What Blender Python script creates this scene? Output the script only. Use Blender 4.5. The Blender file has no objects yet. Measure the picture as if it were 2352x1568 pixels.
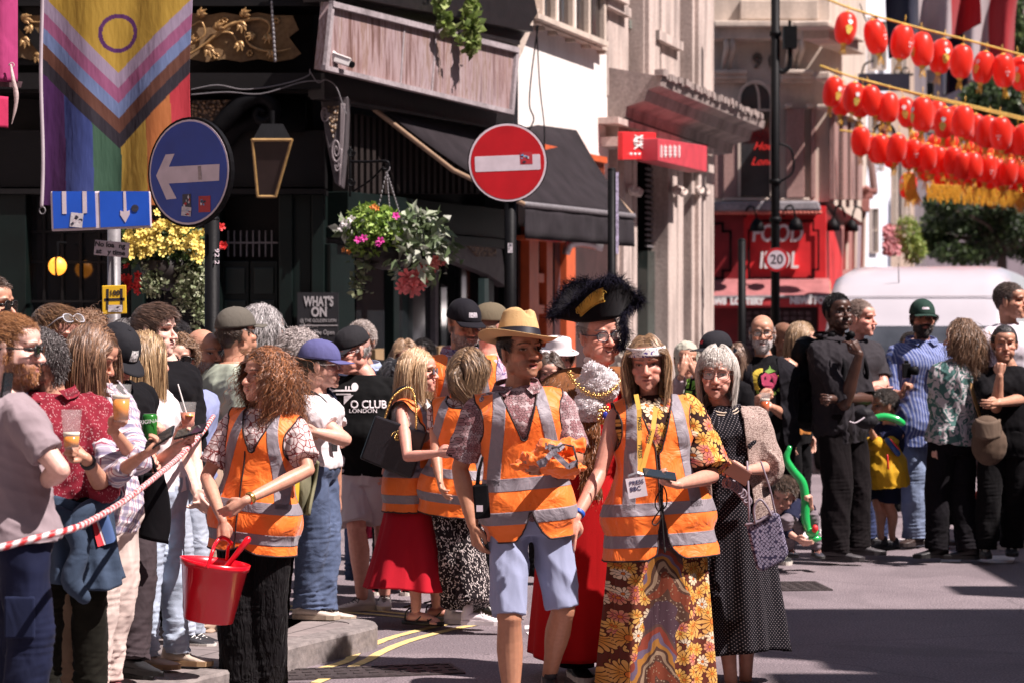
import bpy,bmesh,math,random
import numpy as np
from mathutils import Matrix,Vector
PI=math.pi;R_=math.radians
C=bpy.context;SC=C.scene;COL=SC.collection
random.seed(4);RNG=np.random.RandomState(4)
F,CX,HY,CH=5500.,1176.,735.,1.73
cam=bpy.data.cameras.new('camera');co_=bpy.data.objects.new('camera',cam);COL.objects.link(co_);SC.camera=co_
co_.location=(0,0,CH);co_.rotation_euler=(PI/2,0,0)
cam.sensor_width=36;cam.lens=F/2352*36;cam.shift_y=-(784-HY)/2352;cam.clip_end=600;cam.clip_start=.5
cam.dof.use_dof=True;cam.dof.focus_distance=11.6;cam.dof.aperture_fstop=4.0
SUN=Vector((.75,-.36,1.18)).normalized()
wd=bpy.data.worlds.new('World');SC.world=wd;wd.use_nodes=True;wn=wd.node_tree
sky=wn.nodes.new('ShaderNodeTexSky');sky.sky_type='NISHITA';sky.sun_disc=False
sky.sun_elevation=math.asin(SUN.z);sky.sun_rotation=math.atan2(SUN.x,SUN.y)
wn.links.new(sky.outputs[0],wn.nodes['Background'].inputs[0]);wn.nodes['Background'].inputs[1].default_value=.05
sl=bpy.data.lights.new('sun','SUN');sl.energy=5.0;sl.angle=R_(.53);sl.color=(1.,.885,.84)
so=bpy.data.objects.new('sun',sl);COL.objects.link(so);so.rotation_euler=SUN.to_track_quat('Z','Y').to_euler()
SC.view_settings.view_transform='Standard';SC.view_settings.look='None';SC.view_settings.exposure=.95;SC.view_settings.gamma=1.
SC.cycles.use_denoising=True;SC.cycles.max_bounces=6;SC.cycles.diffuse_bounces=3;SC.cycles.transparent_max_bounces=8
def tag(o,label=None,cat=None,group=None,kind=None):
 if label:o['label']=label
 if cat:o['category']=cat
 if group:o['group']=group
 if kind:o['kind']=kind
 return o
def empty(name,loc=(0,0,0),label=None,cat=None,group=None,parent=None,rz=0):
 o=bpy.data.objects.new(name,None);COL.objects.link(o)
 o.empty_display_size=.1
 o.location=loc;o.rotation_euler=(0,0,rz)
 if parent:o.parent=parent
 return tag(o,label,cat,group)
def setmats(me,mats):
 for m in(mats if isinstance(mats,(list,tuple))else[mats]):me.materials.append(m)
def smooth(me,on=True):
 me.polygons.foreach_set('use_smooth',[on]*len(me.polygons))
def link(name,me,parent=None,mats=None,sm=False,basis=None,raw=False):
 """meshes are built in world space; thing roots are unrotated while building"""
 if mats is not None:setmats(me,mats)
 if sm:smooth(me)
 o=bpy.data.objects.new(name,me);COL.objects.link(o)
 off=Vector((0,0,0))
 if parent is not None:
  o.parent=parent;t=parent
  while t.parent is not None:t=t.parent
  off=t.location.copy()
 if basis is not None:o.matrix_basis=Matrix.Translation(-off)@basis
 elif not raw and parent is not None:me.transform(Matrix.Translation(-off))
 return o
def W(px,py,d):
 return np.array([(px-CX)*d/F,d,CH-(py-HY)*d/F])
def gd(py,z=0.):return F*(CH-z)/(py-HY)
SPLIT=set('column gilt_panel gilt_scroll door_panel pilaster console panel arm brass_box post spandrel_panel headlight window wiper embroidery trim_piece cap collar white_flowers magenta_flowers red_flowers orange_flowers mullion carving'.split())
class MB:
 """collects shapes; every face keeps a material slot"""
 def __init__(s):s.v=[];s.f=[];s.m=[];s.r=[]
 def add(s,vs,fs,mi=0):
  o=len(s.v);s.r.append((o,o+len(vs),len(s.f),len(s.f)+len(fs)));s.v.extend([tuple(float(c)for c in p)for p in vs]);s.f.extend([tuple(i+o for i in f)for f in fs]);s.m.extend([mi]*len(fs));return s
 def box(s,x0,x1,y0,y1,z0,z1,mi=0):
  v=[(x0,y0,z0),(x1,y0,z0),(x1,y1,z0),(x0,y1,z0),(x0,y0,z1),(x1,y0,z1),(x1,y1,z1),(x0,y1,z1)]
  return s.add(v,[(0,3,2,1),(4,5,6,7),(0,1,5,4),(1,2,6,5),(2,3,7,6),(3,0,4,7)],mi)
 def hexa(s,p,mi=0):
  return s.add(p,[(0,3,2,1),(4,5,6,7),(0,1,5,4),(1,2,6,5),(2,3,7,6),(3,0,4,7)],mi)
 def obox(s,c,ax,ay,az,mi=0):
  c,ax,ay,az=map(np.array,(c,ax,ay,az))
  p=[c-ax-ay-az,c+ax-ay-az,c+ax+ay-az,c-ax+ay-az,c-ax-ay+az,c+ax-ay+az,c+ax+ay+az,c-ax+ay+az]
  return s.hexa(p,mi)
 def prism(s,poly,a,b,mi=0,mf=None):
  """poly: list of (u,v); a(u,v)->point front, b(u,v)->point back"""
  n=len(poly);A=[a(*p)for p in poly];B=[b(*p)for p in poly]
  o=len(s.v);s.r.append((o,o+2*n,len(s.f),len(s.f)+2+n));s.v.extend([tuple(map(float,p))for p in A+B])
  s.f.append(tuple(range(o,o+n)));s.f.append(tuple(range(o+2*n-1,o+n-1,-1)))
  s.m+=[mi if mf is None else mf,mi]
  for i in range(n):
   j=(i+1)%n;s.f.append((o+i,o+n+i,o+n+j,o+j));s.m.append(mi)
  return s
 def cyl(s,a,b,r0,r1=None,n=16,mi=0,cap=True):
  r1=r0 if r1 is None else r1
  return s.tube([a,b],[r0,r1],n,mi,flat=True)
 def tube(s,pts,rad,n=8,mi=0,flat=False,closed=False,sub=0):
  P=np.array(pts,float);R=np.array(rad if hasattr(rad,'__len__')else[rad]*len(P),float)
  if sub:P,R=catmull(P,R,sub,closed)
  vs,fs=tube_geo(P,R,n,flat,closed)
  return s.add(vs,fs,mi)
 def ell(s,c,r,n=12,m=8,mi=0,rot=None):
  vs,fs=ell_geo(c,r,n,m,rot);return s.add(vs,fs,mi)
 def grid(s,fn,nu,nv,mi=0,cu=False):
  vs=[fn(i/nu,j/nv)for j in range(nv+1)for i in range(nu+(0 if cu else 1))]
  w=nu if cu else nu+1;fs=[]
  for j in range(nv):
   for i in range(nu):
    k=(i+1)%w;fs.append((j*w+i,j*w+k,(j+1)*w+k,(j+1)*w+i))
  return s.add(vs,fs,mi)
 def revolve(s,prof,c,n=24,mi=0,axis=None,sx=1,sy=1):
  """prof: list of (r, z)"""
  vs=[];c=np.array(c,float)
  for r,z in prof:
   for i in range(n):
    a=2*PI*i/n;vs.append(c+np.array([r*math.cos(a)*sx,r*math.sin(a)*sy,z]))
  fs=[]
  for j in range(len(prof)-1):
   for i in range(n):
    k=(i+1)%n;fs.append((j*n+i,j*n+k,(j+1)*n+k,(j+1)*n+i))
  return s.add(vs,fs,mi)
 def mesh(s,name):
  me=bpy.data.meshes.new(name);me.from_pydata(s.v,[],s.f)
  if any(s.m):me.polygons.foreach_set('material_index',s.m)
  me.update();return me
 def build(s,name,mats,parent=None,sm=False,bevel=0,fixn=True):
  if name in SPLIT and len(s.r)>1:
   v=np.array(s.v);bb=[(v[a:b].min(0)-.012,v[a:b].max(0)+.012)for a,b,_,_ in s.r];g=list(range(len(bb)))
   def fd(i):
    while g[i]!=i:i=g[i]
    return i
   for i in range(len(bb)):
    for j in range(i):
     if(bb[i][0]<bb[j][1]).all()and(bb[j][0]<bb[i][1]).all():g[fd(i)]=fd(j)
   ks=sorted(set(fd(i)for i in range(len(bb))))
   if len(ks)>1:
    first=None
    for k in ks:
     q=MB()
     for i,(a,b,c,d)in enumerate(s.r):
      if fd(i)==k:q.add(s.v[a:b],[tuple(x-a for x in f)for f in s.f[c:d]]);q.m[-(d-c):]=s.m[c:d]
     q.r=q.r[:1];o=q.build(name,mats,parent,sm,bevel,fixn);first=first or o
    return first
  me=s.mesh(name)
  if fixn:
   b=bmesh.new();b.from_mesh(me);bmesh.ops.recalc_face_normals(b,faces=b.faces);b.to_mesh(me);b.free()
  o=link(name,me,parent,mats,sm)
  if bevel:
   md=o.modifiers.new('b','BEVEL');md.width=bevel;md.segments=2;md.limit_method='ANGLE'
  return o
def catmull(P,R,sub,closed=False):
 n=len(P);out=[];ro=[]
 rng_=range(n if closed else n-1)
 for i in rng_:
  if closed:a,b,c,d=P[(i-1)%n],P[i],P[(i+1)%n],P[(i+2)%n];ra,rb=R[i],R[(i+1)%n]
  else:
   b,c=P[i],P[i+1];a=P[i-1]if i else 2*b-c;d=P[i+2]if i+2<n else 2*c-b;ra,rb=R[i],R[i+1]
  for k in range(sub):
   t=k/sub;t2=t*t;t3=t2*t
   out.append(.5*((2*b)+(-a+c)*t+(2*a-5*b+4*c-d)*t2+(-a+3*b-3*c+d)*t3));ro.append(ra+(rb-ra)*(t*t*(3-2*t)))
 if not closed:out.append(P[-1]);ro.append(R[-1])
 return np.array(out),np.array(ro)
def nrm(v):
 v=np.array(v,float);return v/(np.linalg.norm(v)+1e-12)
def tube_geo(P,R,n=8,flat=False,closed=False):
 m=len(P);T=np.zeros_like(P)
 T[1:-1]=P[2:]-P[:-2];T[0]=P[1]-P[0];T[-1]=P[-1]-P[-2]
 if closed:T[0]=T[-1]=P[1]-P[-1]
 T/=(np.linalg.norm(T,axis=1)[:,None]+1e-12)
 ref=np.array([0,0,1.])if abs(T[0][2])<.9 else np.array([1.,0,0])
 u=nrm(np.cross(T[0],ref));rings=[]
 if not flat and not closed:
  k=[(-.0,.0)]
  P=np.vstack([P[0]-T[0]*R[0]*.98,P[0]-T[0]*R[0]*.7,P,P[-1]+T[-1]*R[-1]*.7,P[-1]+T[-1]*R[-1]*.98])
  R=np.concatenate([[R[0]*.2,R[0]*.71],R,[R[-1]*.71,R[-1]*.2]])
  T=np.vstack([T[0],T[0],T,T[-1],T[-1]]);m+=4
 ang=np.arange(n)*2*PI/n;ca,sa=np.cos(ang)[:,None],np.sin(ang)[:,None]
 for i in range(m):
  u=nrm(u-T[i]*np.dot(u,T[i]));w=np.cross(T[i],u)
  rings.append(P[i]+R[i]*(ca*u+sa*w))
 vs=np.vstack(rings);fs=[]
 for j in range(m if closed else m-1):
  jj=(j+1)%m
  for i in range(n):
   k=(i+1)%n;fs.append((j*n+i,j*n+k,jj*n+k,jj*n+i))
 if not closed:
  fs.append(tuple(range(n-1,-1,-1)));fs.append(tuple(range((m-1)*n,m*n)))
 return vs,fs
def ell_geo(c,r,n=12,m=8,rot=None):
 r=np.array(r if hasattr(r,'__len__')else(r,r,r),float);vs=[(0,0,-1)]
 for j in range(1,m):
  t=-PI/2+PI*j/m
  for i in range(n):
   a=2*PI*i/n;vs.append((math.cos(t)*math.cos(a),math.cos(t)*math.sin(a),math.sin(t)))
 vs.append((0,0,1));vs=np.array(vs)*r
 if rot is not None:vs=vs@np.array(rot).T
 vs=vs+np.array(c,float);fs=[]
 for i in range(n):fs.append((0,1+(i+1)%n,1+i))
 for j in range(m-2):
  for i in range(n):
   k=(i+1)%n;fs.append((1+j*n+i,1+j*n+k,1+(j+1)*n+k,1+(j+1)*n+i))
 L=len(vs)-1
 for i in range(n):fs.append((L,1+(m-2)*n+i,1+(m-2)*n+(i+1)%n))
 return vs,fs
def rot(ax,a):
 c,s=math.cos(a),math.sin(a)
 if ax=='x':return np.array([[1,0,0],[0,c,-s],[0,s,c]])
 if ax=='y':return np.array([[c,0,s],[0,1,0],[-s,0,c]])
 return np.array([[c,-s,0],[s,c,0],[0,0,1]])
def vox(V,size,sm=2,fac=.5):
 """union of overlapping closed shapes as one continuous surface"""
 me=V.mesh('tmp');o=bpy.data.objects.new('tmp',me);COL.objects.link(o)
 m=o.modifiers.new('r','REMESH');m.mode='VOXEL';m.voxel_size=size;m.use_smooth_shade=True
 if sm:k=o.modifiers.new('s','SMOOTH');k.iterations=sm;k.factor=fac
 dg=bpy.context.evaluated_depsgraph_get();out=bpy.data.meshes.new_from_object(o.evaluated_get(dg))
 bpy.data.objects.remove(o);bpy.data.meshes.remove(me)
 return out
def getv(me):
 a=np.empty(len(me.vertices)*3);me.vertices.foreach_get('co',a);return a.reshape(-1,3)
def getn(me):
 a=np.empty(len(me.vertices)*3);me.vertices.foreach_get('normal',a);return a.reshape(-1,3)
def setv(me,a):me.vertices.foreach_set('co',np.ascontiguousarray(a,dtype=np.float32).ravel());me.update()
def setcol(me,c,name='Col'):
 at=me.color_attributes.new(name,'FLOAT_COLOR','POINT')
 b=np.ones((len(me.vertices),4),np.float32);b[:,:3]=c;at.data.foreach_set('color',b.ravel())
def gs(x,w):return np.exp(-(x/w)**2)
def sstep(a,b,x):
 t=np.clip((x-a)/(b-a),0,1);return t*t*(3-2*t)
def wrinkle(p,amp,sc=14.,stretch=(1,1,1),seed=0,ridg=True):
 r=np.random.RandomState(seed);q=p*sc*2.1*np.array(stretch);out=np.zeros(len(p))
 for i in range(5):
  k=r.normal(size=3);k/=np.linalg.norm(k);m=r.normal(size=3)*.6
  ph=(q@k)*(1+.35*i)+1.6*np.sin(q@m+r.uniform(0,6))+r.uniform(0,6)
  out+=((1-2*np.abs(np.sin(ph)))if ridg else np.sin(ph))/(1+.5*i)
 return out*amp*.5
def newmat(name):
 m=bpy.data.materials.new(name);m.use_nodes=True;nt=m.node_tree
 return m,nt,nt.nodes['Principled BSDF']
def N(nt,t,**kw):
 n=nt.nodes.new(t)
 for k,v in kw.items():
  if k.startswith('i_'):n.inputs[k[2:].replace('_',' ')].default_value=v
  else:setattr(n,k,v)
 return n
def L(nt,a,b):nt.links.new(a,b)
def texco(nt,scale=None,kind='Object'):
 tc=N(nt,'ShaderNodeTexCoord');s=tc.outputs[kind]
 if scale is not None:
  mp=N(nt,'ShaderNodeMapping');mp.inputs['Scale'].default_value=scale if hasattr(scale,'__len__')else(scale,)*3
  L(nt,s,mp.inputs[0]);s=mp.outputs[0]
 return s
def ramp(nt,src,stops,interp='LINEAR'):
 r=N(nt,'ShaderNodeValToRGB');cr=r.color_ramp;cr.interpolation=interp
 while len(cr.elements)<len(stops):cr.elements.new(.5)
 for e,(p,c)in zip(cr.elements,stops):
  e.position=p;e.color=(*c,1)if hasattr(c,'__len__')else(c,c,c,1)
 L(nt,src,r.inputs[0]);return r.outputs[0]
def mixc(nt,f,a,b,mode='MIX'):
 m=N(nt,'ShaderNodeMix',data_type='RGBA',blend_type=mode)
 for idx,v in((0,f),(6,a),(7,b)):
  if hasattr(v,'default_value')or hasattr(v,'links'):L(nt,v,m.inputs[idx])
  else:m.inputs[idx].default_value=v if idx==0 else(*v,1)if len(v)==3 else v
 return m.outputs[2]
def M(nt,op,a,b=None,c=None):
 m=N(nt,'ShaderNodeMath',operation=op)
 for i,v in enumerate((a,b,c)):
  if v is None:continue
  if isinstance(v,(int,float)):m.inputs[i].default_value=v
  else:L(nt,v,m.inputs[i])
 return m.outputs[0]
def bumpn(nt,bsdf,h,strength=.3,dist=.01):
 b=N(nt,'ShaderNodeBump');b.inputs['Strength'].default_value=strength;b.inputs['Distance'].default_value=dist
 L(nt,h,b.inputs['Height']);L(nt,b.outputs[0],bsdf.inputs['Normal'])
_MC={}
def plain(name,col,rough=.6,var=.15,sc=6.,bump=.0,bsc=80.,metal=0.,spec=.5,coat=0.,emit=None):
 key=(name,col,rough,var)
 if key in _MC:return _MC[key]
 m,nt,b=newmat(name);co=texco(nt)
 nz=N(nt,'ShaderNodeTexNoise');nz.inputs['Scale'].default_value=sc;nz.inputs['Detail'].default_value=5;L(nt,co,nz.inputs[0])
 c0=tuple(c*(1-var)for c in col);c1=tuple(min(1,c*(1+var))for c in col)
 L(nt,ramp(nt,nz.outputs[0],[(.3,c0),(.7,c1)]),b.inputs['Base Color'])
 b.inputs['Roughness'].default_value=rough;b.inputs['Metallic'].default_value=metal
 b.inputs['Specular IOR Level'].default_value=spec;b.inputs['Coat Weight'].default_value=coat
 if bump:
  n2=N(nt,'ShaderNodeTexNoise');n2.inputs['Scale'].default_value=bsc;n2.inputs['Detail'].default_value=4;L(nt,co,n2.inputs[0])
  bumpn(nt,b,n2.outputs[0],bump)
 if emit:b.inputs['Emission Color'].default_value=(*emit[0],1);b.inputs['Emission Strength'].default_value=emit[1]
 _MC[key]=m;return m
def cloth(name,col,var=.08,wr=.5,wsc=9.,stretch=(1.3,1.3,.7),rough=.85,weave=.15,pattern=None,sheen=.02):
 """woven cloth with soft creases; pattern(nt, coord)->colour socket"""
 m,nt,b=newmat(name);co=texco(nt)
 if pattern:base=pattern(nt,co)
 else:
  nz=N(nt,'ShaderNodeTexNoise');nz.inputs['Scale'].default_value=5;nz.inputs['Detail'].default_value=4;L(nt,co,nz.inputs[0])
  base=ramp(nt,nz.outputs[0],[(.3,tuple(c*(1-var)for c in col)),(.7,tuple(min(1,c*(1+var))for c in col))])
 L(nt,base,b.inputs['Base Color'])
 b.inputs['Roughness'].default_value=rough;b.inputs['Sheen Weight'].default_value=sheen;b.inputs['Specular IOR Level'].default_value=.12
 mp=N(nt,'ShaderNodeMapping');mp.inputs['Scale'].default_value=stretch;L(nt,co,mp.inputs[0])
 w1=N(nt,'ShaderNodeTexNoise',noise_type='RIDGED_MULTIFRACTAL')if hasattr(bpy.types.ShaderNodeTexNoise,'noise_type')else N(nt,'ShaderNodeTexNoise')
 w1.inputs['Scale'].default_value=wsc;w1.inputs['Detail'].default_value=2;w1.inputs['Distortion'].default_value=.6;L(nt,mp.outputs[0],w1.inputs[0])
 w2=N(nt,'ShaderNodeTexNoise');w2.inputs['Scale'].default_value=260;L(nt,co,w2.inputs[0])
 h=M(nt,'ADD',M(nt,'MULTIPLY',w1.outputs[0],wr),M(nt,'MULTIPLY',w2.outputs[0],weave*.12))
 bumpn(nt,b,h,.8,.03)
 return m
def sepxyz(nt,co):
 s=N(nt,'ShaderNodeSeparateXYZ');L(nt,co,s.inputs[0]);return s.outputs
SKIN=dict(fair=(.70,.40,.31),pink=(.72,.36,.28),tan=(.54,.28,.19),olive=(.42,.22,.14),brown=(.21,.10,.06),dark=(.075,.034,.024),pale=(.76,.49,.41))
_m,_nt,_b=newmat('skin');_at=N(_nt,'ShaderNodeVertexColor',layer_name='Col')
_nz=N(_nt,'ShaderNodeTexNoise');_nz.inputs['Scale'].default_value=45;_nz.inputs['Detail'].default_value=4;L(_nt,texco(_nt),_nz.inputs[0])
L(_nt,mixc(_nt,.5,_at.outputs[0],ramp(_nt,_nz.outputs[0],[(.3,(.74,.66,.65)),(.7,(1.,1.,1.))]),'MULTIPLY'),_b.inputs['Base Color'])
_b.inputs['Roughness'].default_value=.46;_b.inputs['Subsurface Weight'].default_value=.12;_b.inputs['Subsurface Radius'].default_value=(.02,.008,.004)
_b.inputs['Specular IOR Level'].default_value=.42
bumpn(_nt,_b,_nz.outputs[0],.12,.004)
SKINM=_m
_m,_nt,_b=newmat('hair');_at=N(_nt,'ShaderNodeVertexColor',layer_name='Col');L(_nt,_at.outputs[0],_b.inputs['Base Color'])
_b.inputs['Roughness'].default_value=.42;_b.inputs['Specular IOR Level'].default_value=.6;_b.inputs['Sheen Weight'].default_value=.15
HAIRM=_m
_m,_nt,_b=newmat('feather');_at=N(_nt,'ShaderNodeVertexColor',layer_name='Col');L(_nt,_at.outputs[0],_b.inputs['Base Color']);_b.inputs['Roughness'].default_value=.9;_b.inputs['Specular IOR Level'].default_value=.12;FEATHM=_m
_HEADS={}
def head_geo(female=False,smile=0.,mouth=0.,heavy=0.,nose=1.):
 """closed head surface in head space: origin mid-head, -y is the face, 23.6 cm tall"""
 key=(female,smile,mouth,heavy,nose)
 if key in _HEADS:return _HEADS[key]
 V=MB();e=lambda c,r,rt=None:V.ell(c,r,24,16,rot=rt)
 e((0,.022,.032),(.0745,.094,.086));e((0,.045,.0),(.066,.062,.075))
 e((0,-.014,-.026),(.0655,.071,.082));e((0,-.020,.045),(.066,.071,.05))
 jw=.9 if female else 1.05+.15*heavy
 e((0,-.028,-.078),(.047*jw,.052,.034))
 for s in(-1,1):
  e((s*.042*jw,.004,-.062),(.021,.032,.028));e((s*.040,-.055,-.026),(.026,.027,.021))
  V.tube([(s*.010,-.0835,.021),(s*.028,-.083,.027),(s*.048,-.066,.020)],[.008,.0095,.007],10,sub=3)
  e((s*.0125*nose,-.0965,-.034),(.0085,.011,.0075))
  e((s*.030,-.064,-.058),(.026+.01*heavy,.024,.028))
  ra=rot('z',s*.35)@rot('x',-.12)
  e((s*.0755,.012,-.006),(.010,.019,.031),ra);e((s*.080,.010,.010),(.007,.017,.017),ra);e((s*.0765,.006,-.032),(.006,.009,.010),ra)
 e((0,-.072,-.099),(.021*(.85 if female else 1.1),.019,.015));e((0,-.06,-.085),(.034,.03,.024))
 V.tube([(0,-.082,.016),(0,-.090,-.004),(0,-.1035,-.024),(0,-.107,-.032)],[.0085,.0075*nose,.0095*nose,.0108*nose],12,sub=3)
 cz=-.0595;up=smile*.007
 V.tube([(-.025,-.0785,cz+up),(-.012,-.0885,cz+.0035),(0,-.092,cz+.003),(.012,-.0885,cz+.0035),(.025,-.0785,cz+up)],[.003,.0058,.0060,.0058,.003],10,sub=3)
 V.tube([(-.023,-.077,cz-.004+up),(0,-.0885,cz-.0125-.010*mouth),(.023,-.077,cz-.004+up)],[.003,.0072,.003],10,sub=4)
 if heavy>.5:e((0,-.03,-.105),(.05,.05,.022))
 me=vox(V,.0026,4,.5);p=getv(me);n=getn(me)
 front=sstep(-.04,-.06,p[:,1])
 for s in(-1,1):
  dx,dz=p[:,0]-s*.031,p[:,2]-.0035
  p[:,1]+=front*.0125*np.exp(-((dx/.019)**2+((dz)/.012)**2))
  p[:,1]-=front*.0060*np.exp(-((dx/.0125)**2+((dz+.002)/.0068)**2))
  p[:,1]+=front*.004*np.exp(-(((p[:,0]-s*.006)/.006)**2+((p[:,2]-.012)/.014)**2))
  p[:,1]+=front*.004*np.exp(-(((p[:,0]-s*.007)/.004)**2+((p[:,2]+.044)/.0035)**2))
  t=np.clip((p[:,2]+.04)/-.03,0,1);lx=s*(.020+.014*t)
  p[:,1]+=front*(.0018+.003*smile)*np.exp(-(((p[:,0]-lx)/.0035)**2))*(p[:,2]<-.034)*(p[:,2]>-.074)
  p[:,0]-=s*.004*np.exp(-(((p[:,1]-.008)/.009)**2+((p[:,2]+.003)/.014)**2))*(np.abs(p[:,0])>.076)
 ml=cz-.0035+smile*.010*(p[:,0]/.025)**2
 p[:,1]+=front*(.004+.010*mouth)*gs(p[:,0],.022)*np.exp(-((p[:,2]-ml+.003*mouth)/(.0022+.0045*mouth))**2)
 p[:,1]+=front*.003*gs(p[:,0],.016)*gs(p[:,2]+.083,.005)
 f=np.empty(len(me.loops),np.int32);me.loops.foreach_get('vertex_index',f);fs=[tuple(q.vertices)for q in me.polygons]
 bpy.data.meshes.remove(me);_HEADS[key]=(p,fs);return _HEADS[key]
def hairline(p,hi=0.):
 """signed height above the hairline, head space"""
 a=np.abs(np.arctan2(p[:,0],-(p[:,1]-.01)))*180/PI
 h=np.interp(a,[0,30,48,62,76,84,100,118,150,180],[.070+hi,.070+hi,.062+hi*.8,.040,.0,.006,.020,-.022,-.068,-.072])
 return p[:,2]-h
def head_colors(p,c,hairc,S):
 """p in head space (n,3); c base colours"""
 front=(p[:,1]<-.035);ax=np.abs(p[:,0]);z=p[:,2]
 def mx(mask,col,k=1.):
  mk=np.clip(mask*k,0,1)[:,None];c[:]=c*(1-mk)+np.array(col)*mk
 base=c.copy()
 dark=base.mean()<.1
 rd=np.array([1.12,.80,.78])
 mk=(np.exp(-(((ax-.042)/.022)**2+((z+.025)/.02)**2))+np.exp(-((ax/.015)**2+((z+.03)/.012)**2)))*front*.6
 c[:]=c*(1-mk[:,None])+c*rd*mk[:,None]
 hc=np.array(hairc)
 if S.get('scalp',1.):
  h=hairline(p,S.get('hi',0.));k=sstep(-.002,.008,h)*S.get('scalp',1.)
  if S.get('bald'):
   k=k*(1-sstep(S['bald'],S['bald']+.02,z))
  mx(k,hc*.8)
 b=S.get('beard',0.)
 if b:
  bc=np.array(S.get('beardc',hairc))
  jaw=sstep(-.020,-.045,z-.55*np.clip(p[:,1]+.02,-.1,.03))*(p[:,1]<.012)
  cheek=1-gs(ax,.045)*sstep(-.062,-.040,z)*.0
  area=np.clip(sstep(-.036,-.052,z)*(p[:,1]<.0)+sstep(-.0,-.012,z)*(np.abs(p[:,1]+.008)<.016)*(ax>.055),0,1)
  must=np.exp(-((ax/.027)**2+((z+.049)/.0065)**2)*1.2)*front
  ar=np.clip(area*(p[:,2]>-.135)+must*1.5,0,1)
  ar*=1-.9*np.exp(-((ax/.020)**2+((z+.064)/.007)**2)*1.5)*front
  mx(ar,bc,b)
 sm=S.get('smile',0.);mo=S.get('mouth',0.);zl=-.063+sm*.010*(p[:,0]/.025)**2
 lip=(np.exp(-(((ax/.0245)**2)**2+((z-zl+.004*mo)/(.0085+.005*mo))**2))*front)
 mx(sstep(.45,.7,lip),S.get('lip',tuple(base.mean(0)*np.array([.95,.55,.62]))),.85)
 ml=np.exp(-(((ax/.021)**2)**2+((z-zl+.003*mo)/(.0018+.0045*mo))**2))*front
 mx(sstep(.35,.7,ml),(.05,.012,.012),.95)
 if S.get('teeth'):mx(sstep(.5,.8,np.exp(-(((ax/.015)**2)**2+((z-zl-.0012)/(.0022+.0012*mo))**2))*front),(.72,.66,.58))
 bz=.0235+.004*gs(ax-.035,.015)-.05*np.clip(ax-.045,0,1);by=np.exp(-((z-bz)/.0038)**2)*(ax>.010)*(ax<.052)*front
 mx(sstep(.3,.8,by),S.get('browc',hc*.7),.85)
 ex,ez=ax-.031,z-.0025;op=S.get('eye',1.)
 eye=(ex/.0135)**2+(ez/(.0052*op))**2
 mx(((ex/.0165)**2+((ez-.001)/.0085)**2<1)*front*1.,base.mean(0)*.55,.6)
 mx((eye<1)*front*1.,(.55,.50,.47));mx(((ex**2+(ez)**2)<.0055**2)*(eye<1)*front*1.,S.get('iris',(.035,.022,.015)))
 mx(np.exp(-((ez-.0050*op+.22*(ex/.0135)**2*.02)/.0020)**2)*(np.abs(ex)<.0145)*front,(.03,.015,.012),.9)
 mx(np.exp(-(((ax-.0065)/.0035)**2+((z+.0435)/.0025)**2))*front,base.mean(0)*.15,.9)
 return c
def strands(roots,dirs,length,seg,width,grav=.5,curl=0.,cfreq=40.,noise=.25,rng=None,collide=None,part=None,flow=None,stiff=0.):
 """grow many hair strands; returns verts, faces, strand index per vertex"""
 n=len(roots);step=(np.ones(n)*length)/seg;P=roots.copy();D=dirs.copy();pts=[P.copy()]
 rv=rng.normal(size=(n,3))*noise;ph=rng.uniform(0,2*PI,n)
 for k in range(seg):
  g=np.array([0,0,-1.]);t=(k+1)/seg
  tgt=D*(1-grav)+g*grav+rv*.35
  if flow is not None:tgt=tgt+flow*(1-t)*.6
  D=tgt/(np.linalg.norm(tgt,axis=1)[:,None]+1e-9)
  P=P+D*step[:,None]
  if collide is not None:P=collide(P)
  pts.append(P.copy())
 A=np.array(pts)
 if curl:
  side=np.cross(D,rng.normal(size=(n,3)));side/=np.linalg.norm(side,axis=1)[:,None]+1e-9;up=np.cross(D,side)
  s=np.linspace(0,1,seg+1)[:,None]*(np.ones(n)*length)[None,:]
  a=s*cfreq*(.7+.6*rng.rand(n))+ph
  amp=(curl*np.clip(np.linspace(0,3,seg+1),0,1))[:,None]
  A=A+side[None]*(np.cos(a)*amp)[...,None]+up[None]*(np.sin(a)*amp)[...,None]
 return A
def strand_mesh(A,center,width,cols,rng,taper=.35):
 m,n,_=A.shape;T=np.gradient(A,axis=0);T/=np.linalg.norm(T,axis=2)[...,None]+1e-9
 O=A-center;O/=np.linalg.norm(O,axis=2)[...,None]+1e-9
 O=O+rng.normal(size=(1,n,3))*.5
 S=np.cross(T,O);S/=np.linalg.norm(S,axis=2)[...,None]+1e-9
 Nn=np.cross(T,S)
 w=np.interp(np.linspace(0,1,m),[0,.6,1],[1,.9,taper])[:,None,None]*(width*(.6+.8*rng.rand(n)))[None,:,None]*.5
 v=np.stack([A+S*w,A-Nn*w*.5,A-S*w],2)
 v=v.reshape(-1,3);idx=np.arange(m*n*3).reshape(m,n,3);fs=[]
 for c in range(2):
  fs.append(np.stack([idx[:-1,:,c],idx[:-1,:,c+1],idx[1:,:,c+1],idx[1:,:,c]],-1).reshape(-1,4))
 fs=np.concatenate(fs);cc=np.repeat(np.repeat(cols[None],m,0)[:,:,None,:],3,2).reshape(-1,3)
 return v,fs,cc
def quads_mesh(name,v,f):
 me=bpy.data.meshes.new(name);me.vertices.add(len(v));me.vertices.foreach_set('co',np.ascontiguousarray(v,np.float32).ravel())
 me.loops.add(len(f)*4);me.loops.foreach_set('vertex_index',np.ascontiguousarray(f,np.int32).ravel())
 me.polygons.add(len(f));me.polygons.foreach_set('loop_start',np.arange(0,len(f)*4,4,dtype=np.int32))
 me.update(calc_edges=True);me.validate();return me
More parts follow.
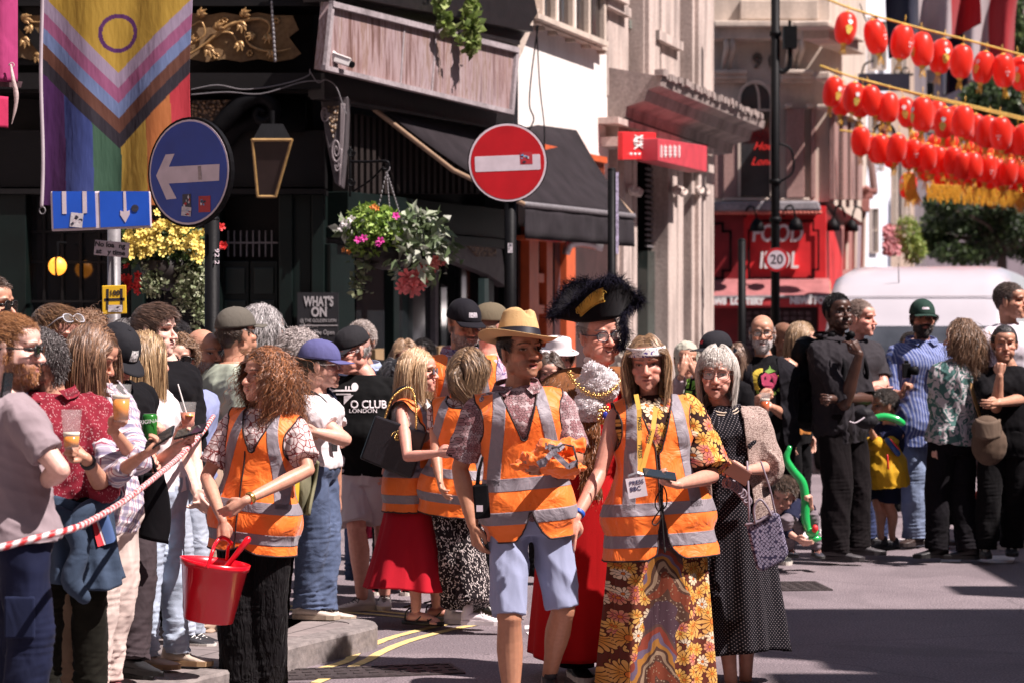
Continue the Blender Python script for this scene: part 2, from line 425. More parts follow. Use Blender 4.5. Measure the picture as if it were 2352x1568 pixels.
def make_hair(P,H):
 """P: person dict with head transform; H: hair spec"""
 rng=np.random.RandomState(H.get('seed',1)+int(P['d']*100));Rh,hc,hs=P['Rh'],P['hc'],P['hs']
 st=H['style'];n=int(H.get('n',900)*(2.1 if P['s']>395 else 1.5));H=dict(H,w=H.get('w',.0035)*(.56 if P['s']>395 else.72));c=np.array([0,.022,.032]);r=np.array([.0745,.094,.086])
 q=rng.normal(size=(n*4,3));q/=np.linalg.norm(q,axis=1)[:,None]
 u=q*r+c;u[:,1]+=0
 hl=hairline(u,H.get('hi',0.));ok=hl>-.002
 if H.get('bald'):ok&=u[:,2]<H['bald']
 if H.get('under')is not None:ok&=u[:,2]<H['under']
 u=u[ok][:n];q=q[ok][:n];nm=q/r;nm/=np.linalg.norm(nm,axis=1)[:,None]
 n=len(u);flow=np.zeros((n,3));L_=H.get('len',.04)*(.75+.5*rng.rand(n));seg=H.get('seg',5);grav=.2;curl=H.get('curl',0.);cf=H.get('cfreq',60.)
 fw=np.array([0,-1.,0])
 if st=='short':
  flow=fw*H.get('fwd',.8)+np.array([H.get('side',.4),0,0]);d=nm*.6+flow*.7;grav=.12
 elif st=='spike':d=nm+np.array([0,-.3,.3]);grav=.02
 elif st=='back':d=nm*.5+np.array([0,1.,.1]);grav=.25;flow=-fw*.9
 elif st=='fuzz':d=nm;grav=.0
 else:
  px=H.get('part',0.);sx=np.sign(u[:,0]-px);sx[sx==0]=1
  side=np.stack([sx,np.zeros(n),np.zeros(n)],1)
  d=nm*.12+side*.75*np.exp(-np.abs(u[:,0:1]-px)/.06)+np.array([0,.35,0])*(u[:,1:2]<.02)
  if H.get('fringe'):
   fr=(u[:,1]<-.02)&(u[:,2]>.055)&(np.abs(u[:,0])<.05)
   d[fr]=nm[fr]*.5+np.array([0,-1.,.1]);L_[fr]=H['fringe']*(.8+.3*rng.rand(fr.sum()))
  grav=H.get('grav',.45);flow=side*.05
 d/=np.linalg.norm(d,axis=1)[:,None]
 vol=H.get('vol',.008);kf=1.0+H.get('lay',.075)*rng.rand(n,1)
 def coll(X):
  cc_=np.array([0,.018,.012]);rr=np.array([.079,.100,.112])+vol*.5
  if st in('short','back','spike','fuzz'):cc_=c;rr=r+.002
  y=(X-cc_)/rr;l=np.linalg.norm(y,axis=1);k=l<1;X[k]=cc_+rr*(y[k]/l[k][:,None])*kf[k]
  nk=(X[:,2]<-.07);rad=np.hypot(X[:,0],X[:,1]-.02);kk=nk&(rad<.062);X[kk,0]*=(.062/rad[kk]);X[kk,1]=.02+(X[kk,1]-.02)*(.062/rad[kk])
  sh=(X[:,2]<-.175)&(np.abs(X[:,0])>.05)
  ov=sh&(X[:,1]<.07)&(X[:,1]>-.05);X[ov,1]+=np.where(X[ov,1]>.01,.018,-.022)
  if st=='long':
   fz=H.get('fringe',0)and.022 or.062
   fm=(X[:,1]<-.030)&(X[:,2]<fz)&(X[:,2]>-.16)&(np.abs(X[:,0])<.078);X[fm,0]=np.where(X[fm,0]>H.get('part',0.),H.get('fx',.079),-H.get('fx',.079))*(1+.10*rng.rand(fm.sum()));X[fm,1]=np.maximum(X[fm,1],-.078+.055*rng.rand(fm.sum()))
   lw=X[:,2]<-.01;X[lw,0]*=1-H.get('pull',.035)
  return X
 g=Rh.T@np.array([0,0,-1.])
 A=strands_g(u,d,L_,seg,grav,g,curl,cf,H.get('noise',.25),rng,coll,flow)
 base=np.array(H['col']);hi=np.array(H.get('col2',tuple(base*1.5)))
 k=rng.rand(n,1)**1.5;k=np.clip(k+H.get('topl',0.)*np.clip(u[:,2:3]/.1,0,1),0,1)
 cols=base*(1-k)+hi*k;cols*=(.7+.5*rng.rand(n,1))
 v,f,cc=strand_mesh(A,c,H.get('w',.0035),cols,rng)
 extra=H.get('tail')
 if extra:
  vt=tail_geo(extra,base,hi,rng,H.get('w',.0035));f=np.concatenate([f,vt[1]+len(v)]);v=np.concatenate([v,vt[0]]);cc=np.concatenate([cc,vt[2]])
 v=(v*hs)@Rh.T+hc
 me=quads_mesh('hair',v,f);
 if len(me.vertices)==len(cc):setcol(me,cc)
 link('hair',me,P['root'],HAIRM,True)
def strands_g(u,d,Ln,seg,grav,g,curl,cf,noise,rng,coll,flow):
 n=len(u);step=Ln/seg;X=u.copy();D=d.copy();pts=[X.copy()];rv=rng.normal(size=(n,3))*noise;ph=rng.uniform(0,6.28,n)
 for k in range(seg):
  t=(k+1)/seg;T=D*(1-grav)+g*grav*(.5+t)+rv*.3+flow*(1-t)*.5
  D=T/(np.linalg.norm(T,axis=1)[:,None]+1e-9);X=X+D*step[:,None];X=coll(X)
  pts.append(X.copy())
 A=np.array(pts)
 if curl:
  side=np.cross(D,rng.normal(size=(n,3)));side/=np.linalg.norm(side,axis=1)[:,None]+1e-9;up=np.cross(D,side)
  s=np.linspace(0,1,seg+1)[:,None]*Ln[None];a=s*cf*(.7+.6*rng.rand(n))+ph
  amp=(curl*np.clip(np.linspace(0,3,seg+1),0,1))[:,None]
  A=A+side[None]*(np.cos(a)*amp)[...,None]+up[None]*(np.sin(a)*amp)[...,None]
 return A
def tail_geo(T,base,hi,rng,w):
 """T: list of (x,y,z,r) through which a bunch of strands runs, head space"""
 T=np.array(T,float);n=420;P,R=catmull(T[:,:3],T[:,3],4);m=len(P)
 a=rng.uniform(0,6.28,n);rr=np.sqrt(rng.rand(n))
 X=np.stack([np.cos(a)*rr,np.sin(a)*rr,(rng.rand(n)-.5)*.6],1)
 A=P[:,None,:]+X[None]*R[:,None,None]+rng.normal(size=(m,n,3))*.002
 k=rng.rand(n,1);cols=(base*(1-k)+hi*k)*(.7+.5*rng.rand(n,1))
 return strand_mesh(A,P.mean(0),w*1.3,cols,rng)
def hand_geo(V,wrist,dirv,palmn,s=1.,curl=(.35,.4,.45,.5),thumb=.4,spread=.06,left=1,idx=None):
 """palm, four jointed fingers and a side-set thumb; dirv along the hand, palmn out of the palm"""
 dirv=nrm(dirv);palmn=nrm(palmn-dirv*np.dot(palmn,dirv));side=np.cross(dirv,palmn)*left
 w=np.array(wrist,float);P=lambda a,b,c:w+(dirv*a+side*b+palmn*c)*s
 V.tube([P(-.01,0,0),P(.02,0,0),P(.05,.002,.001),P(.082,.001,0)],[.022*s,.021*s,.0215*s,.017*s],12,sub=2)
 for b in(-.024,-.010,.006,.022):V.tube([P(.012,b*.55,0),P(.05,b,0),P(.085,b*1.15,0)],[.012*s,.0125*s,.0105*s],8)
 lens=[(.040,.026,.020),(.044,.028,.021),(.041,.026,.020),(.032,.020,.017)];offs=(.026,.009,-.008,-.025)
 for i in range(4):
  c=curl[i];a=0.;pos=P(.084-(.004 if i in(0,3)else 0)-(.006 if i==3 else 0),offs[i],0);pts=[pos];fd=nrm(dirv+side*spread*(1.5-i))
  for j,l in enumerate(lens[i]):
   a+=c*(1.15 if j==0 else 1.25 if j==1 else.7);pos=pos+(fd*math.cos(a)+palmn*math.sin(a))*l*s;pts.append(pos)
  V.tube(pts,[.0092*s,.0085*s,.0078*s,.0068*s],8,sub=2)
 t0=P(.018,.022,.004);t1=P(.045,.042,.010+.012*thumb);t2=P(.070,.046-.02*thumb,.016+.022*thumb);t3=P(.090,.042-.035*thumb,.02+.028*thumb)
 V.tube([t0,t1,t2,t3],[.0135*s,.0115*s,.0098*s,.0078*s],8,sub=2)
def torso_rings(B,ease=0.,z0=None,z1=None,top=True):
 """list of rings (x,y,z,rx,ry) in torso space (origin pelvis, z to neck base)"""
 H,T,w,b,bust=B['H'],B['T'],B['w'],B['belly'],B['bust']
 Z=[(-.20,.080,.058,0),(-.08,.096,.068,0),(.05,.096,.069,0),(.22,.086+.012*b,.062+.025*b,-.012*b),(.38,.080+.014*b,.060+.028*b,-.018*b),(.55,.088+.006*b,.065+.012*b,-.008*b),(.70,.095,.070,-.004),(.80,.099,.066,0),(.87,.092,.056,.004),(.93,.072,.046,.008),(.97,.052,.040,.009),(1.0,.040,.037,.010)]
 out=[]
 for t,rx,ry,yo in Z:
  z=t*T
  k=B.get('fem',0)
  if k:rx=rx*(1.04 if t<.1 else.90 if t<.5 else.90)
  out.append((0,yo*H,z,rx*H*w+ease,ry*H*w+ease))
 a=np.array(out);zz=np.linspace(a[0,2],a[-1,2],34)
 def cub(y):
  x=a[:,2];m_=np.gradient(y,x);i=np.clip(np.searchsorted(x,zz)-1,0,len(x)-2);h=x[i+1]-x[i];t=(zz-x[i])/h
  return(2*t**3-3*t**2+1)*y[i]+(t**3-2*t**2+t)*h*m_[i]+(-2*t**3+3*t**2)*y[i+1]+(t**3-t**2)*h*m_[i+1]
 out=list(zip(cub(a[:,0]),cub(a[:,1]),zz,cub(a[:,3]),cub(a[:,4])))
 if z0 is not None:out=clip_rings(out,z0,z1 if z1 is not None else 9)
 elif z1 is not None:out=clip_rings(out,-9,z1)
 return out
def clip_rings(r,z0,z1):
 a=np.array(r);zs=a[:,2];lo,hi=max(z0,zs[0]),min(z1,zs[-1]);keep=[tuple(x)for x in a if lo<x[2]<hi]
 f=lambda z:tuple(np.interp(z,zs,a[:,i])if i!=2 else z for i in range(5))
 ext=[]
 if z0<zs[0]-1e-4:b=f(zs[0]);ext=[(b[0],b[1],z0,b[3],b[4])]
 return ext+[f(lo)]+keep+[f(hi)]
def loft(V,rings,n=28,ex=2.5,X=None):
 vs=[];nr=len(rings)
 for x,y,z,rx,ry in rings:
  for i in range(n):
   a=2*PI*i/n;c,s=math.cos(a),math.sin(a)
   vs.append((x+rx*np.sign(c)*abs(c)**(2/ex),y+ry*np.sign(s)*abs(s)**(2/ex),z))
 vs=np.array(vs)
 if X is not None:vs=X(vs)
 fs=[tuple(range(n-1,-1,-1)),tuple(range((nr-1)*n,nr*n))]
 for j in range(nr-1):
  for i in range(n):k=(i+1)%n;fs.append((j*n+i,j*n+k,(j+1)*n+k,(j+1)*n+i))
 V.add(vs,fs)
def xf(R,o):return lambda v:np.asarray(v)@R.T+o
def shoe(P,pos,fdir,style,side,toe_down=0.):
 """one shoe > sole, laces"""
 s=P['H']/1.75*(P.get('shoe_s',1.));f=nrm((fdir[0],fdir[1],-math.tan(toe_down)));l=nrm(np.cross((0,0,1.),f));up=np.cross(f,l)
 o=np.array(pos,float);c0,c1=style.get('c',(.6,.6,.6)),style.get('sole',(.75,.73,.68))
 X=lambda v:o+(np.asarray(v)@np.array([f,l,up]))*s
 V=MB();k=style.get('kind','sneaker');hgt=.11 if k=='boot' else.075
 sec=[(-.085,.026,.030,.060),(-.06,.034,.030,hgt),(-.02,.036,.030,hgt),(.03,.038,.028,.072),(.08,.044,.026,.052),(.13,.046,.024,.040),(.165,.038,.024,.034),(.188,.018,.026,.028)]
 if k=='pointy':sec=[(a,b*(.9 if a<.1 else.6),c,d)for a,b,c,d in sec]+[(.215,.006,.024,.026)]
 vs=[];n=14
 for x,hw,zb,zt in sec:
  for i in range(n):
   a=2*PI*i/n;cc,ss=math.cos(a),math.sin(a);vs.append((x,hw*np.sign(cc)*abs(cc)**.8,(zb+zt)/2-.006+(zt-zb+.012)/2*np.sign(ss)*abs(ss)**.8))
 fs=[tuple(range(n)),tuple(range(len(sec)*n-1,(len(sec)-1)*n-1,-1))]
 for j in range(len(sec)-1):
  for i in range(n):q=(i+1)%n;fs.append((j*n+i,(j+1)*n+i,(j+1)*n+q,j*n+q))
 S=MB();so=style.get('thick',.026)
 out=[(-.092,0),(-.085,.028),(-.05,.038),(.0,.038),(.06,.043),(.12,.050),(.165,.042),(.192,.018),(.197,0)]
 if k=='pointy':out=[(a,b*.8 if a<.1 else b*.55)for a,b in out[:-1]]+[(.222,0)]
 poly=out+[(a,-b)for a,b in out[-2:0:-1]]
 S.prism(poly,lambda u,v:X((u,v,so)),lambda u,v:X((u*.985,v*.94,.0)))
 if k=='sandal':
  sh=S.build('sandal',plain('shoe_leather',c0,.5),P['root'],True)
  st=MB()
  for pts in([(-.06,.036,.03),(-.05,.03,.085),(-.03,-.0,.10),(-.05,-.03,.085),(-.06,-.036,.03)],[(.02,.04,.025),(.06,.02,.058),(.11,-.045,.025)],[(.02,-.04,.025),(.06,-.02,.058),(.11,.045,.025)],[(.10,.048,.025),(.125,0,.047),(.10,-.048,.025)],[(-.055,.034,.11),(-.02,.0,.125),(-.055,-.034,.11),(-.085,0,.105),(-.055,.034,.11)]):
   st.tube([X(p)for p in pts],.0055*s,6,sub=3)
  st.build('strap',plain('shoe_leather',c0,.5),sh,True);return
 V.add(X(vs),fs)
 if k!='boot' and k!='pointy':V.tube([X((-.055,0,.05)),X((-.045,0,.10))],[.034*s,.032*s],12)
 up_=V.build('shoe',plain('shoe_upper',c0,.55,.12,20,.2,90),P['root'],True)
 S.build('sole',plain('shoe_sole',c1,.7),up_,False)
 if style.get('lace',None)is not None:
  Lc=MB()
  for i in range(5):
   x=.03+.018*i;z=.075-.0085*i
   Lc.tube([X((x,.024,z-.006)),X((x+.006,0,z+.004)),X((x,-.024,z-.006))],.0028*s,5)
  Lc.tube([X((.03,0,.082)),X((.035,.03,.078)),X((.05,.035,.05))],.0025*s,5,sub=2);Lc.tube([X((.03,0,.082)),X((.04,-.03,.075)),X((.06,-.035,.05))],.0025*s,5,sub=2)
  Lc.build('lace',plain('lace',style['lace'],.8),up_,True)
def person(label,x,top,s,yaw=0,hyaw=None,pitch=0.,roll=0.,foot=0.,H=None,hipx=None,skin='fair',head=None,face=None,hair=None,w=1.,belly=0.,bust=0.,fem=0,armR=None,armL=None,handR=None,handL=None,top_=None,vest=None,legs=None,legwear=None,shoes=None,ankR=None,ankL=None,kneR=None,kneL=None,group=None,vs=.0045,neckx=None,hs=None,shs=1.,hide_low=False,hipz=None,dneck=0.,nbz=0.,cat='person',name='person'):
 """a standing figure; x, top: where the crown stands in the photograph, s: pixels per metre at its distance"""
 d=F/s;hyaw=yaw if hyaw is None else hyaw
 head=head or{};face=dict(face or{})
 zt=CH-(top-HY)/s;Hh=zt-foot if H is None else H
 hs=((.5+.5*Hh/1.75)*(.98 if fem else 1.0)if hs is None else hs)*1.10
 Ry=rot('z',math.radians(yaw));Rh=rot('z',math.radians(hyaw))@rot('y',math.radians(roll))@rot('x',math.radians(pitch))
 hc=np.array([(x-CX)/s,d,zt-.118*hs])
 fwd=Ry@np.array([0,-1.,0]);hf=Rh@np.array([0,-1.,0])
 nb=hc+Rh@np.array([0,.030,-.095])*hs+np.array([0,0,-.046*hs+nbz])
 if neckx is not None:nb[0]=(neckx-CX)/s
 nb[1]+=dneck
 pz=foot+.520*Hh if hipz is None else hipz
 pel=np.array([((hipx if hipx is not None else x)-CX)/s,d+.02,pz]);
 if hipx is None and neckx is None:pel[:2]=nb[:2]
 zax=nrm(nb-pel);xl=Ry@np.array([1.,0,0]);yax=nrm(np.cross(zax,xl));xax=np.cross(yax,zax);TR=np.array([xax,yax,zax]).T
 Tl=np.linalg.norm(nb-pel);B=dict(H=Hh,T=Tl,w=w,belly=belly,bust=bust,fem=fem)
 root=empty('person',(pel[0],pel[1],foot),label,cat,group);root.name=name
 P=dict(root=root,Rh=Rh,hc=hc,hs=hs,d=d,H=Hh,TR=TR,pel=pel,T=Tl,yaw=yaw,s=s,Ry=Ry,nb=nb,fwd=fwd,B=B,shoe_s=shs)
 tw=xf(TR,pel)
 shx=(.100 if not fem else.089)*Hh*w**.8;sz=Tl-.052*Hh
 def ptpx(q):return W(q[0],q[1],d+(q[2]if len(q)>2 else 0))
 skc=np.array(SKIN[skin]if isinstance(skin,str)else skin)
 P['skc']=skc;arms={}
 for nm,sg,spec in(('R',-1,armR),('L',1,armL)):
  sh=tw([(sg*shx,.0,sz)])[0]
  if spec=='none':arms[nm]=None;continue
  if spec is None:
   el=tw([(sg*(shx+.035*Hh),.012,sz-.172*Hh)])[0];wr=el+np.array([0,0,-.145*Hh])+fwd*.03*Hh+xax*sg*(-.0)
  else:el,wr=ptpx(spec[0]),ptpx(spec[1])
  arms[nm]=(sh,el,wr)
 P['arms']=arms
 V=MB();hp,hfz=head_geo(bool(fem),face.get('smile',0.),face.get('mouth',0.),face.get('heavy',0.),face.get('nose',1.))
 V.add((hp*hs)@Rh.T+hc,hfz)
 nk=.050*(.5+.5*Hh/1.75)*(.86 if fem else 1.06)*(w**.5)
 V.tube([hc+Rh@np.array([0,.028,-.035])*hs,hc+Rh@np.array([0,.024,-.105])*hs,nb+np.array([0,0,-.005]),nb-zax*.07],[nk*1.05,nk*.98,nk*1.05,nk*1.35],18,sub=3)
 loft(V,[(a,b,c,rx*.93-.004,ry*.90-.004)for a,b,c,rx,ry in torso_rings(B)],X=tw)
 aw=(1.if not fem else.86)*w**.6*(Hh/1.75)
 for nm,sg in(('R',-1),('L',1)):
  if arms[nm]is None:continue
  sh,el,wr=arms[nm];m1=sh*.5+el*.5;m2=el*.72+wr*.28
  V.tube([tw([(sg*shx*.55,0,sz+.01)])[0],sh,m1,el],[.046*aw,.047*aw,.045*aw,.037*aw],14,sub=3)
  V.tube([el,m2,el*.35+wr*.65,wr],[.038*aw,.041*aw,.033*aw,.0245*aw],14,sub=3)
  hd=handR if nm=='R' else handL
  hd=dict(hd or{})
  dv=hd.get('dir');dv=nrm(wr-el)if dv is None else nrm(dv)
  pn=hd.get('palm');pn=(xax*-sg+dv*.0 if pn is None else np.array(pn,float))
  if abs(np.dot(nrm(pn),dv))>.95:pn=fwd
  lf=-1 if sg<0 else 1
  if hd.get('none')is None:
   hand_geo(V,wr,dv,pn,hd.get('s',.98*(.45+.55*Hh/1.75)*(.92 if fem else 1.)),hd.get('curl',(.3,.35,.4,.45)),hd.get('thumb',.4),left=-lf if not hd.get('flip')else lf)
  P['hand'+nm]=(wr,dv,pn)
 hipj=[tw([(sg*.052*Hh,0,-.01*Hh)])[0]for sg in(-1,1)];an=[];kn=[]
 for i,(ap,kp,sg)in enumerate(((ankR,kneR,-1),(ankL,kneL,1))):
  a=ptpx(ap)if ap is not None else np.array([pel[0],pel[1],foot+.085])+xl*sg*.062*Hh
  k=ptpx(kp)if kp is not None else(hipj[i]+a)*.5+fwd*.03+np.array([0,0,.0])
  an.append(a);kn.append(k)
 P['an'],P['kn'],P['hipj']=an,kn,hipj
 if legs:
  lw=(1.if not fem else.95)*w**.5*(Hh/1.75)
  for i in(0,1):
   h,k,a=hipj[i],kn[i],an[i];cal=k*.68+a*.32-fwd*.022
   V.tube([h,h*.5+k*.5,k+np.array([0,0,.03]),k],[.085*lw,.075*lw,.056*lw,.053*lw],16,sub=3)
   V.tube([k,cal,a*.8+k*.2,a],[.052*lw,.058*lw,.038*lw,.034*lw],16,sub=3)
   if legs=='foot':
    fd=fwd;V.tube([a-fd*.03+(0,0,-.045),a+fd*.05+(0,0,-.045),a+fd*.13+(0,0,-.062)],[.03,.03,.02],12,sub=2)
    sd=np.cross(fd,(0,0,1))
    for t in range(5):V.tube([a+fd*.11+sd*(.018*(t-2))*1.0+(0,0,-.066),a+fd*(.155-.006*abs(t-2))+sd*(.019*(t-2))+(0,0,-.07)],[.011,.0085],8)
 me=vox(V,vs,2,.4);p=getv(me);c=np.tile(skc,(len(p),1));q=(((p-hc)@Rh))/hs
 isn=(q[:,2]>-.135)&(np.linalg.norm(q,axis=1)<.165)
 face.setdefault('hi',(hair or{}).get('hi',0.))
 if isn.any():c[isn]=head_colors(q[isn],c[isn].copy(),face.get('hairc',(hair or{}).get('col',(.05,.03,.02))),face)
 for J in[a_[1]for a_ in arms.values()if a_]+kn:
  mk=np.exp(-(np.linalg.norm(p-J,axis=1)/.05)**2)[:,None]*.35;c[:]=c*(1-mk)+c*np.array([1.05,.8,.75])*mk
 setcol(me,c);link('body',me,root,SKINM,True)
 P['tw']=tw;P['skvox']=vs
 bm_=Matrix([[*TR[0],pel[0]],[*TR[1],pel[1]],[*TR[2],pel[2]],[0,0,0,1]]);P['bm']=bm_
 if legwear:bottoms(P,legwear,hide_low)
 if top_:garment(P,top_,arms,shx,sz)
 if vest is not None:hivis(P,vest,shx,sz)
 if shoes:
  for i in(0,1):
   a=an[i];fd=fwd
   if isinstance(shoes.get('yaw'),(tuple,list)):ya=math.radians(shoes['yaw'][i]);fd=np.array([math.sin(ya),-math.cos(ya),0])
   shoe(P,np.array([a[0],a[1],a[2]-.085+.0]),fd,shoes,i,(shoes.get('toe')or(0,0))[i])
 if hair:make_hair(P,hair)
 return P
def tlocal(P,v):return(np.asarray(v)-P['pel'])@P['TR']
def garment(P,G,arms,shx,sz):
 """shirt, T-shirt, jacket: torso and sleeves in one surface"""
 B,T,H=P['B'],P['T'],P['H'];ease=G.get('ease',.016);hem=G.get('hem',-.10);V=MB()
 rg=torso_rings(B,ease,hem*T,T*(1.0 if G.get('collar',True)else.985))
 if G.get('flare'):rg=[(a,b,c,rx+G['flare']*max(0,.35-c/T),ry+G['flare']*.7*max(0,.35-c/T))for a,b,c,rx,ry in rg]
 nt=G.get('neck',0.)
 rg[-1]=(rg[-1][0],rg[-1][1],rg[-1][2]-nt*H*.0,rg[-1][3]*.96,rg[-1][4]*.96)
 loft(V,rg,36)
 if B['bust']:
  for sg in(-1,1):V.ell((sg*.048*H,-.048*H-ease*.6,.63*T),(.044*H*B['bust'],.038*H*B['bust'],.042*H*B['bust']),16,10)
 sl=G.get('sleeve',.6);aw=(H/1.75)*B['w']**.6*(1 if not B.get('fem')else.9);se=G.get('sease',.018)
 for nm,sg in(('R',-1),('L',1)):
  if arms[nm]is None or sl<=0:continue
  sh,el,wr=[tlocal(P,v)for v in arms[nm]]
  k=min(1.,sl);e=sh*(1-k)+el*k
  V.tube([np.array([sg*shx*.4,0,sz+.022]),sh+(0,0,.002),sh*.6+e*.4,e],[.046*aw+ease*.5,.050*aw+se*.55,.050*aw+se*.9,(.040+.010*(1-k))*aw+se*1.25],16,sub=3,flat=True)
  if sl>1:
   k=sl-1;e2=el*(1-k)+wr*k
   V.tube([sh*.15+el*.85,el,el*.5+e2*.5,e2],[.046*aw+se,.044*aw+se,.042*aw+se*.9,(.040-.012*k)*aw+se*.9],16,sub=3,flat=True)
 me=vox(V,G.get('vox',.0065),G.get('smooth',4),.5);p=getv(me);n=getn(me)
 cut=G.get('vneck')
 am=G.get('wr',.007);sd=int(P['s'])+7;p=p+n*((wrinkle(p,am,7.,G.get('wst',(1.,1.,.65)),sd)+wrinkle(p,am*.45,16.,(1.,1.,1.),sd+1))[:,None])
 setv(me,p)
 o=link(G.get('name','shirt'),me,P['root'],G['mat'],True,basis=P['bm']);P['shirt']=o
 if G.get('collar'):
  Cb=MB();r=torso_rings(B,ease)[-1];cx0,cy0=0,r[1];rx,ry=r[3]+.008,r[4]+.010
  for sg in(-1,1):
   pts=[(cx0+sg*rx*math.sin(a)*1.02,cy0-ry*math.cos(a)*1.1,T+.022-.018*math.cos(a))for a in np.linspace(.25,PI,9)]
   low=[(cx0+sg*(rx+.020)*math.sin(a+.12),cy0-(ry+.020)*math.cos(a*1.0)*1.15-.004,T-.012-.030*math.cos(a))for a in np.linspace(.40,PI,9)]
   vs=pts+low+[(a*.97,b*.97+.001,c-.002)for a,b,c in pts]+[(a*.98,b*.98,c+.004)for a,b,c in low]
   fs=[]
   for i in range(8):fs+=[(i,i+1,10+i,9+i),(18+i,27+i,28+i,19+i),(i,18+i,19+i,i+1),(9+i,10+i,28+i,27+i)]
   Cb.add(vs,fs)
  me=Cb.mesh('collar');oc=link('collar',me,o,G.get('colmat',G['mat']),True,raw=True)
 return o
def surf_cut(me,keep):
 """drop the faces outside keep(p)>0 and slide the border on to keep(p)=0"""
 b=bmesh.new();b.from_mesh(me);b.verts.ensure_lookup_table()
 p=np.array([v.co for v in b.verts]);g=keep(p)
 bad=[v for v,k in zip(b.verts,g)if k<-1e-4]
 bmesh.ops.delete(b,geom=bad,context='VERTS')
 for _ in range(4):
  bv=[v for v in b.verts if v.is_boundary];new={}
  for v in bv:
   nb=[e.other_vert(v).co for e in v.link_edges if e.is_boundary]
   if len(nb)==2:new[v]=v.co*.5+(nb[0]+nb[1])*.25
  for v,c in new.items():v.co=c
 return b
def border_tubes(b,rad,mb,minlen=8,filt=None):
 """a bound edge along every open border"""
 seen=set();es=[e for e in b.edges if e.is_boundary]
 adj={}
 for e in es:
  for v in e.verts:adj.setdefault(v.index,[]).append(e)
 b.verts.ensure_lookup_table()
 for e in es:
  if e.index in seen:continue
  loop=[e.verts[0],e.verts[1]];seen.add(e.index);cur=e.verts[1]
  while True:
   nx=[k for k in adj[cur.index]if k.index not in seen]
   if not nx:break
   seen.add(nx[0].index);cur=nx[0].other_vert(cur);loop.append(cur)
   if cur is loop[0]:break
  if len(loop)<minlen:continue
  pts=np.array([v.co for v in loop[::2]])
  if filt is not None:pts=pts[filt(pts)]
  if len(pts)>3:mb.tube(pts,rad,5)
HV_O=HV_G=HV_T=None
def hivis(P,S,shx,sz):
 """open hi-vis vest > reflective bands, trim"""
 B,T,H=P['B'],P['T'],P['H'];e=S.get('ease',.031);hem=S.get('hem',-.32)*T;V=MB();V.s=0
 rg=torso_rings(B,e,hem,T*.975)
 rg=[(a,b,c,rx+S.get('flare',.02)*max(0,.4-c/T),ry+S.get('flare',.02)*max(0,.4-c/T))for a,b,c,rx,ry in rg]
 loft(V,rg,40)
 for sg in(-1,1):
  V.tube([(0,.0,sz+.020),(sg*shx*.5,.002,sz+.018),(sg*(shx+.03),.004,sz-.006)],[.050+e*.55,.052+e*.55,.050+e*.55],20,sub=3,flat=True)
  if B['bust']:V.ell((sg*.050*H,-.050*H-e*.6,.62*T),(.046*H*B['bust'],.038*H*B['bust'],.046*H*B['bust']),16,10)
 me=vox(V,.0065,5,.5);p=getv(me);n=getn(me)
 p=p+n*wrinkle(p,S.get('wr',.0055),8.,(1.,1.,.5),11+int(P['s']))[:,None];setv(me,p)
 vz=S.get('v',.62)*T;ax_=shx*S.get('sw',.98);rnd=S.get('round',.10);gap=S.get('gap',.0)
 def keep(q):
  x,y,z=q[:,0],q[:,1],q[:,2];g=np.full(len(q),1.)
  hz=hem+.012+np.where(y<0,rnd*np.clip(1-np.abs(x-.0)/.09,0,1)**2*S.get('rr',1.),0)
  g=np.minimum(g,z-hz)
  arm=((np.abs(x)-(shx+.075))/.085)**2+((z-(sz-.060))/.125)**2
  g=np.minimum(g,(arm-1)*.05)
  g=np.minimum(g,ax_+.022-np.abs(x)+np.where(z<sz-.10,1,0))
  k=np.clip((z-vz)/(T-vz),0,1);nw=.006+.085*k**1.0
  g=np.minimum(g,np.where((y<.01)&(z>vz),np.abs(x)-nw,1.))
  nk=(x/.075)**2+((z-T*1.0)/.045)**2;g=np.minimum(g,(nk-1)*.05)
  if gap:g=np.minimum(g,np.where((y<0)&(z<=vz+.01),np.abs(x-S.get('gapx',0.))-gap*(.5+S.get('open',2.)*np.clip((S.get('gz',0.)*T-z)/.16,0,1)**.7),1.))
  return g
 b=surf_cut(me,keep);b.to_mesh(me);b.verts.index_update();b.edges.index_update()
 o=link('vest',me,P['root'],HV_O,True,basis=P['bm'])
 o.modifiers.new('s','SOLIDIFY').thickness=.0022;o.modifiers['s'].offset=0
 tr=MB();border_tubes(b,.0042,tr)
 if not gap:
  vs_=[v.co for v in b.verts if abs(v.co.x-S.get('gapx',0))<.006 and v.co.y<0 and v.co.z<vz];vs_.sort(key=lambda c:c.z)
  if len(vs_)>6:tr.tube([(.0+S.get('gapx',0),c.y-.0015,c.z)for c in vs_[::4]],.0045,5)
 if S.get('trim',True):link('trim',tr.mesh('trim'),o,HV_T,True,raw=True)
 def band(planes,name='reflective_band'):
  c=b.copy()
  for co,no in planes:
   geom=c.verts[:]+c.edges[:]+c.faces[:];bmesh.ops.bisect_plane(c,geom=geom,plane_co=co,plane_no=no,clear_outer=True,dist=1e-6)
  if not c.faces:c.free();return
  c.normal_update()
  for v in c.verts:v.co+=v.normal*.0028
  m2=bpy.data.meshes.new(name);c.to_mesh(m2);c.free();bo=link(name,m2,o,HV_G,True,raw=True)
  sm_=bo.modifiers.new('s','SOLIDIFY');sm_.thickness=.0012
 bw=S.get('bw',.050)
 for zc in S.get('bands',(.16,-.06)):
  z=zc*T;band([((0,0,z+bw/2),(0,0,1)),((0,0,z-bw/2),(0,0,-1))])
 bx=S.get('bx',.088);zt=S.get('bands',(.16,))[0]*T
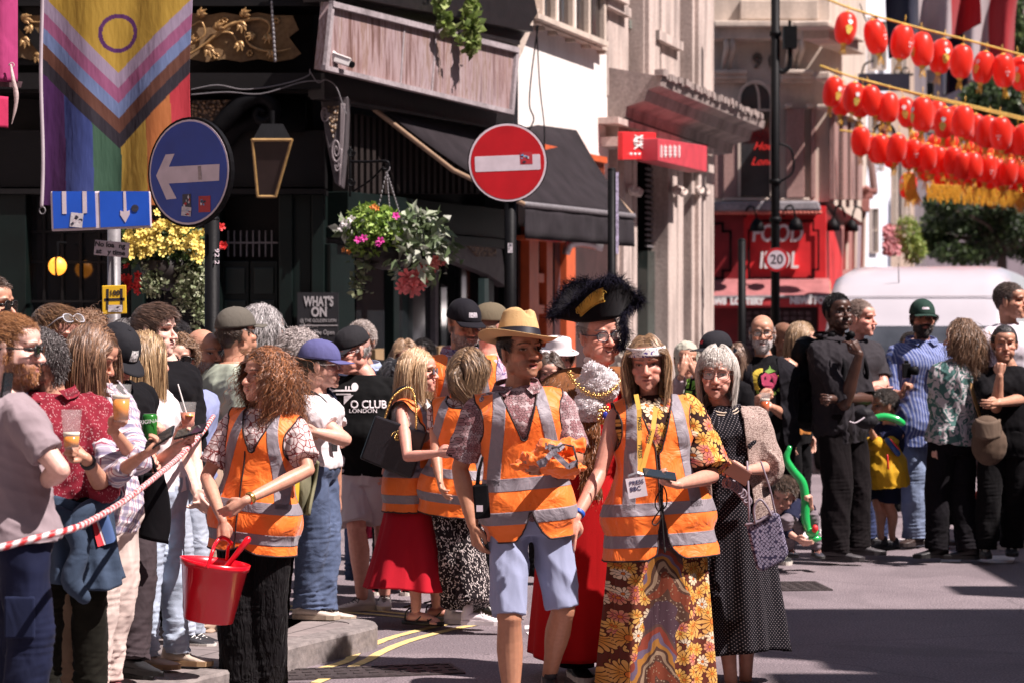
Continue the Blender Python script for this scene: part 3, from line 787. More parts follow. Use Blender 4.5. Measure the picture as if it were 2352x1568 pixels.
 for sg in(-1,1):
  sp=S.get('splay',.25);nn=np.array([1,0,sp*sg]);nn/=np.linalg.norm(nn)
  c0=np.array([sg*bx,0,T*.8])
  band([(c0+nn*bw/2,nn),(c0-nn*bw/2,-nn),((0,0,zt),(0,0,-1))])
 b.free();return o
def bottoms(P,G,hide_low=False):
 H,fwd=P['H'],P['fwd'];an,kn,hj=P['an'],P['kn'],P['hipj'];k=G['kind'];tw=P['tw'];w=P['B']['w'];V=MB()
 if k in('trousers','shorts'):
  e=G.get('ease',.012);B=P['B'];rg=torso_rings(B,e,-.23*P['T'],G.get('waist',.12)*P['T']);loft(V,rg,28,X=tw)
  r=G.get('r',(.090,.068,.058));r=[q*H/1.75*w**.5 for q in r]
  lin=G.get('len',1.)
  for i in(0,1):
   h,q,a=hj[i],kn[i],an[i]
   h2=h+np.array([0,0,-.02])
   if k=='shorts':
    f=G.get('len',.9);e_=h*(1-f)+q*f
    V.tube([h2,h*.5+e_*.5,e_],[r[0],r[0]*.98,r[1]*1.20],20,sub=3,flat=True)
   else:
    e_=q*(1-lin)+a*lin
    V.tube([h2,h*.5+q*.5,q,q*.5+e_*.5-fwd*.006,e_+np.array([0,0,G.get('drop',-.03)])],[r[0],(r[0]+r[1])*.5,r[1],(r[1]+r[2])*.5,r[2]],20,sub=4,flat=True)
  me=vox(V,G.get('vox',.0075),4,.5);p=getv(me);n=getn(me)
  p=p+n*wrinkle(p-P['pel'],G.get('wr',.006)*.62,8.,(1.,1.,.8),int(P['s'])+3)[:,None]
  for i in(0,1):
   for J,rr,am in((kn[i],.10,.004),(an[i],.13,.006)):
    if k=='shorts':continue
    dd=np.linalg.norm(p-J,axis=1);p=p+n*(wrinkle(p-J,am*1.3,16.,(.7,.7,1.9),i+5)*np.exp(-(dd/(rr*1.3))**2))[:,None]
  setv(me,p);o=link(G.get('name',k),me,P['root'],G['mat'],True)
  return o
 pel=P['pel'];zt=pel[2]+G.get('waist',.10)*P['T'];zb=G['hemz'];ez,pl,am=G.get('flare',1.6),G.get('pleats',9),G.get('pamp',.10)
 cx_=G.get('dx',0.);fr=G.get('rx',.105)*H*w;fy=G.get('ry',.078)*H*w;nu,nv=120,44;rs=np.random.RandomState(int(P['s']));ph=rs.uniform(0,6.28,4)
 Ry=P['Ry'];skx=G.get('sway',0.)
 def fn(u,v):
  a=2*PI*u;z=zt*(1-v)+zb*v;k_=min(1.,v/.22);g=(.80+.20*k_)*(1+(ez-1)*v**1.15)
  pw=v**.8*am*(math.sin(pl*a+ph[0]+.8*math.sin(2*a+v*2))+.5*math.sin(pl*1.7*a+ph[1]+v*3)+.3*math.sin(pl*2.9*a+ph[2]))
  rr=g*(1+pw);c_,s_=math.cos(a),math.sin(a)
  q=np.array([fr*rr*np.sign(c_)*abs(c_)**.9,fy*rr*np.sign(s_)*abs(s_)**.9*G.get('fy',1.),0])
  q=Ry@q;zz=z+(.012*math.sin(3*a+ph[3])*v)
  return(pel[0]+q[0]+skx*v,pel[1]+q[1],zz)
 V.grid(fn,nu,nv,cu=True);me=V.mesh('skirt');o=link(G.get('name','skirt'),me,P['root'],G['mat'],True)
 o.modifiers.new('s','SOLIDIFY').thickness=.004
 return o
def thin(nt,b,col,k=.95):
 """thin clear sheet: mostly see-through with a gloss"""
 b.inputs['Roughness'].default_value=.04;t=N(nt,'ShaderNodeBsdfTransparent');t.inputs[0].default_value=(*col,1);x=N(nt,'ShaderNodeMixShader');x.inputs[0].default_value=k
 L(nt,b.outputs[0],x.inputs[1]);L(nt,t.outputs[0],x.inputs[2]);L(nt,x.outputs[0],nt.nodes['Material Output'].inputs[0])
def hx(P):return lambda v:(np.asarray(v)*P['hs'])@P['Rh'].T+P['hc']
def cap_hat(P,col,brimcol=None,back=False,tilt=.12,patch=None,rough=.8,name='cap'):
 X=hx(P);R0=rot('z',PI if back else 0)@rot('x',tilt);c=np.array([0,.010,.040]);V=MB()
 def dome(u,v):
  a=2*PI*u;t=v*PI/2;r=(.0835,.108,.098);z=math.sin(t);k=math.cos(t)**.82
  return X(c+R0@np.array([r[0]*k*math.cos(a),r[1]*k*math.sin(a)*1.0,r[2]*z-.006]))
 V.grid(dome,48,14,cu=True)
 V.ell(X(c+R0@np.array([0,0,.090])),(.009,.009,.005),10,6)
 cp=V.mesh('cap');mt=cloth('cap_cloth',col,.06,.25,14,rough=rough)
 o=link(name,cp,P['root'],mt,True);o.modifiers.new('s','SOLIDIFY').thickness=-.003
 bm_=MB();n=16;vs=[]
 for k in range(5):
  for i in range(n+1):
   a=-1.02+2.04*i/n;e=.078*(k/4)*math.cos(a*.98)**.55
   x=math.sin(a)*.0835*1.0;y=-math.cos(a)*.106-e;z=-.004-.10*e-.9*(x*x)*3.2*(.4+e*8)
   vs.append(X(c+R0@np.array([x*(1+.5*e),y,z])))
 fs=[(k*(n+1)+i,k*(n+1)+i+1,(k+1)*(n+1)+i+1,(k+1)*(n+1)+i)for k in range(4)for i in range(n)]
 bm_.add(vs,fs);b=bm_.mesh('brim');bo=link('brim',b,o,cloth('cap_cloth',brimcol or col,.05,.1,14,rough=rough),True);bo.modifiers.new('s','SOLIDIFY').thickness=.004
 if patch:
  V=MB();w_,h_=patch[0],patch[1]
  def pt(u,v,o_):
   a=-PI/2+(u-.5)*w_/.085;t=.42+(v-.5)*h_/.09;k=math.cos(t)**.82
   return X(c+R0@np.array([(.0835+o_)*k*math.cos(a),(.108+o_)*k*math.sin(a),(.098+o_)*math.sin(t)-.006]))
  V.grid(lambda u,v:pt(u,v,.0035),8,4);link('badge',V.mesh('badge'),o,patch[2],True)
 return o
def glasses(P,dark=False,col=(.02,.02,.02),thick=.0022,up=0.,shape=1.,lens=None,back=0.):
 X=hx(P);Ru=rot('x',-up);o0=np.array([0,-.0,.0]);V=MB();hw,hh=.0255,.0185*shape
 def E(p):
  p=np.array(p,float)
  if up:p=np.array([0,-.040,.075])+rot('x',-.75)@(p-np.array([0,-.095,0]))*1.0+np.array([0,-.040,.012])
  return X(p)
 def rim(s,t,k=1.):
  a=2*PI*t;c_,s_=math.cos(a),math.sin(a)
  return(s*.0325+k*hw*np.sign(c_)*abs(c_)**.75,-.0965+.0022*abs(c_)+.10*(abs(s*.0325+hw*c_*np.sign(s)*s)-.03)*.35,.0005+k*hh*np.sign(s_)*abs(s_)**.75)
 for s in(-1,1):
  V.tube([E(rim(s,i/20))for i in range(20)],thick*P['hs'],6,closed=True)
  V.tube([E((s*.058,-.094,.007)),E((s*.073,-.080,.007)),E((s*.0795,-.03,.005)),E((s*.0835,.010,.006)),E((s*.080,.030,-.010))],thick*P['hs'],6,sub=2)
 V.tube([E((-.008,-.0985,.004)),E((0,-.101,.007)),E((.008,-.0985,.004))],thick*P['hs'],6,sub=2)
 g=V.build('sunglasses' if dark else 'glasses',plain('glasses_frame',col,.25,.1),P['root'],True)
 Ln=MB()
 for s in(-1,1):
  pts=[E(np.array(rim(s,i/20,.95)))for i in range(20)];f=X(np.array([0,-.0015,0]))-X(np.zeros(3));n=20
  Ln.add(pts+[p+f for p in pts],[tuple(range(n)),tuple(range(2*n-1,n-1,-1))]+[(i,(i+1)%n,n+(i+1)%n,n+i)for i in range(n)])
 if dark:Ln.build('lens',plain('dark_lens',(.008,.008,.010),.06,.1,spec=.9),g,False)
 else:
  m,nt,b=newmat('clear_lens');b.inputs['Base Color'].default_value=(*(lens or(1,1,1)),1);thin(nt,b,(.97,.97,.97)if not lens else lens)
  Ln.build('lens',m,g,False)
 return g
def beard3d(P,col,n=500,ln=.012,col2=None,jaw=1.):
 """short strands over the jaw"""
 ln=min(ln,.013)
 rng=np.random.RandomState(5);hp,_=head_geo(False);q=hp[rng.randint(0,len(hp),n*14)]
 ax=np.abs(q[:,0]);area=(q[:,2]<-.046+.25*np.clip(ax-.03,0,1))&(q[:,1]<-.0)&(q[:,2]>-.13)|((q[:,2]<-.0)&(np.abs(q[:,1]+.008)<.016)&(ax>.055))
 area&=~((ax<.021)&(np.abs(q[:,2]+.063)<.008)&(q[:,1]<-.06))&~((ax<.012)&(q[:,2]>-.052)&(q[:,2]<-.044))
 area&=~((q[:,2]>-.047)&(ax<.04))
 must=(np.abs(q[:,2]+.0505)<.004)&(ax<.026)&(q[:,1]<-.07)
 q=q[area|must][:n];c=np.array([0,.0,-.03]);nm=q-c;nm/=np.linalg.norm(nm,axis=1)[:,None]
 A=strands_g(q-nm*.002,nm*.35+np.array([0,-.1,-.9]),np.full(len(q),ln)*(.6+.8*rng.rand(len(q))),3,.3,P['Rh'].T@np.array([0,0,-1.]),0,0,.5,rng,lambda X:X,np.zeros((len(q),3)))
 k=rng.rand(len(q),1);c2=np.array(col2 or tuple(np.array(col)*1.5));cols=np.array(col)*(1-k)+c2*k
 v,f,cc=strand_mesh(A,c,.0028,cols,rng);me=quads_mesh('beard',(v*P['hs'])@P['Rh'].T+P['hc'],f)
 if len(me.vertices)==len(cc):setcol(me,cc)
 link('beard',me,P['root'],HAIRM,True)
def streaky(name,c0,c1,dirt=(.05,.04,.04),rough=.85,k=.5,sc=(1.2,1.2,.25),bump=.3,jo=None):
 """stone or render, darkened by rain streaks and soot"""
 m,nt,b=newmat(name);co=texco(nt);n1=N(nt,'ShaderNodeTexNoise');n1.inputs['Scale'].default_value=3.;n1.inputs['Detail'].default_value=8
 mp=N(nt,'ShaderNodeMapping');mp.inputs['Scale'].default_value=sc;L(nt,co,mp.inputs[0]);L(nt,mp.outputs[0],n1.inputs[0])
 n2=N(nt,'ShaderNodeTexNoise');n2.inputs['Scale'].default_value=30;n2.inputs['Detail'].default_value=6;L(nt,co,n2.inputs[0])
 c=ramp(nt,n2.outputs[0],[(.3,c0),(.7,c1)])
 c=mixc(nt,M(nt,'MULTIPLY',ramp(nt,n1.outputs[0],[(.45,0.),(.8,1.)]),k),c,dirt)
 L(nt,c,b.inputs['Base Color']);b.inputs['Roughness'].default_value=rough;bumpn(nt,b,n2.outputs[0],bump,.01);return m
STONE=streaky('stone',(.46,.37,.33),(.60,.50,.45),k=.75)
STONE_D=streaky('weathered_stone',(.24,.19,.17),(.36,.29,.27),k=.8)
PINK_ST=streaky('pink_granite',(.30,.18,.16),(.40,.25,.22),k=.4,rough=.5)
CREAM=streaky('cream_stone',(.52,.43,.36),(.62,.52,.44),k=.5)
WHITE_R=streaky('white_render',(.74,.69,.66),(.82,.77,.74),(.35,.28,.27),k=.35)
BLACKP=plain('black_paint',(.004,.0035,.004),.5,.3,5,.15,30,spec=.3)
GREENP=plain('dark_green_paint',(.0022,.007,.0062),.45,.3,5,.1,30,spec=.3)
BLKM=plain('black_metal',(.004,.004,.005),.55,.3,12,.12,60,spec=.12)
GREYM=plain('grey_metal',(.16,.15,.16),.45,.2,20,.1,60)
GOLD=plain('gilding',(.40,.24,.10),.38,.3,30,.1,60,metal=.35)
WOODD=plain('dark_wood',(.014,.009,.008),.6)
GLASSD=plain('dark_glass',(.012,.014,.016),.06,.3,2,spec=.8)
LEAD=streaky('lead',(.20,.19,.21),(.34,.32,.34),k=.5)
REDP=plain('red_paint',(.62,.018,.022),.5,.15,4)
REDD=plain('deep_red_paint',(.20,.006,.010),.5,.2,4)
ORNG=plain('orange_paint',(.55,.10,.03),.5,.12,6)
WHT=plain('white_paint',(.78,.75,.74),.5,.05,8)
def asphalt():
 m,nt,b=newmat('asphalt');co=texco(nt)
 v=N(nt,'ShaderNodeTexVoronoi');v.inputs['Scale'].default_value=95;L(nt,co,v.inputs[0])
 n=N(nt,'ShaderNodeTexNoise');n.inputs['Scale'].default_value=1.1;n.inputs['Detail'].default_value=8;n.inputs['Roughness'].default_value=.65;L(nt,co,n.inputs[0])
 n2=N(nt,'ShaderNodeTexNoise');n2.inputs['Scale'].default_value=85;n2.inputs['Detail'].default_value=4;L(nt,co,n2.inputs[0])
 c=ramp(nt,n.outputs[0],[(.3,(.16,.132,.146)),(.7,(.235,.197,.212))])
 c=mixc(nt,.85,c,ramp(nt,n2.outputs[0],[(.3,(.45,.45,.47)),(.52,(.95,.93,.93)),(.72,(1.7,1.6,1.6))]),'MULTIPLY')
 v2=N(nt,'ShaderNodeTexVoronoi',feature='DISTANCE_TO_EDGE');v2.inputs['Scale'].default_value=.45
 dn=N(nt,'ShaderNodeTexNoise');dn.inputs['Scale'].default_value=3;dn.inputs['Detail'].default_value=6;L(nt,co,dn.inputs[0])
 L(nt,mixc(nt,.12,co,dn.outputs[1]),v2.inputs[0])
 c=mixc(nt,M(nt,'MULTIPLY',M(nt,'LESS_THAN',v2.outputs[0],.003),.3),c,(.05,.04,.045))
 gv=N(nt,'ShaderNodeTexVoronoi');gv.inputs['Scale'].default_value=3.1;L(nt,co,gv.inputs[0]);c=mixc(nt,M(nt,'MULTIPLY',M(nt,'LESS_THAN',gv.outputs[0],.055),.55),c,(.06,.05,.055))
 pn_=N(nt,'ShaderNodeTexNoise');pn_.inputs['Scale'].default_value=.55;pn_.inputs['Detail'].default_value=2;pn_.inputs['Distortion'].default_value=1.;L(nt,co,pn_.inputs[0]);c=mixc(nt,ramp(nt,pn_.outputs[0],[(.55,0.),(.58,.35)]),c,(.10,.082,.092))
 L(nt,c,b.inputs['Base Color']);b.inputs['Roughness'].default_value=.82;b.inputs['Specular IOR Level'].default_value=.35
 bumpn(nt,b,M(nt,'ADD',v.outputs[0],n2.outputs[0]),.6,.006);return m
ASPH=asphalt()
g=MB();g.add([(-250,-10,0),(250,-10,0),(250,300,0),(-250,300,0)],[(0,1,2,3)]);tag(g.build('road',ASPH),kind='structure')
def pave_mat():
 m,nt,b=newmat('paving');co=texco(nt);br=N(nt,'ShaderNodeTexBrick');br.offset=.5
 br.inputs['Scale'].default_value=1;br.inputs['Brick Width'].default_value=.9;br.inputs['Row Height'].default_value=.6;br.inputs['Mortar Size'].default_value=.006
 br.inputs['Color1'].default_value=(.20,.175,.175,1);br.inputs['Color2'].default_value=(.245,.21,.205,1);br.inputs['Mortar'].default_value=(.06,.05,.05,1)
 mp=N(nt,'ShaderNodeMapping');mp.inputs['Rotation'].default_value=(0,0,.4);L(nt,co,mp.inputs[0]);L(nt,mp.outputs[0],br.inputs[0])
 n=N(nt,'ShaderNodeTexNoise');n.inputs['Scale'].default_value=7;n.inputs['Detail'].default_value=9;n.inputs['Roughness'].default_value=.7;L(nt,co,n.inputs[0])
 L(nt,mixc(nt,.8,br.outputs[0],ramp(nt,n.outputs[0],[(.3,(.6,.58,.58)),(.7,(1.15,1.12,1.1))]),'MULTIPLY'),b.inputs['Base Color'])
 b.inputs['Roughness'].default_value=.8;bumpn(nt,b,n.outputs[0],.25,.01);return m
PAVE=pave_mat()
KERBM=streaky('granite_kerb',(.16,.14,.135),(.27,.235,.225),(.06,.05,.05),k=.6,sc=(2,2,2),bump=.5)
edge=[(-2.9,6.0),(-1.92,9.1),(-1.46,10.62),(-1.30,10.99),(-1.12,11.72),(-.80,12.40),(-.715,12.62),(-.74,12.80),(-.86,12.93),(-1.1,13.02),(-2.2,13.12),(-12,13.5)]
E_,_r=catmull(np.array([(a,b,0)for a,b in edge],float),np.zeros(len(edge)),5)
def offs(E,o):
 T=np.gradient(E[:,:2],axis=0);T/=np.linalg.norm(T,axis=1)[:,None];n=np.stack([-T[:,1],T[:,0]],1);r=E.copy();r[:,:2]+=n*o;return r
Ein=offs(E_,.15)
m=MB();poly=[tuple(p[:2])for p in Ein]+[(-12,6.0)]
m.prism(poly,lambda u,v:(u,v,.121),lambda u,v:(u,v,-.02));tag(m.build('pavement',PAVE),kind='structure')
m=MB();L_=0;nE=len(E_)
def kerbpiece(i0,i1):
 a=[tuple(E_[i])for i in range(i0,i1+1)];bb=[tuple(Ein[i])for i in range(i0,i1+1)];n=len(a);vs=[]
 for p in a:vs+=[(p[0],p[1],-.02),(p[0]+(0),p[1],.110)]
 top=[(p[0]*.93+q[0]*.07,p[1]*.93+q[1]*.07,.125)for p,q in zip(a,bb)];inn=[(q[0],q[1],.125)for q in bb];low=[(q[0],q[1],-.02)for q in bb]
 V=[(p[0],p[1],-.02)for p in a]+[(p[0],p[1],.110)for p in a]+top+inn+low;fs=[]
 for r in range(4):
  for i in range(n-1):fs.append((r*n+i,r*n+i+1,(r+1)*n+i+1,(r+1)*n+i))
 fs+=[tuple(r*n for r in range(5)),tuple(r*n+n-1 for r in range(4,-1,-1))]
 m.add(V,fs)
i=0
while i<nE-1:
 j=min(i+3,nE-1)
 kerbpiece(i,j);i=j
tag(m.build('kerb',KERBM),kind='structure')
YEL=streaky('yellow_road_paint',(.62,.46,.17),(.78,.60,.26),(.22,.18,.12),k=.45,sc=(6,6,6),rough=.7)
WLN=streaky('white_paint_and_lit_road',(.60,.56,.56),(.72,.68,.68),(.25,.22,.22),k=.6,sc=(6,6,6),rough=.7)
def ribbon(mb,px,w,z=.004):
 p=np.array([(x_,y_,0)for x_,y_ in[((a-CX)*gd(b)/F,gd(b))for a,b in px]]);q,_=catmull(p,np.zeros(len(p)),6)
 a,b=offs(q,w/2),offs(q,-w/2);n=len(q);rs=np.random.RandomState(1);a[:,:2]+=rs.normal(size=(n,2))*.002;b[:,:2]+=rs.normal(size=(n,2))*.002;a[:,2]=b[:,2]=z
 mb.add(list(a)+list(b),[(i,i+1,n+i+1,n+i)for i in range(n-1)])
m=MB()
ribbon(m,[(560,1600),(640,1562),(720,1540),(794,1519),(823,1496),(879,1471),(921,1458),(990,1441),(1060,1427),(1120,1418)],.055)
ribbon(m,[(640,1606),(720,1570),(790,1540),(842,1517),(879,1496),(942,1471),(1030,1447),(1110,1432),(1170,1424)],.055)
ribbon(m,[(560,1388),(690,1393),(802,1400),(880,1405),(940,1411),(985,1418)],.05)
ribbon(m,[(560,1397),(690,1401),(803,1407),(880,1413),(930,1418),(965,1425)],.05)
tag(m.build('road_marking',YEL),kind='structure')
m=MB()
def gpoly(mb,pts,z=.004):mb.add([((a-CX)*gd(b)/F,gd(b),z)for a,b in pts],[tuple(range(len(pts)))])
for p in([(2165,1272),(2208,1272),(2206,1292),(2160,1292)],[(2245,1276),(2318,1276),(2332,1282),(2325,1293),(2262,1293),(2240,1285)],[(2005,1238),(2140,1238),(2130,1256),(1990,1256)],[(2230,1205),(2352,1205),(2352,1228),(2215,1228)],[(1820,1215),(1900,1215),(1890,1235),(1800,1235)],[(1205,1437),(1310,1425),(1312,1433),(1205,1446)],[(1208,1452),(1312,1439),(1312,1446),(1215,1460)]):gpoly(m,p)  # patch at the right edge is sunlit road, put in as white paint
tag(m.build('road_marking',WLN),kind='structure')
IRON=plain('cast_iron',(.045,.035,.036),.55,.35,30,.4,60)
def cover(px,py,w,dd,label,rz=.3,n=9):
 d=gd(py);x=(px-CX)*d/F;o=empty('manhole_cover',(x,d,.0),label,'manhole cover',rz=0)
 c,s=math.cos(rz),math.sin(rz);m=MB();X=lambda u,v,z:(x+u*c-v*s,d+u*s+v*c,z)
 bx=lambda mb,u0,u1,v0,v1,z0,z1:mb.hexa([X(u0,v0,z0),X(u1,v0,z0),X(u1,v1,z0),X(u0,v1,z0),X(u0,v0,z1),X(u1,v0,z1),X(u1,v1,z1),X(u0,v1,z1)])
 for a in((-w/2,w/2,-dd/2,-dd/2+.02),(-w/2,w/2,dd/2-.02,dd/2),(-w/2,-w/2+.02,-dd/2+.02,dd/2-.02),(w/2-.02,w/2,-dd/2+.02,dd/2-.02)):bx(m,*a,-.01,.009)
 m.build('frame',IRON,o);m=MB();bx(m,-w/2+.021,w/2-.021,-dd/2+.021,dd/2-.021,-.01,.005)
 for i in range(n):
  for j in range(max(3,int(n*dd/w))):
   u=-w/2+.035+(w-.07)*i/(n-1);v=-dd/2+.035+(dd-.07)*j/max(1,int(n*dd/w)-1 if int(n*dd/w)>3 else 2)
   r=(w/n)*.28;bx(m,u-r,u+r,v-r*.6,v+r*.6,.005,.010)
 m.build('plate',IRON,o)
cover(1785,1347,.62,.50,'worn iron manhole cover in the sunlit road right of the grey-haired woman',.1)
cover(800,1545,1.1,.34,'long iron cover cutting across the double yellow lines by the kerb',.25,14)
class Pl:
 def __init__(s,pa,da,pb,db):
  s.a=np.array([(pa-CX)*da/F,da]);s.b=np.array([(pb-CX)*db/F,db]);t=s.b-s.a;s.len=np.linalg.norm(t);s.t=t/s.len;s.n=np.array([s.t[1],-s.t[0]])
 def d(s,px,off=0.):
  k=(px-CX)/F;o=s.a+s.n*off
  return np.dot(o,s.n)/(k*s.n[0]+s.n[1])
 def p(s,px,py,off=0.):
  """the facade point seen at (px, py); off moves it out of the wall"""
  return W(px,py,s.d(px,off))
 def quad(s,mb,pts,o0,o1,mi=0,mf=None):
  mb.prism(pts,lambda u,v:s.p(u,v,o1),lambda u,v:s.p(u,v,o1)-np.array([s.n[0],s.n[1],0])*(o1-o0),mi,mf)
 def rect(s,mb,x0,y0,x1,y1,o0,o1,mi=0):
  """upright rectangle whose left edge spans y0..y1; the right edge keeps the same heights"""
  a,b=s.p(x0,y0,o1),s.p(x0,y1,o1);d1=s.d(x1,o1);q=lambda z:HY-(z-CH)*F/d1
  s.quad(mb,[(x0,y0),(x1,q(a[2])),(x1,q(b[2])),(x0,y1)],o0,o1,mi)
 def zrect(s,mb,x0,x1,z0,z1,o0,o1,mi=0):
  y=lambda x,z:HY-(z-CH)*F/s.d(x,o1);s.quad(mb,[(x0,y(x0,z1)),(x1,y(x1,z1)),(x1,y(x1,z0)),(x0,y(x0,z0))],o0,o1,mi)
 def z(s,px,py):return s.p(px,py)[2]
A=Pl(-200,19.,745,19.);B=Pl(745,19.,1190,22.8);Cc=Pl(1190,22.8,1397,26.5);D=Pl(1397,26.5,1640,32.);E=Pl(1600,40.,1905,40.);E2=Pl(1905,40.,1990,50.);E3=Pl(1990,50.,2120,72.);G=Pl(2040,85.,2500,85.)
def text(name,s,size,loc,xdir,ydir,mat,parent=None,depth=.004,align='CENTER',font=None,shear=0.,bold=0.,sx=1.):
 cu=bpy.data.curves.new('t','FONT');cu.body=s;cu.size=size;cu.align_x=align;cu.align_y='CENTER';cu.extrude=depth;cu.shear=shear;cu.offset=bold;cu.resolution_u=3
 o=bpy.data.objects.new('t',cu);COL.objects.link(o);me=bpy.data.meshes.new_from_object(o.evaluated_get(bpy.context.evaluated_depsgraph_get()));bpy.data.objects.remove(o);bpy.data.curves.remove(cu)
 x,y=nrm(xdir),nrm(ydir);z=np.cross(x,y);R=np.array([x*sx,y,z]).T;v=getv(me);setv(me,v@R.T+np.array(loc));me.materials.clear()
 return link(name,me,parent,mat)
def plane_text(pl,name,s,px,py,hpx,mat,parent,off=.03,sx=1.,**k):
 p=pl.p(px,py,off);d=pl.d(px);return text(name,s,hpx*d/F*1.38,p,(*pl.t,0),(0,0,1),mat,parent,sx=sx,**k)
pub=empty('pub',(A.a[0]+4,19,0),'black painted corner pub with gilded scrollwork signs and carved brackets','pub')
m=MB();z0p,zT=0,14.
a0=A.a;b0=A.b;c0=B.b;nn=B.n
m.prism([(a0[0],19.35),(b0[0]-.12,19.35),(c0[0]-.32,c0[1]+.05),(c0[0]-4,c0[1]+2.5),(a0[0],26)],lambda u,v:(u,v,0.),lambda u,v:(u,v,zT))
m.build('wall',BLACKP,pub)
m=MB()
for(x0,x1,y0,y1,o)in((-200,745,168,205,.30),(-200,745,5,14,.22),(-200,745,205,214,.22)):A.rect(m,x0,y0,x1,y1,-.34,o)
A.rect(m,-200,-160,745,6,-.34,.12)
A.rect(m,0,300,745,430,-.34,.0);A.rect(m,-200,434,745,446,-.34,.10)
m.build('cornice',BLACKP,pub)
m=MB()
for x0,x1 in((-200,60),(300,330),(470,505),(640,672),(715,745)):A.rect(m,x0,446,x1,1150,-.34,.05)
for x0,x1,y0,y1 in((60,300,860,1150),(330,470,880,1150),(505,640,1000,1150),(672,715,446,1150)):A.rect(m,x0,y0,x1,y1,-.34,.0)
m.build('panelling',GREENP,pub,bevel=.008)
win=MB();A.rect(win,60,446,300,860,-.20,-.17);A.rect(win,330,446,470,880,-.20,-.17);w_=win.build('window',GLASSD,pub)
m=MB()
for x in(60,98,140,182,224,262,292,330,365,400,435,462):A.rect(m,x,446,x+6,862,-.16,-.13)
for y in(446,530,600,690,770,850):A.rect(m,60,y,300,y+5,-.13,-.115);A.rect(m,330,y,470,y+5,-.13,-.115)
m.build('glazing_bar',BLACKP,w_)
dr=MB();A.rect(dr,508,600,572,1150,-.22,-.16);A.rect(dr,574,600,638,1150,-.22,-.16);do=dr.build('door',GREENP,pub,bevel=.006)
m=MB()
for x in(515,581):A.rect(m,x,690,x+50,990,-.16,-.145);A.rect(m,x+2,615,x+48,675,-.16,-.145)
m.build('panel',plain('door_panel',(.003,.014,.012),.4),do,bevel=.006)
m=MB()
for k in range(9):A.rect(m,508+k*14.3,530,511+k*14.3,590,-.2,-.16)
A.rect(m,508,556,638,560,-.2,-.155);m.build('fanlight',GREYM,pub)
def leaf_scroll(mb,pl,pts,r0,off):
 P=np.array([pl.p(a,b,off)for a,b in pts]);mb.tube(P,[r0*(1-.6*abs(2*i/(len(P)-1)-1))for i in range(len(P))],7,sub=4)
def acanthus(mb,pl,x,y,ang,sz,off):
 for k,da in enumerate((-.75,-.25,.3,.8)):
  l=sz*(1,1.3,1.25,.9)[k];a=ang+da;pts=[(x,y),(x+l*.5*math.cos(a-.25),y+l*.5*math.sin(a-.25)),(x+l*math.cos(a+.1),y+l*math.sin(a+.1))]
  P=np.array([pl.p(u,v,off+.02*i)for i,(u,v)in enumerate(pts)]);mb.tube(P,[.010,.022,.004],7,sub=3)
OLDGOLD=streaky('dull_gilt',(.15,.085,.035),(.23,.14,.06),(.05,.03,.03),k=.6)
def cloud(x0,x1,y0,y1,b=14):
 pts=[];n=7
 for i in range(n):pts.append((x0+(x1-x0)*i/n,y0-(b if i%2 else 0)*.5))
 pts+=[(x1,y0),(x1+b,(y0+y1)*.4),(x1-b*.6,(y0+y1)*.5),(x1+b*1.4,(y0+y1)*.72),(x1,y1)]
 for i in range(n):pts.append((x1-(x1-x0)*(i+1)/n,y1+(b if i%2==0 else 0)*.5))
 return pts
sg_=MB();A.quad(sg_,[(-60,20),(98,10),(98,150),(-60,150)],.12,.15);sgo=sg_.build('sign_board',BLACKP,pub)
m=MB();A.quad(m,cloud(-60,92,36,132),.152,.17);A.quad(m,cloud(395,672,36,136),.152,.17);m.build('gilt_panel',OLDGOLD,sgo)
m=MB()
leaf_scroll(m,A,[(395,140),(440,122),(480,95),(520,62),(560,48),(600,44),(620,60),(612,84)],.017,.20)
leaf_scroll(m,A,[(560,66),(570,100),(600,116),(640,118),(668,112)],.013,.20);leaf_scroll(m,A,[(470,100),(500,78),(530,76),(545,96)],.010,.20);leaf_scroll(m,A,[(440,60),(462,50),(470,80),(440,100)],.010,.20)
for x,y,a,s in((462,40,-1.4,17),(500,70,-1.2,18),(560,40,-1.2,17),(612,80,1.4,17),(545,98,1.2,17),(580,76,2.2,15),(470,112,.6,20),(548,55,.9,18),(620,118,1.3,14),(445,100,-2,16),(52,48,-.4,18),(64,60,1.4,14),(50,90,.9,18),(78,130,.5,16),(20,60,2,20),(5,110,.5,18)):acanthus(m,A,x,y,a,s,.19)
for x,y in((516,47),(496,130),(574,123),(635,48),(30,125)):
 for k in range(6):a=k*PI/3;p=A.p(x+5.5*math.cos(a),y+5.5*math.sin(a),.18);m.ell(p,.012,8,5)
leaf_scroll(m,A,[(50,36),(70,50),(92,51)],.009,.19)
m.build('gilt_scroll',GOLD,sgo,True)
text('lettering','N',.62,A.p(72,85,.18),(1,0,-.05),(0,0,1),BLACKP,sgo,.02,bold=.02)
m=MB()
for t in range(14):y=8+10*t;m.ell(A.p(624+t*.6,y,.30),(.012,.012,.022),8,5)
m.build('rope_moulding',GREYM,pub,True)
m=MB();S_=[(500,296),(530,262),(560,234),(600,224),(626,240),(628,268),(606,282),(588,270),(592,254),(606,256)]
m.tube([A.p(a,b,.22)for a,b in S_],[.07,.075,.07,.06,.055,.05,.045,.035,.03,.02],10,sub=4)
A.quad(m,[(470,340),(500,296),(560,240),(640,224),(700,224),(700,300),(560,300),(520,345)],-.1,.08);m.build('scroll_bracket',BLKM,pub,True)
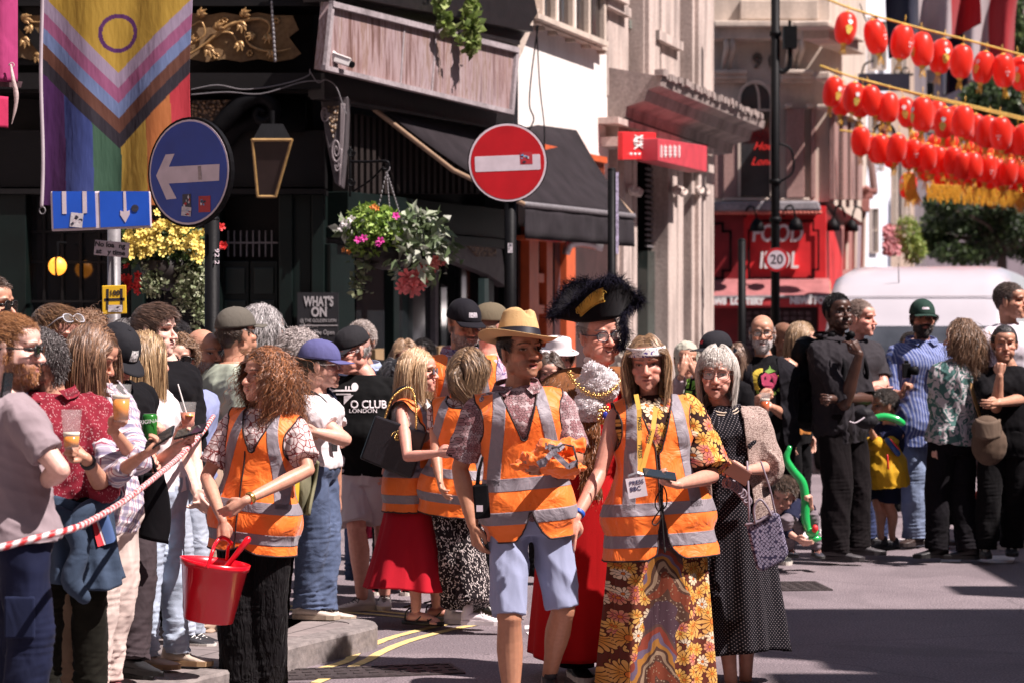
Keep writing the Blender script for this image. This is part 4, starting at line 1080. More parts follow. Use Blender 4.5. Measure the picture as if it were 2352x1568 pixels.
def ornament(name='pebbled_gilt'):
 m,nt,b=newmat(name);co=texco(nt);v=N(nt,'ShaderNodeTexVoronoi');v.inputs['Scale'].default_value=34;v.inputs['Randomness'].default_value=.9;L(nt,co,v.inputs[0])
 L(nt,ramp(nt,v.outputs[0],[(.15,(.36,.23,.13)),(.55,(.05,.03,.02))]),b.inputs['Base Color']);b.inputs['Roughness'].default_value=.5;bumpn(nt,b,M(nt,'SUBTRACT',1.,v.outputs[0]),1.,.02);return m
ORN=ornament()
m=MB();A.quad(m,[(440,232),(534,230),(490,292),(440,296)],.02,.05);m.build('spandrel_panel',ORN,pub)
m=MB();A.quad(m,[(736,226),(800,222),(796,330),(786,432),(768,420),(748,320)],.0,.26);cn=m.build('console',plain('grey_paint',(.07,.06,.065),.5,.3,12),pub,bevel=.01)
m=MB();A.quad(m,[(752,244),(778,244),(774,290),(766,320),(757,290)],.255,.275);m.build('spandrel_panel',ORN,cn)
m=MB()
def spiral(mb,pl,cx,cy,r,turns,rad,off,sy=1.):
 pts=[pl.p(cx+r*(1-.85*t)*math.cos(turns*2*PI*t),cy+sy*r*(1-.85*t)*math.sin(turns*2*PI*t),off)for t in np.linspace(0,1,26)]
 mb.tube(pts,[rad*(1-.5*t)for t in np.linspace(0,1,26)],6)
spiral(m,A,746,262,9,2,.010,.28,2.2);spiral(m,A,772,345,12,2,.012,.28,2.6);spiral(m,A,774,380,7,1.5,.008,.28,2.2)
for dx in(0,6,12):m.tube([A.p(784+dx*.6,240,.27),A.p(782+dx*.4,330,.27),A.p(780-dx*.1,425,.27)],.008,6,sub=2)
m.build('carving',plain('pale_grey_paint',(.20,.17,.18),.5),cn,True)
m=MB();B.quad(m,[(955,545),(1150,560),(1165,660),(1120,630),(1040,600)],.0,.10);sp=m.build('side_bracket',plain('grey_paint',(.07,.06,.065),.5,.3,12),pub)
m=MB();B.quad(m,[(1055,545),(1142,552),(1140,590),(1100,590)],.10,.12);m.build('spandrel_panel',ORN,sp)
m=MB()
B.quad(m,[(748,-160),(1215,-60),(1235,30),(1195,95),(760,3)],.0,.24)
B.quad(m,[(760,3),(1195,95),(1195,104),(760,12)],.2,.30);B.quad(m,[(760,-30),(1225,60),(1225,74),(760,-16)],.2,.36)
B.quad(m,[(745,168),(1180,262),(1180,300),(745,222)],.0,.14);B.quad(m,[(745,222),(1180,298),(1180,304),(745,228)],.1,.22)
m.build('cornice',plain('black_moulding',(.009,.0065,.0075),.5,.4,10,.2,30),pub)
def fascia_mat():
 m,nt,b=newmat('weathered_fascia');co=texco(nt)
 mp=N(nt,'ShaderNodeMapping');mp.inputs['Scale'].default_value=(3.4,3.4,.30);L(nt,co,mp.inputs[0]);n=N(nt,'ShaderNodeTexNoise');n.inputs['Scale'].default_value=3.2;n.inputs['Detail'].default_value=9;n.inputs['Roughness'].default_value=.7;L(nt,mp.outputs[0],n.inputs[0])
 n2=N(nt,'ShaderNodeTexNoise');n2.inputs['Scale'].default_value=1.6;n2.inputs['Detail'].default_value=3;L(nt,co,n2.inputs[0])
 c=ramp(nt,n.outputs[0],[(.36,(.05,.035,.035)),(.44,(.20,.15,.16)),(.50,(.38,.32,.35)),(.56,(.17,.12,.09)),(.63,(.42,.37,.40)),(.70,(.22,.17,.17))])
 c=mixc(nt,M(nt,'MULTIPLY',n2.outputs[0],.55),c,(.30,.14,.10));L(nt,c,b.inputs['Base Color']);b.inputs['Roughness'].default_value=.55;bumpn(nt,b,n.outputs[0],.3,.02);return m
m=MB();B.quad(m,[(764,4),(1193,112),(1180,262),(748,158)],.24,.34);fb=m.build('fascia_board',fascia_mat(),pub)
m=MB()
B.quad(m,[(766,3),(1194,110),(1193,122),(766,16)],.34,.38);B.quad(m,[(748,150),(1181,254),(1180,264),(748,161)],.34,.38)
B.quad(m,[(764,2),(770,3),(756,160),(748,158)],.34,.37);B.quad(m,[(1188,112),(1194,112),(1181,264),(1175,262)],.34,.37)
for x,a,b in((930,46,200),(1002,64,218)):B.quad(m,[(x,a),(x+2.5,a),(x-8,b),(x-11,b)],.34,.347)
m.build('edging',streaky('fascia_edge',(.26,.22,.23),(.40,.35,.37),k=.6),fb)
m=MB();B.rect(m,800,440,1180,520,-.3,.08);B.rect(m,800,520,1180,545,-.3,.16)
for x0,x1 in((760,815),(905,918),(1120,1135),(1165,1180)):B.rect(m,x0,560,x1,1050,-.03,.06)
m.build('panelling',GREENP,pub,bevel=.006)
m=MB()
for x in np.arange(800,1180,14):B.rect(m,x,250+(x-745)*.17,x+7,445,-.1,.04)
m.build('vertical_boards',WOODD,pub)
m=MB();B.rect(m,818,560,1118,1050,-.28,-.25);iw=m.build('window',GLASSD,pub);m=MB()
for x in(905,1000):B.rect(m,x,560,x+7,1050,-.25,-.2)
m.build('glazing_bar',GREYM,iw)
m=MB();B.quad(m,[(1113,640),(1122,640),(1124,720),(1124,1050),(1112,1050)],.10,.16);m.build('corner_post',plain('pale_green_paint',(.17,.30,.26),.5),pub)
m=MB();B.quad(m,[(862,802),(882,800),(882,826),(862,824)],.08,.13);B.quad(m,[(1008,796),(1028,794),(1028,818),(1008,818)],.08,.13);m.build('brass_box',plain('brass_plate',(.30,.20,.11),.4),pub)
def glow(px,py,d,r,label):
 o=empty('wall_lamp',W(px,py,d),label,'lamp');m=MB();m.ell(W(px,py,d),r,16,10);m.build('lamp_shade',plain('lamp_glow',(.8,.35,.06),.5,emit=((1.,.32,.03),1.1)),o,True)
 m=MB();m.box(*(W(px,py,d)[0]+np.array([-.006,.006])),d-r*1.02,d+r,*(W(px,py,d)[2]+np.array([-r*1.02,r*1.02])));m.cyl(W(px,py,d)+(0,0,r),W(px,py,d)+(0,0,r+.12),.01);m.cyl(W(px,py,d)+(0,0,r+.11),W(px,py,d)+(0,.35,r+.12),.01);m.build('lamp_frame',BLKM,o)
glow(132,612,18.6,.072,'small glowing amber globe lamp on the pub wall at left')
ln=empty('wall_lantern',W(625,400,18.2),'large unlit brass framed lantern tapering downward on the pub front','lantern')
Ld=18.2;q=lambda x,y,o=0:W(x,y,Ld+o)
m=MB()
fr=[(580,322),(670,322),(633,452),(592,452)]
T=[q(580,322,-.16),q(670,322,-.16),q(670,322,.16),q(580,322,.16)];Bt=[q(592,452,-.07),q(633,452,-.07),q(633,452,.07),q(592,452,.07)]
for i in range(4):m.cyl(T[i],Bt[i],.012,n=6);m.cyl(T[i],T[(i+1)%4],.014,n=6);m.cyl(Bt[i],Bt[(i+1)%4],.012,n=6)
m.build('lantern_frame',plain('aged_brass',(.34,.21,.08),.4,.3,20),ln)
m=MB();m.add(T+Bt,[(0,1,5,4),(1,2,6,5),(2,3,7,6),(3,0,4,7)]);m.build('pane',plain('smoky_glass',(.045,.030,.028),.25,.2,5),ln)
m=MB();m.add(T+[q(600,285,-.07),q(650,285,-.07),q(650,285,.07),q(600,285,.07)],[(0,1,5,4),(1,2,6,5),(2,3,7,6),(3,0,4,7),(4,5,6,7)]);m.cyl(q(625,288),q(625,255),.02);m.cyl(q(625,262),q(625,262,.75),.018);m.build('lantern_cap',BLKM,ln)
mb_=empty('menu_board',A.p(730,800,.1),"black chalkboard beside the pub door headed WHAT'S ON",'chalkboard')
m=MB();A.rect(m,683,672,777,1000,.06,.10);bd=m.build('board',plain('chalkboard',(.006,.006,.009),.6,.3,6),mb_)
CHK=plain('chalk',(.36,.34,.35),.9,.15,60)
for s,x,y,h,k in(("WHAT'S",732,694,22,.60),('ON',733,718,22,.75),('@ THE GOLDEN LION',731,737,8,.75),('k - The Open',737,764,11,.75),('ound -',722,782,10,.8)):plane_text(A,'lettering',s,x,y,h,CHK,bd,.104,sx=k,depth=.002,bold=.004 if h>20 else 0)
m=MB();A.rect(m,688,747,776,749,.10,.104);A.rect(m,688,749,690,960,.10,.104);m.build('chalk_line',CHK,bd)
def cable(pts,d,label,r=.006,name='cable',col=GREYM,cat='cable'):
 P=np.array([W(a,b,d[i]if hasattr(d,'__len__')else d)for i,(a,b)in enumerate(pts)]);m=MB();m.tube(P,r,6,sub=5);o=m.build(name,col,None,True);tag(o,label,cat);return o
cable([(440,206),(500,196),(560,206),(640,196),(705,176),(712,160)],18.6,'thin grey cable sagging under the gilded pub sign',.005)
cable([(440,218),(520,212),(600,216),(690,190),(735,186)],18.5,'second grey cable strung just below the first under the gilded sign',.005)
cable([(712,165),(730,190),(748,184),(772,200),(790,250),(796,262)],18.5,'loose grey cable looping round the corner bracket of the pub',.005,col=GREYM)
cable([(1236,60),(1222,160),(1216,240),(1226,275),(1208,310)],22.3,'loose dark cable hanging in front of the white wall',.008,col=BLKM)
cable([(1232,60),(1240,200),(1250,290),(1250,345)],22.4,'right hand dark cable hanging in front of the white wall',.007,col=BLKM)
cc=empty('security_camera',W(770,140,18.5),'white security camera on a bracket at the left end of the weathered fascia','security camera')
m=MB();m.tube([W(752,150,18.6),W(748,128,18.5),W(762,124,18.4),W(780,142,18.4)],[.035,.04,.03,.02],10,sub=3);m.build('bracket',WHT,cc,True)
m=MB();m.obox(W(786,140,18.4),(.06,0,-.02),(0,.035,0),(.01,0,.028));m.obox(W(786,130,18.4),(.07,0,-.025),(0,.042,0),(.002,0,.006));cb=m.build('camera_body',WHT,cc,bevel=.006)
m=MB();m.cyl(W(803,147,18.4),W(810,150,18.38),.026);m.build('lens',BLKM,cb)
def awning(name,wl,wr_,fr_,fl,mat,label,val,valmat,arm=None,cat='awning'):
 o=empty(name,tuple(wl),label,cat);m=MB();nU,nV=14,10
 def fn(u,v):
  a=wl*(1-u)+wr_*u;b=fl*(1-u)+fr_*u;p=a*(1-v)+b*v;return p+np.array([0,0,-.05*math.sin(PI*v)+.006*math.sin(u*40)*v])
 m.grid(fn,nU,nV);f=m.build('canopy',mat,o,True);f.modifiers.new('s','SOLIDIFY').thickness=.004
 m=MB()
 def fv(u,v):p=fl*(1-u)+fr_*u;return p+np.array([0,0,-val*v])+np.array([.012,-.012,0])*math.sin(u*26)*v
 m.grid(fv,60,4);vl=m.build('valance',valmat,o,True);vl.modifiers.new('s','SOLIDIFY').thickness=.004
 m=MB();m.tube([fl+(0,0,.0),fr_+(0,0,.0)],.028,10);m.build('front_bar',GREYM,o,True)
 m=MB();m.tube([wl+(0,0,-.05),(wl+fl)/2+(0,0,-.12),fl],.022,8);m.tube([wr_+(0,0,-.05),(wr_+fr_)/2+(0,0,-.12),fr_],.022,8);m.build('arm',plain('tan_metal',(.30,.20,.13),.5),o,True)
 return o
AWN=cloth('awning_canvas',(.020,.016,.019),.25,.2,4,rough=.9);AWV=cloth('awning_valance',(.026,.022,.026),.3,.3,6,stretch=(1,1,.1),rough=.9)
wl=B.p(860,238,.12);wr_=Cc.p(1392,382,.1)
zf=2.75;dfl=(zf-CH)*F/(HY-470);fl=W(1205,470,dfl);dfr=(zf-CH)*F/(HY-497);fr_=W(1455,497,dfr);wr_[2]=wl[2]
awning('shop_awning',wl,B.p(1190,300,.12)+(Cc.p(1392,300)-B.p(1190,300))*.62+(0,0,0),fr_,fl,AWN,'dark grey awning sloping out over the shop behind the no entry sign',.30,AWV)
wb=empty('white_building',(*Cc.a,0),'tall white rendered wall above the orange restaurant front','building')
m=MB();zt=Cc.z(1240,40)
m.prism([tuple(Cc.a),tuple(Cc.b),(Cc.b[0]-3,Cc.b[1]+3),(Cc.a[0]-3,Cc.a[1]+3)],lambda u,v:(u,v,2.95),lambda u,v:(u,v,9.));m.build('wall',WHITE_R,wb)
m=MB();Cc.quad(m,[(1236,40),(1396,108),(1396,118),(1236,54)],.0,.10);Cc.quad(m,[(1236,30),(1398,96),(1398,108),(1236,42)],.0,.17);Cc.quad(m,[(1190,20),(1240,20),(1200,120),(1190,140)],.0,.12);m.build('cornice',CREAM,wb)
m=MB()
for x in(1252,1290,1330,1362):Cc.quad(m,[(x,-60),(x+22,-50),(x+22,66+(x-1252)*.38),(x,56+(x-1252)*.38)],.0,.03)
w_=m.build('window',plain('brown_glass',(.035,.026,.024),.15,.3),wb);m=MB()
for x in(1246,1276,1316,1352,1388):Cc.quad(m,[(x,-60),(x+5,-58),(x+5,74+(x-1252)*.38),(x,72+(x-1252)*.38)],.0,.08)
m.build('mullion',CREAM,wb)
m=MB();Cc.quad(m,[(1252,332),(1395,362),(1395,376),(1252,346)],.0,.18);sb=m.build('sign_rim',ORNG,wb)
m=MB()
for k in range(26):x=1255+k*5.2;Cc.quad(m,[(x,346+k*1.1),(x+3,346.5+k*1.1),(x+4,366+k*1.4),(x+1,366+k*1.4)],.03,.14)
m.build('slat',plain('brown_orange',(.26,.05,.02),.6),sb)
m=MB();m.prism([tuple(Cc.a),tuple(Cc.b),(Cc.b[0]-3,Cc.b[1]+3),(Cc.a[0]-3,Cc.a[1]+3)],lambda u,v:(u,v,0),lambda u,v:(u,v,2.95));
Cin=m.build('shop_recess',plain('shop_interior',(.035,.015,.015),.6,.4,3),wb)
m=MB()
for x0,x1 in((1216,1238),(1256,1270),(1302,1322)):Cc.rect(m,x0,520,x1,1000,.0,.09)
for y in(628,700):Cc.quad(m,[(1238,y),(1256,y),(1256,y+22),(1238,y+22)],.0,.07)
Cc.quad(m,[(1208,540),(1340,550),(1340,560),(1208,552)],.0,.10);m.build('orange_frame',ORNG,wb,bevel=.006)
m=MB();Cc.quad(m,[(1238,545),(1256,545),(1256,628),(1238,628)],.0,.02);Cc.quad(m,[(1274,556),(1300,560),(1300,900),(1274,900)],.0,.02);w_=m.build('window',plain('shop_glass',(.06,.05,.06),.08,.6,3),wb)
m=MB();m.prism([(1272+34*math.cos(a),540+17*math.sin(a))for a in np.linspace(0,2*PI,24,endpoint=False)],lambda u,v:Cc.p(u,v,.16),lambda u,v:Cc.p(u,v,.12));rs_=m.build('round_sign',REDP,wb)
m=MB();m.prism([(1332+8*math.cos(a),563+6*math.sin(a))for a in np.linspace(0,2*PI,12,endpoint=False)],lambda u,v:Cc.p(u,v,.6),lambda u,v:Cc.p(u,v,.5))
dk=empty('vent_duct',Cc.p(1330,565,.3),'shiny silver duct poking out beside the orange shopfront','duct')
m=MB();m.tube([W(1300,585,24),W(1308,562,24),W(1335,556,24),W(1386,566,24)],[.04,.05,.055,.055],12,sub=3,flat=True);m.build('duct',plain('steel',(.45,.43,.45),.3,.1,10,metal=.7),dk,True)
bk=empty('stone_building',(*D.a,0),'weathered stone building with fluted pilasters and a heavy crumbling cornice','building')
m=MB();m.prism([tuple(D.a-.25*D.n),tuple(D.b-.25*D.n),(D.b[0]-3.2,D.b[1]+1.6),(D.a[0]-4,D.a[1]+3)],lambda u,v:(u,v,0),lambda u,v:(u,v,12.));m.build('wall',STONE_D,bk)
m=MB()
for x0,x1,o in((1397,1444,.02),(1480,1492,.10),(1492,1506,.16),(1506,1516,.08),(1520,1562,.05),(1592,1606,.12),(1606,1632,.18),(1632,1640,.10)):D.zrect(m,x0,x1,4.2,12,-.25,o)
for x0,x1,o in((1420,1431,.08),(1434,1452,.14),(1455,1464,.06),(1536,1556,.12),(1558,1570,.06),(1590,1604,.12),(1606,1622,.18),(1622,1640,.05)):D.zrect(m,x0,x1,0,3.72,-.25,o)
D.zrect(m,1397,1418,0,4.,-.25,-.02)
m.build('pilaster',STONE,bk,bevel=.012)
m=MB()
for x0,x1,o,z0,z1 in((1397,1450,.10,5.15,5.25),(1397,1446,.16,5.25,5.42),(1515,1570,.13,5.05,5.16)):D.zrect(m,x0,x1,z0,z1,-.1,o)
for x in(1452,1554,1606):spiral(m,D,x,436,7,1.6,.03,.20,1.4);spiral(m,D,x+14,440,7,1.6,.03,.20,1.4)
D.zrect(m,1420,1640,3.62,3.72,-.1,.22);D.zrect(m,1420,1640,3.72,3.86,-.1,.14);D.zrect(m,1420,1640,3.86,3.93,-.1,.24)
m.build('moulding',STONE,bk,bevel=.01)
m=MB();zc=D.z(1402,262)
prof=[(0,-.42),(.20,-.40),(.22,-.28),(.42,-.22),(.46,-.10),(.60,-.06),(.62,.04),(.0,.16)]
def swp(s_,o,z):q=D.a+D.t*s_+D.n*o;return(q[0],q[1],z)
ss=np.linspace(-.05,D.len+.15,40);vs=[]
for s_ in ss:
 for o,z in prof:vs.append(swp(s_+(.0 if s_<D.len else o*.4),o,4.36+z))
npf=len(prof);fs=[(i*npf+j,i*npf+(j+1)%npf,(i+1)*npf+(j+1)%npf,(i+1)*npf+j)for i in range(len(ss)-1)for j in range(npf)]+[tuple(range(npf)),tuple(range((len(ss)-1)*npf+npf-1,(len(ss)-1)*npf-1,-1))]
m.add(vs,fs);m.build('cornice',STONE_D,bk)
m=MB();rs=np.random.RandomState(3)
for s_ in np.arange(-.05,D.len+.1,.11):m.obox(swp(s_,.60+rs.uniform(-.02,.02),4.42+rs.uniform(-.01,.03)),(D.t[0]*.07,D.t[1]*.07,0),(D.n[0]*.05,D.n[1]*.05,0),(0,0,.028+rs.uniform(0,.012)))
m.build('lead_edge',STONE_D,bk)
m=MB();D.zrect(m,1446,1480,4.5,12,-.25,-.14);D.zrect(m,1566,1592,4.5,12,-.25,-.14);D.zrect(m,1488,1534,0,2.55,-.25,-.05);w_=m.build('window',plain('green_glass',(.035,.05,.045),.08,.5,2,spec=.8),bk)
m=MB()
for x in(1446,1461,1478,1566,1589):D.zrect(m,x,x+4,4.5,12,-.14,-.08)
D.zrect(m,1446,1482,5.1,5.2,-.12,-.05);m.build('glazing_bar',plain('grey_green_paint',(.16,.17,.15),.5),w_)
m=MB();D.zrect(m,1487,1534,2.55,3.6,-.25,-.10);sh_=m.build('shutter',BLKM,bk);m=MB()
for k in range(15):z=2.6+k*.066;D.zrect(m,1487,1534,z,z+.026,-.10,-.07)
m.build('slat',GREYM,sh_)
def wallsign(name,pl,pts,col,label,o0=.25,o1=.42,white_under=None):
 o=empty(name,pl.p(*pts[0],o0),label,'sign');m=MB();pl.quad(m,pts,o0,o1);b_=m.build('sign_board',col,o,bevel=.008);return o,b_
m=MB();
s1,b1=wallsign('shop_sign',D,[(1431,303),(1507,305),(1507,366),(1431,368)],REDP,'square red sign with white lantern emblem under the stone cornice',.3,.36)
m=MB()
for sx_,sy_,r1,r2 in((0,0,11,10),):m.tube([D.p(1467+11*math.cos(a),326+9*math.sin(a),.37)for a in np.linspace(0,2*PI,20,endpoint=False)],.008,5,closed=True)
m.tube([D.p(1467+5*math.cos(a),326+9*math.sin(a),.37)for a in np.linspace(0,2*PI,20,endpoint=False)],.007,5,closed=True)
for y,w_x in((318,9),(326,11),(334,9)):m.tube([D.p(1467-w_x,y,.37),D.p(1467+w_x,y,.37)],.007,5)
for s_ in(-1,1):m.tube([D.p(1467-9*s_,312,.37),D.p(1467,317,.37)],.008,5);m.tube([D.p(1467-10*s_,343,.37),D.p(1467,335,.37)],.008,5)
for k in range(5):m.obox(D.p(1448+k*9.5,355,.365),(.018,0,0),(0,.003,0),(0,0,.016))
m.build('emblem',WHT,b1,True)
s2,b2=wallsign('shop_sign',D,[(1512,318),(1624,336),(1624,396),(1512,370)],plain('faded_red',(.50,.05,.07),.5),'long faded red shop sign with white characters beside the square emblem sign',.3,.55)
m=MB()
for k,(x,w_x)in enumerate(((1520,2),(1529,7),(1540,7),(1551,7),(1561,4))):
 for y in(338,346,354):D.quad(m,[(x-w_x/2,y),(x+w_x/2,y+.5),(x+w_x/2,y+3),(x-w_x/2,y+2.5)],.55,.56)
 D.quad(m,[(x-.9,334),(x+.9,334),(x+.9,362),(x-.9,362)],.55,.565)
m.build('lettering',WHT,b2)
vb=empty('victorian_building',(*E.a,0),'ornate cream stone corner building with pink granite columns and arched windows','building')
m=MB();m.prism([tuple(E.a),tuple(E.b),tuple(E2.b),(E.a[0],52)],lambda u,v:(u,v,3.7),lambda u,v:(u,v,13.))
m.build('wall',CREAM,vb)
m=MB();E.quad(m,[(1640,48),(1905,48),(1905,62),(1640,62)],.0,.55);E.quad(m,[(1640,62),(1900,62),(1900,90),(1640,90)],.0,.42)
for y0,y1,o in((160,170,.26),(170,182,.2),(182,190,.12)):E.quad(m,[(1640,y0),(1716,y0),(1716,y1),(1640,y1)],.0,o);E.quad(m,[(1795,y0),(1868,y0),(1868,y1),(1795,y1)],.0,o+.12)
for x in(1812,1862):E.quad(m,[(x-8,238),(x+8,238),(x+8,248),(x-8,248)],.0,.3)
E.quad(m,[(1660,455),(1860,455),(1860,462),(1660,462)],.0,.16);E.quad(m,[(1700,0),(1880,0),(1880,46),(1700,46)],0,.12)
for y0,y1,o in((48,62,.5),(62,90,.4),(165,182,.25),(240,250,.2)):E2.quad(m,[(1905,y0),(1985,y0+40),(1985,y1+36),(1905,y1)],0,o)
m.build('cornice',CREAM,vb,bevel=.02)
m=MB()
for x in(1668,1682,1812,1826,1840):
 m.tube([E.p(x,96,.38),E.p(x+2,112,.36),E.p(x-3,132,.22),E.p(x-8,158,.08)],[.05,.055,.045,.03],8,sub=3)
m.build('console',CREAM,vb,True)
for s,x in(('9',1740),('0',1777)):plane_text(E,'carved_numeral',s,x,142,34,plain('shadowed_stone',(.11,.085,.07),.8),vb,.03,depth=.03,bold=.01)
def arch(cx,w,yt,yb,n=14):return[(cx-w,yb)]+[(cx-w*math.cos(a),yt+w*1.05-w*1.05*math.sin(a))for a in np.linspace(0,PI,n)]+[(cx+w,yb)]
m=MB();E.quad(m,arch(1735,34,192,452),.0,.03);w_=m.build('window',plain('grey_glass',(.035,.036,.04),.07,.5,1.5,spec=.8),vb)
m=MB();ao=arch(1735,40,184,452);ai=arch(1735,34,192,452)
for i in range(len(ao)-1):E.quad(m,[ao[i],ao[i+1],ai[i+1],ai[i]],.0,.10)
E.quad(m,[(1701,251),(1769,251),(1769,256),(1701,256)],.03,.08)
m.tube([E.p(1735,192,.06),E.p(1742,215,.06),E.p(1744,251,.06)],.022,6,sub=3)
m.build('window_frame',CREAM,w_)
NEON=plain('red_neon',(.7,.03,.03),.4,emit=((1.,.05,.04),.35))
plane_text(E,'neon_lettering','Hou',1752,337,18,NEON,w_,.05,shear=.4);plane_text(E,'neon_lettering','Lond',1750,372,18,NEON,w_,.05,shear=.4)
m=MB()
for x0,x1,o in((1642,1660,.0),(1662,1694,.05),(1806,1848,.16),(1862,1874,.12)):E.quad(m,[(x0,250),(x1,250),(x1,455),(x0,455)],.0,o+.02)
E.quad(m,[(1640,256),(1698,256),(1698,456),(1640,456)],.0,.015)
for x,o in((1918,.1),(1938,.1),(1955,.1),(1972,.1)):E2.quad(m,[(x,250+(x-1905)*.4),(x+9,252+(x-1905)*.4),(x+9,460),(x,460)],.0,o)
m.build('column',PINK_ST,vb,bevel=.015)
m=MB()
for x0,x1,y0 in((1664,1672,100),(1925,1934,120),(1945,1951,130),(1963,1968,140)):(E if x0<1900 else E2).quad(m,[(x0,y0+160),(x1,y0+160),(x1,450),(x0,450)],.0,.05)
m.build('window',GLASSD,vb)
fs_=empty('food_shop',(*E.a,0),'bright red corner food shop with white raised lettering and black stepped border','shop')
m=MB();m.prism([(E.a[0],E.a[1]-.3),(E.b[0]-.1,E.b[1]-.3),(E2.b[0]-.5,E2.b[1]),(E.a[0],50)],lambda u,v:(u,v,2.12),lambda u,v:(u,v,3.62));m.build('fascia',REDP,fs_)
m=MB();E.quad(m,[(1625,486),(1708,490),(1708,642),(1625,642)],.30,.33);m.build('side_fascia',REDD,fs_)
m=MB();E.quad(m,[(1624,464),(1880,462),(1888,484),(1624,486)],.0,.55);m.build('lead_roof',LEAD,fs_,bevel=.03)
m=MB()
for x in np.arange(1630,1885,9.):m.ell(E.p(x,489,.5),(.045,.05,.035),8,6)
m.build('tile_edge',plain('terracotta',(.55,.16,.12),.7),fs_,True)
def stepped(mb,pts,w=5,off=(.33,.36)):
 for(a,b),(c,d)in zip(pts[:-1],pts[1:]):
  x0,x1,y0,y1=min(a,c)-w/2,max(a,c)+w/2,min(b,d)-w/2,max(b,d)+w/2;E.quad(mb,[(x0,y0),(x1,y0),(x1,y1),(x0,y1)],*off)
m=MB();stepped(m,[(1720,640),(1720,556),(1732,556),(1732,536),(1722,536)][:1]+[(1720,560)]);stepped(m,[(1720,530),(1732,530),(1732,508),(1868,508),(1868,530),(1880,530),(1880,620),(1868,620),(1868,640),(1720,640),(1720,530)],4,(.331,.352))
stepped(m,[(1640,514),(1660,514),(1660,532),(1678,532),(1678,622),(1660,622),(1660,640),(1628,640)],5,(.331,.356));m.build('stepped_border',BLKM,fs_)
plane_text(E,'lettering','FOOD',1785,538,40,WHT,fs_,.36,sx=.74,shear=.12,depth=.04,bold=.006);plane_text(E,'lettering','IDOL',1788,600,38,WHT,fs_,.36,sx=.74,shear=.12,depth=.04,bold=.006)
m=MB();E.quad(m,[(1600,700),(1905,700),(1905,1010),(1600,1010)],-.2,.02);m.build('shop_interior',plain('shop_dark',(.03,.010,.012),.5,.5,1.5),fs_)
m=MB()
for x0,x1 in((1625,1695),(1880,1905)):E.quad(m,[(x0,700),(x1,700),(x1,1010),(x0,1010)],.02,.2)
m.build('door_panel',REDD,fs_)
m=MB();rs=np.random.RandomState(8)
for i in range(9):
 for j in range(10):x=1715+i*17;y=715+j*13;E.quad(m,[(x,y),(x+12,y),(x+12,y+9),(x,y+9)],.03,.06+rs.rand()*.02)
m.build('magazine_rack',plain('magazines',(.10,.07,.08),.4,.9,8),fs_)
MAUVE=cloth('faded_red_canvas',(.30,.115,.115),.2,.2,3);VALR=cloth('red_valance',(.50,.055,.06),.15,.2,4)
aw=awning('food_shop_awning',E.p(1618,642,.33),E.p(1905,640,.33),E.p(1908,681,1.0),E.p(1612,684,1.0),MAUVE,'faded red awning with white NEWS LOTTERY valance below the food shop sign',.17,VALR)
plane_text(E,'lettering','NEWS  LOTTERY',1686,693,14,WHT,aw,1.04,sx=.9,bold=.012);plane_text(E,'lettering','NEWS FOOD',1868,691,15,WHT,aw,1.04,sx=.85,bold=.012)
def goose(px,py,d,label,flip=1):
 o=empty('gooseneck_lamp',W(px,py,d),label,'lamp','black gooseneck lamps along the food shop sign');m=MB()
 m.tube([W(px-28*flip,py-22,d+.4),W(px-22*flip,py-42,d+.2),W(px-8*flip,py-44,d),W(px,py-14,d-.05)],.018,8,sub=4);m.build('arm',BLKM,o,True)
 m=MB();c=W(px,py,d-.05);m.revolve([(.03,.13),(.06,.11),(.11,.03),(.125,-.05),(.10,-.08),(.02,-.08)],c,16);m.build('lamp_shade',BLKM,o,True)
goose(1739,521,39.2,'black gooseneck lamp over the F of the red food sign');goose(1828,519,39.2,'black gooseneck lamp over the D of the red food sign')
goose(1913,520,40.2,'black gooseneck lamp just round the corner of the red shop',-1);goose(1956,522,43.,'black gooseneck lamp farthest from the red food sign',-1)
def terrace(pl,x0,x1,yt,yb,mat,label,wins,d2=6.,frame=CREAM,glass=GLASSD,bands=()):
 o=empty('terrace_building',(*pl.a,0),label,'building');m=MB();pl.quad(m,[(x0,yt),(x1,yt),(x1,yb),(x0,yb)],-d2,0.);m.build('wall',mat,o)
 for a,b,c,d_ in wins:
  m=MB();f=MB()
  pl.quad(m,[(a,b),(c,b),(c,d_),(a,d_)],.0,.02);w=max(1.2,(c-a)*.08)
  for q_ in([(a-w,b-w),(a,b-w),(a,d_+w),(a-w,d_+w)],[(c,b-w),(c+w,b-w),(c+w,d_+w),(c,d_+w)],[(a,b-w),(c,b-w),(c,b),(a,b)],[(a-w,d_),(c+w,d_),(c+w,d_+w*1.5),(a-w,d_+w*1.5)]):pl.quad(f,q_,.0,.08)
  pl.quad(f,[(a,(b+d_)/2-.7),(c,(b+d_)/2-.7),(c,(b+d_)/2+.7),(a,(b+d_)/2+.7)],.02,.05)
  w_=m.build('window',glass,o);f.build('window_frame',frame,w_)
 if bands:
  m=MB()
  for y0,y1,off in bands:pl.quad(m,[(x0,y0),(x1,y0),(x1,y1),(x0,y1)],.0,off)
  m.build('string_course',frame,o)
 return o
BLW=streaky('pale_blue_render',(.62,.66,.74),(.72,.75,.82),(.4,.38,.4),k=.3)
PKB=streaky('pink_brick',(.30,.12,.10),(.40,.17,.15),k=.4)
BUFF=streaky('buff_brick',(.34,.25,.19),(.44,.33,.26),k=.5)
MAUV=streaky('mauve_render',(.27,.22,.25),(.36,.30,.33),k=.5)
